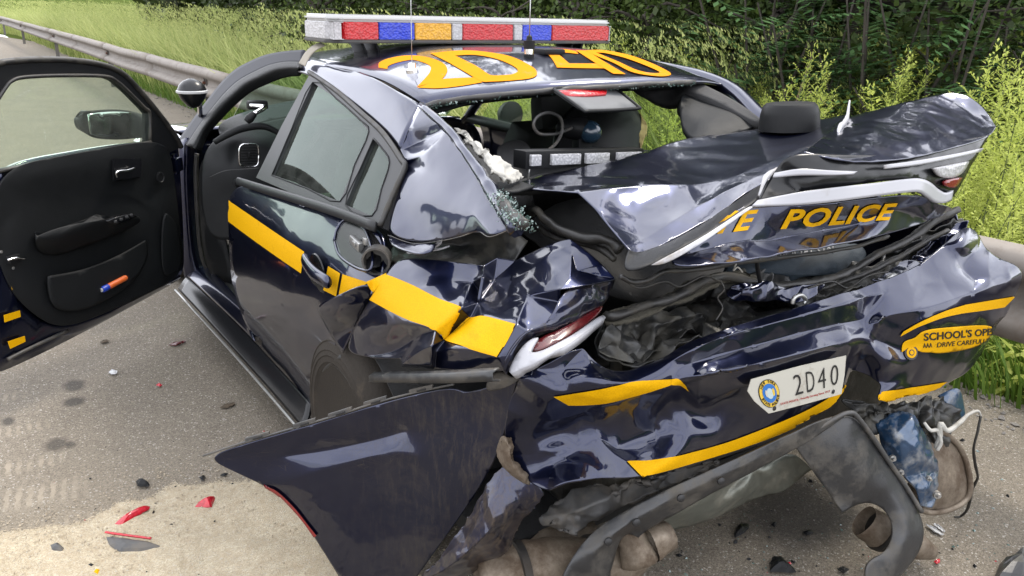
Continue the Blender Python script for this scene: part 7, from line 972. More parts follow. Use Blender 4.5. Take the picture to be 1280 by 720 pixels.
# dense wood that reads as one dark mass far behind
V = []; F = []; r_ = np.random.default_rng(101)
for i in range(30000):
    deg = 10+62*r_.random(); dist = (21 if deg > 30 else 30)+7*r_.random(); x_, y_ = polar(deg, dist); z = .1+6.5*r_.random()**1.0
    d = r_.normal(size=3); d /= np.linalg.norm(d); s = np.cross(d, r_.normal(size=3)); s /= np.linalg.norm(s); L_ = .34+.28*r_.random(); q = np.array((x_, y_, z)); k = len(V)
    V += [q, q+d*L_*.45+s*L_*.4, q+d*L_, q+d*L_*.45-s*L_*.4]; F.append((k, k+1, k+2, k+3))
o = mesh_obj('woods', V, F, 'leaf_dark'); tag(o, 'dense dark woods closing off the view behind the trees', 'woods', None, 'stuff')

def crumb_pt(r_):
    if r_.random() < .45: return -1.45+r_.normal()*.35, .75+r_.normal()*.3, .004
    return .15+r_.normal()*.55, -.6+r_.normal()*.22, .0
scatter_stones('plastic_crumbs', 'black_plastic', 170, crumb_pt, (.003, .012), 'tiny black plastic crumbs strewn over the road and sand', 'debris', 21)
scatter_stones('lens_crumbs', 'shard_red', 40, crumb_pt, (.002, .008), 'tiny red lens crumbs strewn over the road and sand', 'debris', 22)
# ============================================================ the wrecked patrol car
car = thing('police_car', 'wrecked dark navy police sedan with a crushed rear and open driver door', 'car', tuple(CAR))
def P3(k): return [np.array(p) for p in T[k]]
def holes_slab(name, outer, holes, nrm, t, mat, parent):
    nrm = Vector(nrm).normalized(); bm = bmesh.new(); es = []
    for lp in [outer]+holes:
        vs = [bm.verts.new(Vector(p)) for p in lp]; es += [bm.edges.new((vs[i], vs[(i+1) % len(vs)])) for i in range(len(vs))]
    bmesh.ops.triangle_fill(bm, edges=es, use_beauty=True, use_dissolve=False, normal=nrm)
    r = bmesh.ops.extrude_face_region(bm, geom=bm.faces[:]); ev = [g for g in r['geom'] if isinstance(g, bmesh.types.BMVert)]
    bmesh.ops.translate(bm, verts=ev, vec=-nrm*t)
    return bm_obj(name, bm, mat, parent, True, R(30))
GHN = np.array((-.838, 0, .546)); LEFT = (-1, 0, .15); REAR = (-.25, -1, .25); UP = (0, 0, 1)
def zroof(X, Y):
    zc = float(np.interp(Y, [-.1, .2, .35, .55, .75, 1.0, 1.5, 1.9, 2.1], [1.325, 1.392, 1.422, 1.462, 1.492, 1.503, 1.50, 1.47, 1.44]))
    return zc-.085*abs((X-.18)/(.8 if X < .18 else .66))**3
# ---- roof: from the windscreen header to the torn rear edge
rr_ = P3('roof_rear'); G = []
for f in np.linspace(0, 1, 12):
    row = []
    for i, x0 in enumerate(np.linspace(-.60, .80, 15)):
        yr = float(np.interp(x0, [p[0] for p in rr_]+[.8], [p[1] for p in rr_]+[.42])); y = yr+(2.05-yr)*f
        row.append((x0, y, zroof(x0, y)))
    G.append(row)
roof = patch('roof', G, 'paint_roof', car, 2, 2, .0012, 4, .012); OUT[roof.name] = UP
rs = T['roof_side']; G = [[r[0], r[1], r[2]] for r in rs]
front = [[(-.60, 2.05, 1.375), (-.575, 2.04, 1.41), (-.53, 2.0, 1.435)]]
rrail = patch('roof_rail', front+G, 'paint_clean', car, 6, 6, .001, 6, .01)
OUT[rrail.name] = LEFT
cp = sheet('c_pillar', 'c_pillar', 'paint_clean', car, 3, .0012, 5); OUT[cp.name] = LEFT
# numerals
for i, k in enumerate(('num2', 'num2b', 'numD', 'num4a', 'num4b', 'num4c', 'num4d', 'num0')):
    patch('numeral_stroke', T[k], 'roof_numeral', roof, 6, 4, host=roof, off=.0012+.0005*i)
# torn glass fringe hanging on the roof's rear edge
r_ = np.random.default_rng(5); V = []; F = []
for i in range(700):
    t_ = r_.random()*(len(rr_)-1); a = int(t_); p = rr_[a]+(rr_[min(a+1, len(rr_)-1)]-rr_[a])*(t_-a)+np.array((0, -.006-.012*r_.random(), -.004-.012*r_.random()))
    s = .0012+.0022*r_.random(); k = len(V); q = r_.normal(size=(4, 3))*s; V += [p+v for v in q]; F += [(k, k+1, k+2), (k, k+2, k+3), (k, k+3, k+1), (k+1, k+3, k+2)]
o = mesh_obj('glass_fringe', V, F, 'glass_crumb', roof, False); o['kind'] = 'stuff'
tube('rear_glass_seal', [p+np.array((0, -.008, -.006)) for p in rr_], .010, 'rubber', roof, 6, 8, .5)
# headliner and inner roof frame
G = [[(x0, y, zroof(x0, y)-.035) for x0 in np.linspace(-.56, .76, 6)] for y in (.42, 1.0, 1.6, 2.0)]
patch('headliner', G, 'trim_plastic', car, 2, 2, thick=.01)
tube('roof_bow', [(-.58, .50, 1.335), (-.3, .46, 1.37), (.1, .42, 1.39), (.5, .45, 1.385), (.75, .52, 1.36)], [.018, .02, .02, .02, .018], 'trim_plastic', car, 6, 8)
# ---- backlight frame, left edge
bl = P3('backlight_edge_l')
tube('rear_window_frame', bl, [.012, .012, .013, .016, .02, .02], 'paint', car, 6, 8, .3)
sheet('rear_pillar_inner', 'rear_pillar_inner', 'trim_plastic', car, 2, .004, 12, .006)
sheet('torn_insulation', 'insulation', 'insulation', car, 3, .012, 22, .012, rag=.01)
r_ = np.random.default_rng(15); gc = P3('glass_crumbs'); V = []; F = []
for i in range(900):
    t_ = r_.random()*3; a = int(t_); p = gc[a]+(gc[min(a+1, 3)]-gc[a])*(t_-a)+r_.normal(size=3)*np.array((.013, .016, .008)); s = .0012+.002*r_.random(); k = len(V); q = r_.normal(size=(4, 3))*s
    V += [p+v for v in q]; F += [(k, k+1, k+2), (k, k+2, k+3), (k, k+3, k+1), (k+1, k+3, k+2)]
o = mesh_obj('broken_glass', V, F, 'glass_crumb', car, False); o['kind'] = 'stuff'
tube('glass_edge', gc, [.012, .016, .018, .012], 'rubber', car, 5, 8, .5)
# ---- C pillar lower tear and dark gap
sheet('deck_tear', 'deck_tear', 'paint_clean', car, 2, .003, 20)
sheet('torn_strip', 'deck_flap', 'primer_white', car, 2, .004, 30)
sheet('inner_deck', 'deck_inner', 'crushed_metal', car, 3, .012, 14)
tube('torn_edge', T['tear_edge_c'], .0014, 'grey_plastic', car, 5, 6, .6)
# ---- quarter panel
qf = sheet('quarter_fold', 'quarter_fold', 'paint_clean', car, 3, .0015, 8); OUT[qf.name] = LEFT
q = sheet('quarter_panel', 'quarter', 'paint', car, 4, .0008, 5, fold=.005, seed=2, auto=R(38), ccr=1); OUT[q.name] = LEFT
patch('reflective_stripe', T['quarter_stripe'], 'yellow_tape', q, 12, 12, host=q, off=.0035)
patch('reflective_stripe', T['quarter_stripe_fold'], 'yellow_tape', q, 4, 4, thick=.001)
sheet('tail_lamp_surround', 'lamp_surround', 'paint_dirty', car, 3, .003, 14)
lw = sheet('tail_lamp', 'lamp_white', 'lens_white', car, 2, 0, 8, .02, .9)
sheet('red_lens', 'lamp_red', 'lens_dark_red', lw, 2, 0, 8, .012, .9)
# ---- rear door
rd = sheet('rear_door', 'rear_door', 'paint_clean', car, 3, .0015, 4, .02, .75); OUT[rd.name] = LEFT
for k in ('door_stripe', 'door_stripe_b', 'door_stripe_c'): patch('reflective_stripe', T[k], 'yellow_tape', rd, 5, 5, host=rd, off=.0025)
h = P3('door_handle'); tube('handle', [h[0]+np.array((.012, 0, 0)), h[0], h[1]+np.array((-.006, 0, -.0)), h[2], h[2]+np.array((.012, 0, 0))], [.012, .017, .019, .017, .012], 'paint_clean', rd, 6, 12, flat=(.6, 1.25))
hc = P3('door_handle_cup'); lathe('handle_cup', hc[0]+np.array((.010, 0, -.012)), (-1, 0, 0), [(0, .075), (.004, .072), (.005, .05), (.0045, .02)], 'trim_gloss', rd, 28)
wo_, wg, wq = P3('win_outer'), P3('win_glass'), P3('win_quarter')
wf = holes_slab('window_frame', wo_, [wg, wq], GHN, .025, 'window_frame', rd)
slab('window_pane', [p-GHN*.012 for p in wg], -GHN, .004, 'glass_tint', rd); slab('quarter_pane', [p-GHN*.012 for p in wq], -GHN, .004, 'glass_tint', rd)
tube('window_gasket', list(wg)+[wg[0]], .003, 'trim_plastic', rd, 3, 6); tube('window_gasket', list(wq)+[wq[0]], .003, 'trim_plastic', rd, 3, 6)
tube('belt_moulding', [p+np.array((-.012, 0, 0)) for p in P3('door_gap_belt')], .014, 'window_frame', rd, 5, 8, flat=(.6, 1.2))
tube('door_seal', [p+GHN*.006 for p in (wo_[2], wo_[3], wo_[4], wo_[5], wo_[6], wo_[7], wo_[8], wo_[9])], .009, 'rubber', rd, 5, 8)
# ---- fuel filler
fp = P3('fuel_pocket'); slab('filler_pocket', [p+np.array((-.004, 0, 0)) for p in fp], (1, 0, 0), .03, 'trim_gloss', car, .004)
tube('filler_rim', [p+np.array((-.006, 0, 0)) for p in fp]+[fp[0]+np.array((-.006, 0, 0))], .005, 'paint', car, 4, 6)
fn = P3('fuel_neck'); ax = fn[2]-fn[0]
lathe('filler_neck', fn[0], (-.55, -.75, -.05), [(0, .030), (.008, .040), (.05, .042), (.05, .036), (.02, .034), (.02, .005)], 'grey_plastic', car, 28)
fl = P3('fuel_latch'); bm = bmesh.new(); boxm(bm, fl[0]+np.array((-.006, 0, 0)), (.018, .07, .028), Matrix.Rotation(.15, 3, 'X'), .003); boxm(bm, fl[0]+np.array((-.014, -.01, .004)), (.014, .022, .014), None, .002); boxm(bm, fl[2]+np.array((-.01, 0, .012)), (.012, .02, .02), None, .002); bm_obj('filler_latch', bm, 'steel', car)
# ---- wheel and arch
def wheel(name, c, left):
    s = -1 if left else 1
    ty = lathe(name, (c[0]-s*.115, c[1], c[2]), (s, 0, 0), [(0, .20), (.0, .235), (.012, .30), (.03, .33), (.06, .342), (.115, .345), (.17, .342), (.2, .33), (.214, .312), (.217, .308), (.215, .304), (.224, .285), (.228, .280), (.226, .276), (.23, .262), (.227, .258), (.228, .24), (.222, .232)], 'tyre', car, 48)
    lathe('rim', (c[0]-s*.1, c[1], c[2]), (s, 0, 0), [(0, .20), (.02, .232), (.2, .234), (.208, .228), (.19, .21), (.14, .19), (.13, .12), (.16, .085), (.165, .06), (.175, .055), (.175, .01)], 'rim_steel', ty, 40)
    return ty
wheel('wheel', (-.85, .33, .335), True); wheel('wheel', (.80, .30, .345), False); wheel('wheel', (-.82, 3.32, .345), True); wheel('wheel', (.82, 3.32, .345), False)
tube('arch_lip', T['arch_lip'], .010, 'rubber', car, 6, 8, .2); tube('arch_liner', T['arch_lip_b'], .012, 'rubber', car, 6, 8, .3)
V = []; F = []
for i in range(13):
    a = math.pi*i/12
    for x0 in (-.93, -.78, -.62): V.append((x0, .30+.43*math.cos(a), .36+.36*math.sin(a)))
F = grid_faces(13, 3); V = np.array(V); V, F = solidify(V, F, -vnorm(V, F), .006); mesh_obj('wheel_housing', V, F, 'liner', car)
bb = P3('bracket_bar'); bm = bmesh.new()
V = []
for p in cat(bb, 6): V += [p+np.array((-.005, 0, .012)), p+np.array((-.022, 0, .004)), p+np.array((-.022, 0, -.016)), p+np.array((.0, 0, -.022))]
V = np.array(V); F = grid_faces(len(V)//4, 4); V, F = solidify(V, F, vnorm(V, F), .004); mesh_obj('bumper_bracket', V, F, 'valance_plastic', car)
bt = P3('bracket_tab')
for p in bt[:1]: box('bracket_tab', p+np.array((-.03, -.04, .01)), (.01, .08, .03), 'black_plastic', car, Matrix.Rotation(.35, 3, 'X'), .003)
sheet('mount_bracket', 'white_bracket', 'grey_plastic', car, 2, .004, 20)
# ---- rocker, sill, door opening
patch('rocker_panel', T['rocker'], 'trim_gloss', car, 8, 4, thick=.01); patch('door_sill', T['sill'], 'paint', car, 6, 5, thick=.008)
tube('sill_edge', [np.array(p)+np.array((-.012, 0, -.004)) for p in T['rocker'][0]], .006, 'steel', car, 6, 6)
hp = patch('hinge_pillar', T['hinge_pillar'], 'paint_clean', car, 5, 5, thick=.02)
patch('a_pillar', [T['ap_o'], T['ap_m']], 'pillar_navy', car, 6, 5, thick=.03); patch('door_opening_seal', [[np.array(p)+GHN*.006 for p in T['ap_m']], [np.array(p)+GHN*.012 for p in T['ap_n']], T['ap_i']], 'trim_plastic', car, 6, 5, thick=.03)
tube('door_opening_trim', [np.array(p) for p in T['seal_lo']], .012, 'rubber', car, 6, 10)
sheet('kick_panel', 'kick_panel', 'trim_plastic', car, 2, 0, 8, .01); sheet('cabin_floor', 'floor_carpet', 'liner', car, 2, .01, 10, .02)
# ---- trunk lid
ld = sheet('trunk_lid', 'lid', 'paint', car, 4, .0008, 4, .004, .8, 3, fold=.006, ccr=1); OUT[ld.name] = UP
sheet('lid_rim', 'lid_rim', 'black_plastic', ld, 2, .002, 10); sheet('lid_corner', 'lid_corner', 'paint', ld, 4, .001, 7, .004, .85, 5, fold=.0045, ccr=1)
lh = sheet('lamp_housing', 'lamp_housing', 'trim_gloss', car, 3, .003, 10, .02)
patch('lamp_strip', T['lamp_strip_top'], 'lens_white', lh, 5, 3, thick=.006); patch('lamp_strip', T['lamp_strip_left'], 'lens_white', lh, 5, 3, thick=.006)
patch('lamp_racetrack', T['racetrack_right'], 'lens_white', lh, 6, 5, thick=.012)
sheet('reverse_lens', 'reverse_lens', 'lens_clear', lh, 2, 0, 8, .01); sheet('red_lens', 'red_lens_right', 'reflector_red', lh, 2, 0, 8, .01)
lf = sheet('trunk_face', 'lid_face', 'paint', car, 4, .001, 6, .004, .75, 8, fold=.008, ccr=1, calm=(((.03, -.65, 1.17), .12), ((.2, -.65, 1.17), .1))); OUT[lf.name] = REAR
sheet('torn_white_edge', 'white_edge_strip', 'primer_white', car, 2, .002, 20)
o_, x_, y_ = P3('police_text'); lettering('lettering', 'POLICE', o_, x_, y_, 'yellow_vinyl', lf, lf, .003, bold=.028, shear=.25, space=1.06)
o_, x_, y_ = P3('te_text'); lettering('lettering', 'TE', o_, x_, y_, 'yellow_vinyl', lf, lf, .003, bold=.028, shear=.25, space=1.1)
pk = P3('puck'); rad = .097
pc = (pk[1]+pk[2])/2; pc[2] = 1.29
lathe('puck_antenna', pc, (-.05, .06, 1), [(0, rad*1.02), (.05, rad*.97), (.075, rad*.90), (.085, rad*.80), (.088, rad*.4), (.088, .01)], 'black_plastic', ld, 44)
wt = P3('white_tear')
tube('torn_paint_edge', [wt[0], wt[1], wt[2], wt[3]], [.005, .012, .014, .004], 'primer_white', ld, 6, 6, .4, (.5, 1)); tube('torn_paint_edge', [wt[4], wt[5], wt[6]], [.006, .008, .003], 'primer_white', ld, 6, 6, .5)
# ---- trunk cavity
sheet('trunk_back_panel', 'trunk_back', 'crushed_metal', car, 4, .006, 9, .004, .6, 4, fold=.06, auto=R(25)); sheet('trunk_liner', 'trunk_liner', 'liner', car, 2, .01, 9, .006)
sheet('inner_panel', 'inner_panel', 'paint', car, 4, .003, 9, .004, .6, 6, fold=.03)
sheet('trunk_carpet', 'trunk_carpet', 'carpet_olive', car, 3, .006, 16, .012, .6, 3, rag=.004)
sheet('torn_panel', 'torn_panel_a', 'crushed_metal', car, 4, .003, 9, .002, .9, 6, fold=.05, auto=R(20), rag=.003)
sheet('torn_panel', 'torn_panel_b', 'paint', car, 4, .003, 9, .002, .9, 8, fold=.03, auto=R(20), rag=.003)
for k, r0, mt in (('wire_a', .003, 'rubber'), ('wire_b', .0025, 'rubber'), ('wire_c', .002, 'insulation'), ('wire_d', .003, 'rubber')): tube('trunk_wire', T[k], r0, mt, car, 8, 6, .3)
tube('lid_strut', T['strut'], .006, 'black_plastic', car, 4, 8); tube('latch_hook', T['hook'], .006, 'steel', car, 6, 8)
for k, r0 in (('gasket_a', .012), ('gasket_b', .009), ('gasket_c', .012), ('gasket_d', .006), ('gasket_e', .008)): tube('trunk_gasket', T[k], r0, 'rubber', car, 6, 10, .6)
sheet('metal_scrap', 'shiny_bit', 'steel', car, 2, .003, 30)
# ---- bumper cover
bp = sheet('rear_bumper', 'bumper', 'paint', car, 4, .001, 4.2, .005, .75, 1, fold=.016, ccr=1, calm=(((-.12, -.69, .72), .2), ((.52, -.77, .76), .16))); OUT[bp.name] = REAR
for k in ('bumper_stripe_upper', 'bumper_stripe_tip', 'bumper_stripe_lower', 'bumper_stripe_right_low', 'bumper_stripe_right_up', 'bumper_stripe_right_tail'):
    patch('reflective_stripe', T[k], 'yellow_tape', bp, 12, 8, host=bp, off=.003 if 'tip' not in k and 'tail' not in k else .0038)
d = T['bus_body']
bus = sheet('bus_sticker', 'bus_body', 'yellow_vinyl', bp, 3, 0, 8, .001, 1.0)
bv = bvh(bp)
for v in bus.data.vertices:
    p, nn = land(bv, v.co); nn = nn if nn@np.array(REAR) > 0 else -nn; v.co = p+nn*(.003 if v.index < len(bus.data.vertices)//2 else .002)
bw = P3('bus_wheel'); p, nn = land(bv, bw[0]); p = Vector(p); nn = Vector(nn); nn = nn if nn.dot(Vector(REAR)) > 0 else -nn
cyl('bus_wheel', p, p+nn*.005, .022, 'ink_black', bp, seg=20); cyl('bus_wheel', p, p+nn*.0062, .016, 'yellow_vinyl', bp, seg=20); cyl('bus_wheel', p, p+nn*.0068, .009, 'ink_black', bp, seg=16); cyl('bus_wheel', p, p+nn*.0074, .006, 'yellow_vinyl', bp, seg=16)
o_, x_, y_ = P3('school_text'); lettering('lettering', "SCHOOL'S OPEN", o_, x_, y_, 'ink_black', bp, bp, .0045, bold=.02)
o_, x_, y_ = P3('drive_text'); lettering('lettering', 'DRIVE CAREFULLY', o_, x_, y_, 'ink_black', bp, bp, .0045, shear=.15)
o_, x_, y_ = P3('aaa_text'); lettering('lettering', 'AAA', o_, x_, y_, 'ink_black', bp, bp, .0045)
# ---- licence plate
pl_ = P3('plate'); c0, c1, c2, c3 = P3('plate_c'); ux = c2-c1; uy = c0-c1; pn = np.cross(ux, uy); pn /= np.linalg.norm(pn)
if pn@np.array(REAR) < 0: pn = -pn
def pp(u, v, h=0.): return c1*(1-u)*(1-v)+c2*u*(1-v)+c3*u*v+c0*(1-u)*v+pn*(.012+h)
top = [pp(u, v) for u, v in ((0, 1), (.5, 1.0), (1, 1))]
plate = slab('license_plate', [pp(-.045, .72), pp(-.01, .42), pp(.10, .0), pp(.5, -.01), pp(.97, 0), pp(.995, .5), pp(1, 1), pp(.5, 1.03), pp(.02, 1.0)], -pn, .002, 'plate_white', car)
for ch, u in (('2', .42), ('D', .555), ('4', .685), ('0', .83)):
    lettering('character', ch, pp(u-.005, .30, .0022), pp(u+.085, .30, .0022), pp(u-.005, .84, .0022), 'ink_black', plate, bold=-.012 if ch != 'D' else -.012)
lettering('small_print', 'STATE POLICE - Proudly Serving Since 1917', pp(.24, .13, .0022), pp(.82, .13, .0022), pp(.24, .20, .0022), 'ink_red', plate)
def disc(name, u, v, ru, rv, h, mat, n_=28, sq=1):
    pts = [pp(u+ru*math.cos(6.283*k/n_), v+rv*math.sin(6.283*k/n_)*(1 if math.sin(6.283*k/n_) < 0 else .92), h) for k in range(n_)]; return slab(name, pts, -pn, .0006, mat, plate)
disc('emblem', .15, .54, .105, .40, .0012, 'ink_black'); disc('emblem', .15, .54, .098, .38, .0022, 'emblem_yellow'); disc('emblem', .15, .55, .07, .27, .0032, 'emblem_blue'); disc('emblem', .15, .54, .034, .15, .0042, 'emblem_pale')
disc('emblem', .115, .56, .012, .10, .0044, 'plate_white', 12); disc('emblem', .187, .56, .012, .11, .0044, 'emblem_yellow', 12)
def arc_text(s, a0, a1, ru, rv, flip):
    for i, ch in enumerate(s):
        if ch == ' ': continue
        a = a0+(a1-a0)*i/(len(s)-1); du, dv = math.cos(a), math.sin(a); u, v = .15+ru*du, .54+rv*dv
        tu, tv = (-math.sin(a)*.016, math.cos(a)*.06); nu, nv = (du*.02, dv*.075)
        if not flip: tu, tv = -tu, -tv
        else: nu, nv = -nu, -nv
        lettering('emblem_letter', ch, pp(u-tu*.5-nu*.5, v-tv*.5-nv*.5, .0036), pp(u+tu*.5-nu*.5, v+tv*.5-nv*.5, .0036), pp(u-tu*.5+nu*.5, v-tv*.5+nv*.5, .0036), 'ink_black', plate, bold=.01)
arc_text('NEW YORK', 2.5, .64, .083, .32, False); arc_text('STATE POLICE', 3.5, 5.9, .083, .32, True)
for u, v in ((.17, .10), (.86, .13)): lathe('plate_bolt', pp(u, v, 0), pn, [(0, .006), (.002, .006), (.003, .003)], 'ink_black', plate, 12)
# ---- hanging bumper corner
fl_ = sheet('torn_bumper_corner', 'flap', 'paint_dirty', car, 4, .0012, 5, .005, 1.0, 9); fl_['label'] = 'dirty bumper corner peeled away and hanging in front of the wheel'; OUT[fl_.name] = (-.6, -.8, .2)
patch('side_reflector', T['flap_reflector'], 'reflector_red', fl_, 6, 5, host=fl_, off=.006)
fe = P3('flap_edge'); tube('clip_rail', [p+np.array((0, .004, .004)) for p in fe], .005, 'grey_plastic', fl_, 6, 6, 0, (1, .6))
for t_ in (.22, .40, .56, .72, .88):
    p = cat(fe, 20)[int(t_*140)]; d = cat(fe, 20)[min(int(t_*140)+3, 140)]-p; d /= np.linalg.norm(d)
    bm = bmesh.new(); rot = Matrix((d, np.cross((0, 0, 1), d), (0, 0, 1))).transposed(); boxm(bm, p+np.array((0, .004, .010)), (.075, .008, .012), rot, .002); bm_obj('clip', bm, 'grey_plastic', fl_)
    bm = bmesh.new(); boxm(bm, p+np.array((0, .0, .009)), (.028, .009, .005), rot, .001); bm_obj('clip_slot', bm, 'ink_black', fl_)
sheet('torn_lower_corner', 'torn_corner', 'paint_scuffed', car, 4, .0015, 9, .005, .85, 11, fold=.006, rag=.005, ccr=1); sheet('bumper_foam', 'torn_foam', 'exhaust_metal', car, 3, .004, 30, .02)
# ---- underside
va = sheet('lower_valance', 'valance', 'valance_plastic', car, 3, .003, 9, .006, .7); vr = sheet('exhaust_valance', 'valance_right', 'valance_plastic', car, 3, .002, 8, .006, .8)
tube('valance_edge', T['valance_right_edge'], .007, 'grey_plastic', vr, 6, 8, .1)
sheet('bumper_beam', 'bumper_reinforcement', 'grey_plastic', car, 4, .003, 10, .01, .8, 2, fold=.03, rag=.006, auto=R(12)); sheet('heat_shield', 'silver_shield', 'shield_metal', car, 3, .004, 8, .003, .7, 3, fold=.008)
tube('exhaust_pipe', T['exhaust_left'], [.075, .078, .075, .07, .065, .05], 'exhaust_metal', car, 6, 18, .12); tube('exhaust_pipe', T['exhaust_left_upper'], .05, 'exhaust_metal', car, 6, 14, .1)
et = P3('exhaust_tip_left'); tube('exhaust_tip', [et[0], et[1]+np.array((0, 0, -.03))], [.03, .05], 'exhaust_metal', car, 6, 16, .25)
tube('exhaust_tip', [et[2], et[3]], [.045, .035], 'exhaust_metal', car, 6, 16, .4, cap=False)
er = P3('exhaust_tip_right'); tube('exhaust_tip', [er[0], er[1]], [.05, .055], 'exhaust_metal', car, 6, 18, .1, cap=False); tube('exhaust_pipe', [er[1], er[2], er[3]], [.05, .045, .024], 'exhaust_metal', car, 6, 16, .1)
sheet('muffler', 'muffler_plate', 'exhaust_metal', car, 3, .003, 12, .10, .4); tube('muffler_rim', T['muffler_rim'], .009, 'exhaust_metal', car, 6, 8)
br = sheet('crushed_rail', 'blue_rail', 'blue_metal', car, 3, .0015, 14, .006, 1, 3, fold=.012, ccr=1, auto=R(6)); sheet('crushed_rail', 'blue_rail_outer', 'blue_metal', car, 3, .003, 14, .006, .6); sheet('crash_debris_mount', 'dark_bits', 'crushed_metal', car, 4, .004, 14, .004, .8, 7, fold=.06, auto=R(20))
brv = T['blue_rail']['v']
for i, s in ((24, .012), (14, .010), (13, .009), (23, .008)):
    p = np.array(brv[i]); lathe('rail_bolt', p+np.array((-.01, -.03, .0)), (-.4, -.9, .1), [(0, s), (.008, s), (.008, s*.6), (.016, s*.5)], 'steel', car, 10)
tube('wire_harness', T['white_harness'], [.007, .008, .007, .007, .006, .005, .004, .003], 'insulation', car, 6, 8, .4); tube('wire_harness', T['white_harness_b'], [.004, .005, .006, .006, .005], 'insulation', car, 6, 8, .4)
bwp = P3('black_wire'); bwp[-1][2] = bwp[-2][2] = .01
tube('loose_wire', bwp, [.004, .004, .004, .005, .004, .006, .005, .004, .003], 'rubber', car, 6, 6, .3)
box('floor_pan', (0, 1.3, .24), (1.6, 3.3, .06), 'liner', car, None, .01); box('trunk_floor', (0, -.12, .40), (1.2, .5, .08), 'crushed_metal', car, None, .02)
box('rear_crossmember', (0.05, -.30, .42), (1.25, .10, .20), 'crushed_metal', car, None, .02)
tube('rear_axle', [(-.75, .30, .34), (-.3, .32, .32), (.3, .32, .32), (.75, .30, .34)], .045, 'rim_steel', car, 4, 10)

box('bumper_core', (.12, -.50, .63), (1.30, .06, .42), 'crushed_metal', car, Matrix.Rotation(R(-3), 3, 'Z'), .02)

for k_, i_, r0 in (('exhaust_left', 1, .082), ('exhaust_left', 3, .076)):
    P_ = P3(k_); d_ = P_[i_+1]-P_[i_-1]; lathe('exhaust_clamp', P_[i_], d_, [(-.012, r0*.96), (-.010, r0*1.03), (.010, r0*1.03), (.012, r0*.96)], 'rim_steel', car, 24)
P_ = P3('exhaust_tip_right'); lathe('exhaust_clamp', P_[1], P_[2]-P_[1], [(-.010, .05), (-.008, .058), (.008, .058), (.010, .05)], 'rim_steel', car, 24)
vv = [np.array(T['valance']['v'][i]) for i in (24, 25, 26, 27)]
for p in vv: lathe('valance_clip', p+np.array((-.01, -.012, .0)), (-.3, -.9, .2), [(0, .011), (.004, .010), (.006, .004)], 'ink_black', va, 12)
# ---- open driver door
DN_ = np.array((math.cos(R(50)), -math.sin(R(50)), 0)); DD_ = np.array((-math.sin(R(50)), -math.cos(R(50)), 0))
fd = sheet('front_door', 'fd_skin', 'paint_clean', car, 3, 0, 8, .02, .8); fd['label'] = 'driver door swung wide open, inner trim facing the camera'
sheet('shut_face', 'fd_shut', 'paint', fd, 2, 0, 8, .02, .9)
ft = sheet('door_trim', 'fd_trim', 'trim_plastic', fd, 4, .0006, 20, .01, .6)
sheet('armrest', 'fd_armrest', 'trim_plastic', fd, 3, 0, 8, .05, .5); sheet('door_pocket', 'fd_pocket', 'trim_plastic', fd, 3, 0, 8, .01, .5); sheet('speaker_panel', 'fd_speaker', 'trim_plastic', fd, 3, 0, 8, .01, .6)
sw = sheet('switch_panel', 'fd_switches', 'trim_gloss', fd, 1, 0, 8, .01, .9)
sv = [np.array(p) for p in T['fd_switches']['v']]
for u in (.18, .42, .66, .86):
    p = sv[0]*(1-u)*.5+sv[1]*u*.5+sv[3]*(1-u)*.5+sv[2]*u*.5+DN_*.004; box('window_switch', p+np.array((0, 0, .004)), (.014, .016, .010), 'window_frame', fd, None, .002)
fo, fg = P3('fd_frame_outer'), P3('fd_glass')
holes_slab('window_frame', [p+DN_*.02 for p in fo], [[p+DN_*.02 for p in fg]], DN_, .04, 'black_plastic', fd)
tube('window_channel', [p+DN_*.024 for p in fg[1:12]], .008, 'rubber', fd, 4, 8); tube('frame_seal', [p+DN_*.022 for p in fo[:9]], .012, 'rubber', fd, 4, 8)
slab('window_pane', [p for p in fg], -DN_, .004, 'glass_door', fd)
tube('belt_seal', [fg[11]+DN_*.03, fg[12]+DN_*.03, fg[0]+DN_*.03], .008, 'rubber', fd, 6, 8)
lv = P3('fd_lever'); cu_ = P3('fd_cup'); slab('handle_cup', cu_, -DN_, .012, 'trim_gloss', fd, .004); tube('inner_handle', lv, [.005, .006, .007, .006], 'chrome', fd, 6, 8)
tw = P3('fd_tweeter'); lathe('tweeter', tw[0], DN_, [(0, .028), (.006, .028), (.008, .022), (.004, .018), (.004, .004)], 'black_plastic', fd, 24)
mi = sheet('wing_mirror', 'fd_mirror', 'black_plastic', fd, 3, 0, 8, .06, .8); sheet('mirror_glass', 'fd_mirror_glass', 'mirror_glass', fd, 2, 0, 8, .004, .85)
for i in range(4): slab('reflector_tab', P3('fd_tab%d' % i), -DN_, .002, 'yellow_tape', fd)
la = P3('fd_latch'); bm = bmesh.new(); boxm(bm, (la[0]+la[1])/2, (.05, .05, .03), Matrix.Rotation(R(40), 3, 'Z'), .004); bm_obj('latch', bm, 'black_plastic', fd); tube('latch_claw', [la[0]+DN_*.03, (la[0]+la[1])/2+DN_*.034+np.array((0, 0, .006)), la[1]+DN_*.03], .005, 'chrome', fd, 6, 6)
for p in (la[0]+np.array((0, 0, .03)), la[1]+np.array((0, 0, .032)), la[1]+np.array((-.03, -.03, -.03))): lathe('latch_screw', p+DN_*.004, DN_, [(0, .006), (.003, .006), (.004, .003)], 'steel', fd, 10)
tube('lower_strip', P3('fd_strip'), .008, 'grey_plastic', fd, 6, 8)
hg = P3('fd_hinge')
for p in hg: bm = bmesh.new(); boxm(bm, p, (.05, .06, .07), Matrix.Rotation(R(40), 3, 'Z'), .008); cylm(bm, p+np.array((0, 0, -.05)), p+np.array((0, 0, .05)), .014); bm_obj('hinge', bm, 'paint_clean', car)
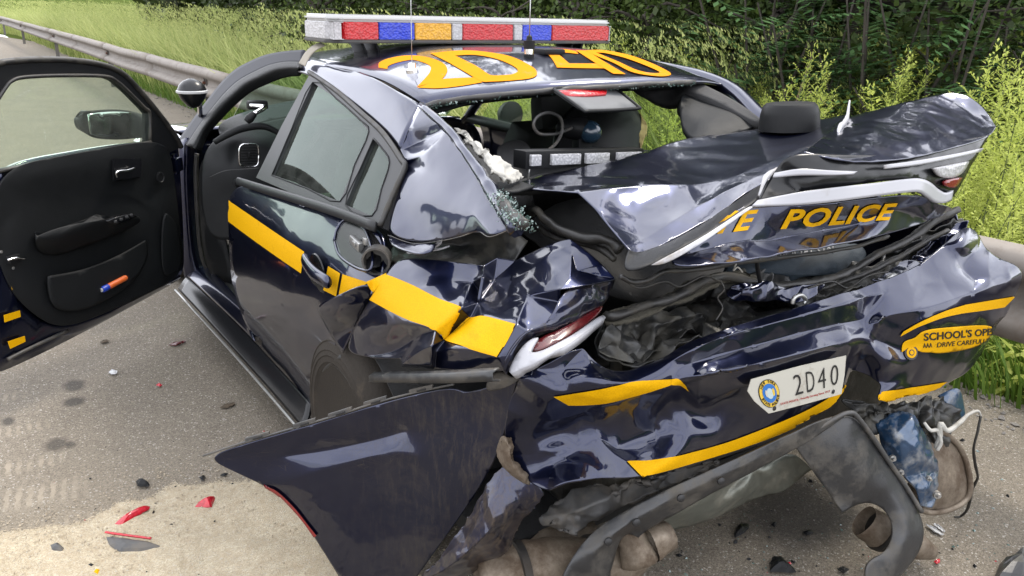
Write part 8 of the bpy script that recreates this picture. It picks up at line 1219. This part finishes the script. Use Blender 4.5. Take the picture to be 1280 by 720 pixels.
# bottle in the door pocket
bt_ = P3('bottle'); bo = thing('spray_bottle', 'orange canister with blue cap lying in the open door pocket', 'bottle', tuple(bt_[0]))
d_ = bt_[2]-bt_[0]
def bl_(name, a, b, r0, mat): o = lathe(name, (0, 0, 0), d_, [(a, r0*.9), (a+.004, r0), (b-.006, r0), (b, r0*.85)], mat, None, 20); o.parent = bo; return o
ln_ = np.linalg.norm(d_); bl_('can', .038, ln_*.85, .0135, 'orange_wrap'); bl_('cap', .0, .038, .0142, 'blue_cap'); bl_('nozzle', -.006, .0, .009, 'white_plastic')
for o in bo.children:
    o.matrix_parent_inverse = Matrix.Identity(4)
bo.location = tuple(bt_[0]+DN_*.03+np.array((0, 0, .01)))
# ---- dash and cabin
da = sheet('dashboard', 'dash', 'trim_plastic', car, 3, 0, 8, .03, .7); sheet('dash_top', 'dash_top', 'trim_plastic', car, 3, 0, 8, .02, .5)
vn = P3('vent'); vu = vn[1]-vn[0]; vx = vn[2]-vn[0]; vd = np.cross(vx, vu); vd /= np.linalg.norm(vd)
if vd@np.array((-.3, -1, .2)) < 0: vd = -vd
pts = [vn[0]+vx*1.0*math.copysign(abs(math.cos(a))**.5, math.cos(a))+vu*1.0*math.copysign(abs(math.sin(a))**.5, math.sin(a))+vd*.105 for a in np.linspace(0, 6.283, 25)[:-1]]
slab('vent_cavity', [vn[0]+vd*.098+(p-vd*.105-vn[0])*.95 for p in pts], -vd, .004, 'ink_black', da); tube('vent_ring', pts+[pts[0]], .0035, 'chrome', da, 2, 8)
for k in np.linspace(-.7, .7, 7): tube('vent_slat', [vn[0]-vx*.85+vu*k+vd*.104, vn[0]+vx*.85+vu*k+vd*.104], .0028, 'black_plastic', da, 3, 6)
tube('vent_knob', [vn[0]-vu*.3+vd*.108, vn[0]+vu*.3+vd*.108], .004, 'black_plastic', da, 3, 6)
tube('dash_brow', [np.array(p) for p in T['brow']], [.012, .016, .018, .016, .012], 'trim_plastic', da, 6, 10); tube('dash_seam', [np.array(p) for p in T['dseam']], .0025, 'ink_black', da, 6, 6)
lathe('light_switch', np.array(T['dknob'][0]), vd, [(0, .022), (.006, .022), (.008, .016), (.02, .014), (.022, .008)], 'black_plastic', da, 20)
st = P3('stalk')
tube('spotlight_handle', [st[0], st[0]*.6+st[1]*.4, st[1]], [.014, .02, .014], 'black_plastic', car, 6, 12); tube('spotlight_arm', [st[1], st[2], st[3]], [.010, .012, .008], 'chrome', car, 6, 10); box('spotlight_bracket', (st[2]+st[3])/2+np.array((.02, .06, 0)), (.09, .05, .04), 'black_plastic', car, None, .012)
G = [[(x0, y, z) for x0 in np.linspace(-.60, .78, 5)] for (y, z) in ((2.0, 1.40), (2.3, 1.25), (2.62, 1.08), (2.75, 1.0))]
patch('windshield', G, 'glass_shield', car, 3, 3, thick=.006)
G = [[(x0, y, z+.02*(1-(x0/.8)**2)) for x0 in (-.86, -.6, -.2, .2, .6, .86)] for (y, z) in ((2.72, .98), (3.1, .955), (3.6, .90), (4.0, .80), (4.15, .70))]
patch('hood', G, 'paint_clean', car, 3, 3, thick=.01)
for s in (-1, 1):
    G = [[(s*.92, y, .25), (s*.955, y, .45), (s*.955, y, .65), (s*.94, y, .85), (s*.87, y, .965-.1*max(0, (y-3.3)))] for y in (2.60, 2.9, 3.0)]+[[(s*.945, y, za), (s*.955, y, za+.02), (s*.955, y, .72), (s*.93, y, .85), (s*.87, y, .955-.12*max(0, y-3.3))] for y, za in ((3.05, .55), (3.3, .69), (3.6, .55))]+[[(s*.90, y, .25), (s*.93, y, .45), (s*.93, y, .6), (s*.9, y, .75), (s*.82, y, .86-.25*max(0, y-3.75))] for y in (3.7, 3.9, 4.1)]
    patch('front_fender', G, 'paint_clean', car, 3, 3, thick=.008)
box('front_bumper', (0, 4.14, .5), (1.75, .16, .5), 'paint_clean', car, None, .06)
for s in (-1, 1): box('headlight', (s*.66, 4.17, .66), (.36, .12, .12), 'lens_clear', car, None, .03)
# right side of the body
def xr(z): return float(np.interp(z, [.1, .22, .4, .62, .8, .9, .96, 1.02, 1.06], [.86, .905, .94, .955, .955, .94, .915, .875, .84]))
for nm, y0, y1 in (('right_rear_door', .38, 1.42), ('right_front_door', 1.43, 2.58)):
    G = [[(xr(z), y, z) for z in (.24, .4, .6, .8, .9, .97)] for y in np.linspace(y0, y1, 4)]; patch(nm, G, 'paint_clean', car, 3, 3, thick=.01)
G = [[(xr(z)-.04*max(0, -y), y, z) for z in (zl, zl+.1, .8, .9, .97, 1.05)] for y, zl in ((-.55, .45), (-.3, .5), (0, .62), (.3, .68), (.38, .66))]; patch('right_quarter_panel', G, 'paint', car, 3, 3, .004, 6, .006)
tube('right_roof_rail', [(.80, 2.05, 1.39), (.82, 1.4, 1.42), (.80, .8, 1.41), (.74, .4, 1.37), (.62, .1, 1.28), (.60, -.1, 1.2)], .035, 'paint_clean', car, 6, 10)
tube('right_b_pillar', [(.87, 1.42, .97), (.83, 1.40, 1.2), (.80, 1.36, 1.41)], .04, 'trim_plastic', car, 5, 8); tube('right_a_pillar', [(.86, 2.66, .97), (.82, 2.3, 1.22), (.80, 2.02, 1.39)], .03, 'paint_clean', car, 5, 8)
slab('right_window_pane', [(.87, .45, 1.0), (.87, 1.38, .98), (.80, 1.33, 1.39), (.78, .8, 1.38)], (1, 0, 0), .004, 'glass_door', car); slab('right_window_pane', [(.88, 1.46, .98), (.87, 2.5, .98), (.80, 2.05, 1.37), (.80, 1.42, 1.39)], (1, 0, 0), .004, 'glass_door', car)
tube('right_belt_trim', [(.86, 2.6, .99), (.86, 1.4, .99), (.84, .3, 1.03)], .03, 'trim_plastic', car, 4, 8)
lathe('right_wing_mirror', (1.02, 2.35, 1.03), (0, 1, 0), [(0, .07), (.01, .085), (.05, .08), (.10, .05), (.12, .02)], 'black_plastic', car, 20)
# seats and partition
sheet('rear_seat_shoulder', 'seat_shoulder', 'seat_cloth', car, 3, .003, 12, .12); pt_ = sheet('prisoner_partition', 'partition', 'black_plastic', car, 3, .004, 10, .03); sheet('torn_foam_edge', 'foam_edge', 'foam', car, 3, .004, 30, .03)
for x0 in (-.38, .42):
    G = [[(x0+dx*(1-.12*k), y, z) for dx in (-.25, -.13, 0, .13, .25)] for k, (y, z) in enumerate(((1.28, .50), (1.20, .75), (1.12, 1.0), (1.08, 1.12)))]; patch('front_seat_back', G, 'seat_cloth', car, 4, 4, thick=.14)
    bm = bmesh.new(); boxm(bm, (x0, 1.08, 1.22), (.26, .10, .17), Matrix.Rotation(-.15, 3, 'X'), .04); bm_obj('headrest', bm, 'seat_cloth', car)
    box('front_seat_cushion', (x0, 1.55, .48), (.50, .52, .16), 'seat_cloth', car, None, .05)
box('rear_seat_bench', (.05, .72, .52), (1.35, .5, .22), 'black_plastic', car, None, .05)
G = [[(x0, y, z) for x0 in (-.62, -.2, .2, .66)] for (y, z) in ((.50, .55), (.34, .85), (.24, 1.08), (.2, 1.12))]; patch('rear_seat_back', G, 'black_plastic', car, 4, 4, .006, 6, .06)
sheet('parcel_shelf', 'parcel_shelf', 'liner', car, 2, .004, 12, .02)
bf = sheet('brake_lamp_frame', 'brake_lamp_frame', 'grey_card', car, 1, 0, 8, .008, 1); tube('frame_edge', [np.array(p) for p in T['brake_lamp_frame']['v'][:8]]+[np.array(T['brake_lamp_frame']['v'][0])], .006, 'black_plastic', bf, 2, 8); sheet('brake_lens', 'brake_lens', 'lens_red', bf, 1, 0, 8, .01, 1)
lb = P3('led_bar'); du = lb[1]-lb[0]; L0 = np.linalg.norm(du); du /= L0; upv = np.array((0, 0, 1.)); dv = np.cross(du, upv)
if dv[1] > 0: dv = -dv
rot = Matrix((du, -dv, upv)).transposed()
lbar = box('rear_led_bar', (lb[0]+lb[1])/2-dv*.02, (L0+.03, .05, .052), 'black_plastic', car, rot, .004)
for t0, t1 in ((.0, .075), (.16, .40), (.45, .66), (.74, .98)):
    c_ = lb[0]+du*L0*(t0+t1)/2+dv*.009; box('led_module', c_, (L0*(t1-t0), .012, .032), 'led_white', lbar, rot, .002)
tube('led_bar_stay', [lb[0]+np.array((.02, .02, -.02)), lb[0]+np.array((.02, .03, -.09))], .004, 'steel', lbar, 3, 6)
bc = P3('ball_camera'); rb = np.linalg.norm(bc[1]-bc[0]); bm = bmesh.new(); bmesh.ops.create_uvsphere(bm, u_segments=24, v_segments=16, radius=rb); bmesh.ops.translate(bm, verts=bm.verts, vec=Vector(bc[0])); cb = bm_obj('camera_ball', bm, 'ball_blue', car)
lathe('camera_housing', bc[0]+np.array((.0, .02, .01)), (-.8, .55, -.02), [(0, rb*1.05), (.03, rb*1.1), (.07, rb*.9), (.10, rb*.55), (.11, .01)], 'black_plastic', cb, 20)
box('camera_stand', bc[0]+np.array((-.01, .03, -.06)), (.06, .04, .10), 'black_plastic', cb, None, .006)
tube('coiled_cable', T['cable_loop'], .0055, 'grey_plastic', car, 8, 8)
sheet('right_pillar_trim', 'right_pillar_trim', 'trim_plastic', car, 3, .002, 8, .03); sheet('right_c_pillar', 'right_pillar', 'liner', car, 2, 0, 8, .04)
# ---- roof light bar
ba = P3('bar'); xl, xrg = ba[0][0]+.075, ba[2][0]
zb, zt = 1.512, 1.598; yb, yf = 1.19, 1.47; xm = (xl+xrg)/2
def barbox(name, x0, x1, z0, z1, y0, y1, mat, parent, bev=.012, cut=0.):
    bm = bmesh.new()
    pts = [(x0, y0+(cut if x0 <= xl+.03 else 0)), (x0+(.05 if cut and x0 <= xl+.03 else 0), y0), (x1-(.05 if cut and x1 >= xrg-.03 else 0), y0), (x1, y0+(cut if x1 >= xrg-.03 else 0)), (x1, y1), (x0, y1)]
    u = []
    for p in pts:
        if not u or (abs(u[-1][0]-p[0])+abs(u[-1][1]-p[1])) > 1e-5: u.append(p)
    a = [bm.verts.new((*p, z0)) for p in u]; bm.faces.new(a); r = bmesh.ops.extrude_face_region(bm, geom=bm.faces[:]); bmesh.ops.translate(bm, verts=[g for g in r['geom'] if isinstance(g, bmesh.types.BMVert)], vec=(0, 0, z1-z0))
    if bev: bmesh.ops.bevel(bm, geom=bm.edges[:], offset=bev, segments=2, affect='EDGES')
    return bm_obj(name, bm, mat, parent)
lbr = barbox('light_bar', xl, xrg, zb-.006, zb+.007, yb, yf, 'grey_plastic', car, .004, .05)
barbox('bar_cover', xl+.004, xrg-.004, zt-.012, zt+.014, yb+.004, yf-.004, 'shell_white', lbr, .010, .05)
xb = [p[0] for p in P3('bar_x')]
for x0, x1, mt in ((xl+.004, xl+.02, 'lens_clear'), (xl+.022, xb[1], 'lens_red'), (xb[1]+.003, xb[2], 'lens_blue'), (xb[2]+.003, xb[3], 'lens_amber'), (xb[3]+.003, xb[4]+.005, 'lens_clear'), (xb[4]+.008, xb[5], 'lens_red'), (xb[5]+.003, xb[6]+.005, 'lens_clear'), (xb[6]+.008, xb[7], 'lens_blue'), (xb[7]+.003, xrg-.05, 'lens_red'), (xrg-.047, xrg-.004, 'lens_clear')):
    barbox('lamp_module', x0, x1, zb+.008, zt-.013, yb+(.0 if mt != 'lens_clear' else -.003), yf-.01, mt, lbr, .003, .05)
for s, x0 in ((-1, xl+.23), (1, xrg-.2)):
    bm = bmesh.new()
    for k in (-.03, .03):
        boxm(bm, (x0+k+s*.02, 1.33, 1.482), (.012, .12, .06), Matrix.Rotation(s*.45, 3, 'Y'), .004)
    boxm(bm, (x0+s*.03, 1.33, 1.455), (.09, .13, .012), Matrix.Rotation(s*.25, 3, 'Y'), .004); bm_obj('bar_foot', bm, 'black_plastic', lbr)
sa, sb = P3('strap'), P3('strap_w')
patch('mounting_strap', [[p+GHN*.03 for p in sa], [p+GHN*.03 for p in sb]], 'strap_webbing', lbr, 8, 5, thick=.003)
# ---- antennas and spotlight
aa = P3('antenna_a'); an = lathe('whip_antenna', aa[0], (0, 0, 1), [(-.01, .022), (.006, .022), (.012, .014), (.03, .013), (.032, .004)], 'chrome', car, 16); tube('antenna_rod', [aa[0]+np.array((0, 0, .03)), aa[0]+np.array((.0, 0, .30))], .0014, 'steel', an, 3, 6)
ab = P3('antenna_b'); ab[0][2] = zroof(ab[0][0], ab[0][1]); an = lathe('whip_antenna', ab[0], (0, 0, 1), [(-.01, .02), (.012, .02), (.013, .017), (.03, .017), (.031, .021), (.06, .021), (.061, .012), (.075, .010), (.08, .003)], 'black_plastic', car, 16); lathe('antenna_collar', ab[0], (0, 0, 1), [(.012, .0185), (.030, .0185)], 'chrome', an, 16); tube('antenna_rod', [ab[0]+np.array((0, 0, .07)), ab[0]+np.array((.02, .03, .40))], .002, 'steel', an, 3, 6)
box('gps_antenna', (.10, .74, zroof(.10, .74)+.006), (.10, .10, .022), 'black_plastic', car, None, .008)
sp_ = P3('spot'); rsx = .068; ax_ = (-.25, .2, -1)
sl = lathe('spotlight', sp_[0]+np.array((0, 0, .06)), (0, 0, -1), [(0, .012), (.012, .04), (.03, .058), (.052, rsx), (.058, rsx*1.02), (.066, rsx*1.02), (.10, .055), (.13, .03), (.14, .012)], 'trim_gloss', car, 28)
lathe('spotlight_ring', sp_[0]+np.array((0, 0, .006)), (0, 0, -1), [(0, rsx*1.04), (.003, rsx*1.09), (.012, rsx*1.09), (.015, rsx*1.04)], 'white_plastic', sl, 28); tube('spotlight_shaft', [sp_[0]+np.array((.03, 0, -.06)), (-.82, 2.45, 1.10)], .012, 'chrome', sl, 3, 10)
# ---- dark blue bag in the crushed trunk
bag = sheet('equipment_bag', 'trunk_bag', 'blue_fabric', None, 3, .006, 12, .12); tag(bag, 'dark blue bag with white lettering squeezed inside the crushed trunk', 'bag'); OUT[bag.name] = REAR
o_, x_, y_ = P3('bag_text'); lettering('lettering', 'NYS TROOP', o_, x_, y_, 'white_plastic', bag, bag, .004)
# ============================================================ debris on the road
def shard(name, key, mat, label, h=.012, cat_='debris', arch=.0, seed=0):
    pts = [np.array(p) for p in T[key]]; c_ = sum(pts)/len(pts); base = Vector((c_[0], c_[1], .006)); out = resample(pts, 18); V = []; F = []; rg = np.random.default_rng(seed)
    for k, s in enumerate((1, .75, .4)):
        for p in out:
            q = c_+(p-c_)*s*(1+.05*rg.normal()); V.append((q[0]-c_[0], q[1]-c_[1], h*(.25+.75*(1-s*s))+arch*noise.noise(Vector(q*40)) if k else .004+.003*rg.random()))
    V.append((0, 0, h)); V = np.array(V)
    for k in range(2):
        for j in range(18): F.append([k*18+j, k*18+(j+1) % 18, (k+1)*18+(j+1) % 18, (k+1)*18+j])
    for j in range(18): F.append([36+j, 36+(j+1) % 18, 54])
    N = vnorm(V, F)
    if N[:, 2].mean() < 0: F = [q[::-1] for q in F]; N = -N
    V, F = solidify(V, F, N, .003); V[:, 2] = np.maximum(V[:, 2], 0)
    o = mesh_obj(name, V, F, mat, None, False); o.location = base; return tag(o, label, cat_)
shard('lens_shard', 'deb_red_long', 'shard_red', 'long red tail lamp shard lying on the edge of the sand', .022); shard('lens_shard', 'deb_red_small', 'shard_red', 'small triangular red lens shard on the sand near the torn bumper corner', .03)
gs = shard('trim_shard', 'deb_grey', 'grey_plastic', 'pointed grey lamp trim shard with red edge lying on the sand', .025)
ge = [np.array(p)-np.array(gs.location) for p in T['deb_grey'][:4]]; tube('red_edge', [p+np.array((0, 0, .024)) for p in ge[:3]], .004, 'shard_red', gs, 4, 6)
shard('plastic_clip', 'deb_clip', 'black_plastic', 'black plastic clip on the asphalt above the sand', .025); shard('plastic_fragment', 'deb_plastic', 'grey_plastic', 'small grey plastic fragment at the lower left on the sand', .02); shard('plastic_crumb', 'deb_black_small', 'black_plastic', 'tiny black plastic crumb on the sand next to the yellow piece', .014)
shard('plastic_fragment', 'deb_yellow', 'yellow_vinyl', 'bright yellow scrap at the bottom edge on the sand', .015); shard('trim_strip', 'deb_strip', 'lens_dark_red', 'thin dark red strip on the asphalt under the open door', .008); shard('twig', 'deb_twig', 'litter_brown', 'small brown twig on the asphalt beside the rocker panel', .008, 'twig'); shard('twig', 'deb_twig_b', 'litter_brown', 'tiny dark twig on the asphalt just below the open door', .006, 'twig')
shard('paint_chip', 'deb_chip', 'white_plastic', 'pale paint chip lying alone on the asphalt between the stains and the car', .008); shard('lens_crumb', 'deb_red_bit', 'shard_red', 'tiny red lens crumb on the asphalt right of the pale chip', .008)
shard('plastic_scrap', 'deb_black_a', 'black_plastic', 'ragged black plastic scrap under the middle of the valance', .02, arch=.01); shard('plastic_scrap', 'deb_black_b', 'black_plastic', 'larger jagged black plastic scrap at the bottom edge under the bumper', .03, arch=.012); shard('plastic_scrap', 'deb_black_c', 'black_plastic', 'flat black plastic scrap left of the exhaust valance tip', .01); shard('plastic_scrap', 'deb_black_d', 'black_plastic', 'thin black plastic scrap in the shade under the exhaust valance', .012); shard('plastic_crumb', 'deb_black_e', 'black_plastic', 'small black crumb on the asphalt below the heat shield', .012)
shard('wire_scrap', 'deb_white_a', 'white_plastic', 'longer white wire scrap right of the exhaust valance', .004); shard('wire_scrap', 'deb_white_b', 'white_plastic', 'shorter white wire scrap near the hanging black wire', .004); shard('lens_crumb', 'deb_red_c', 'shard_red', 'tiny red lens crumb at the end of the right exhaust pipe', .01)
shard('bumper_fragment', 'deb_corner', 'valance_plastic', 'dark grey plastic bumper fragment in the lower right corner', .05, arch=.02)
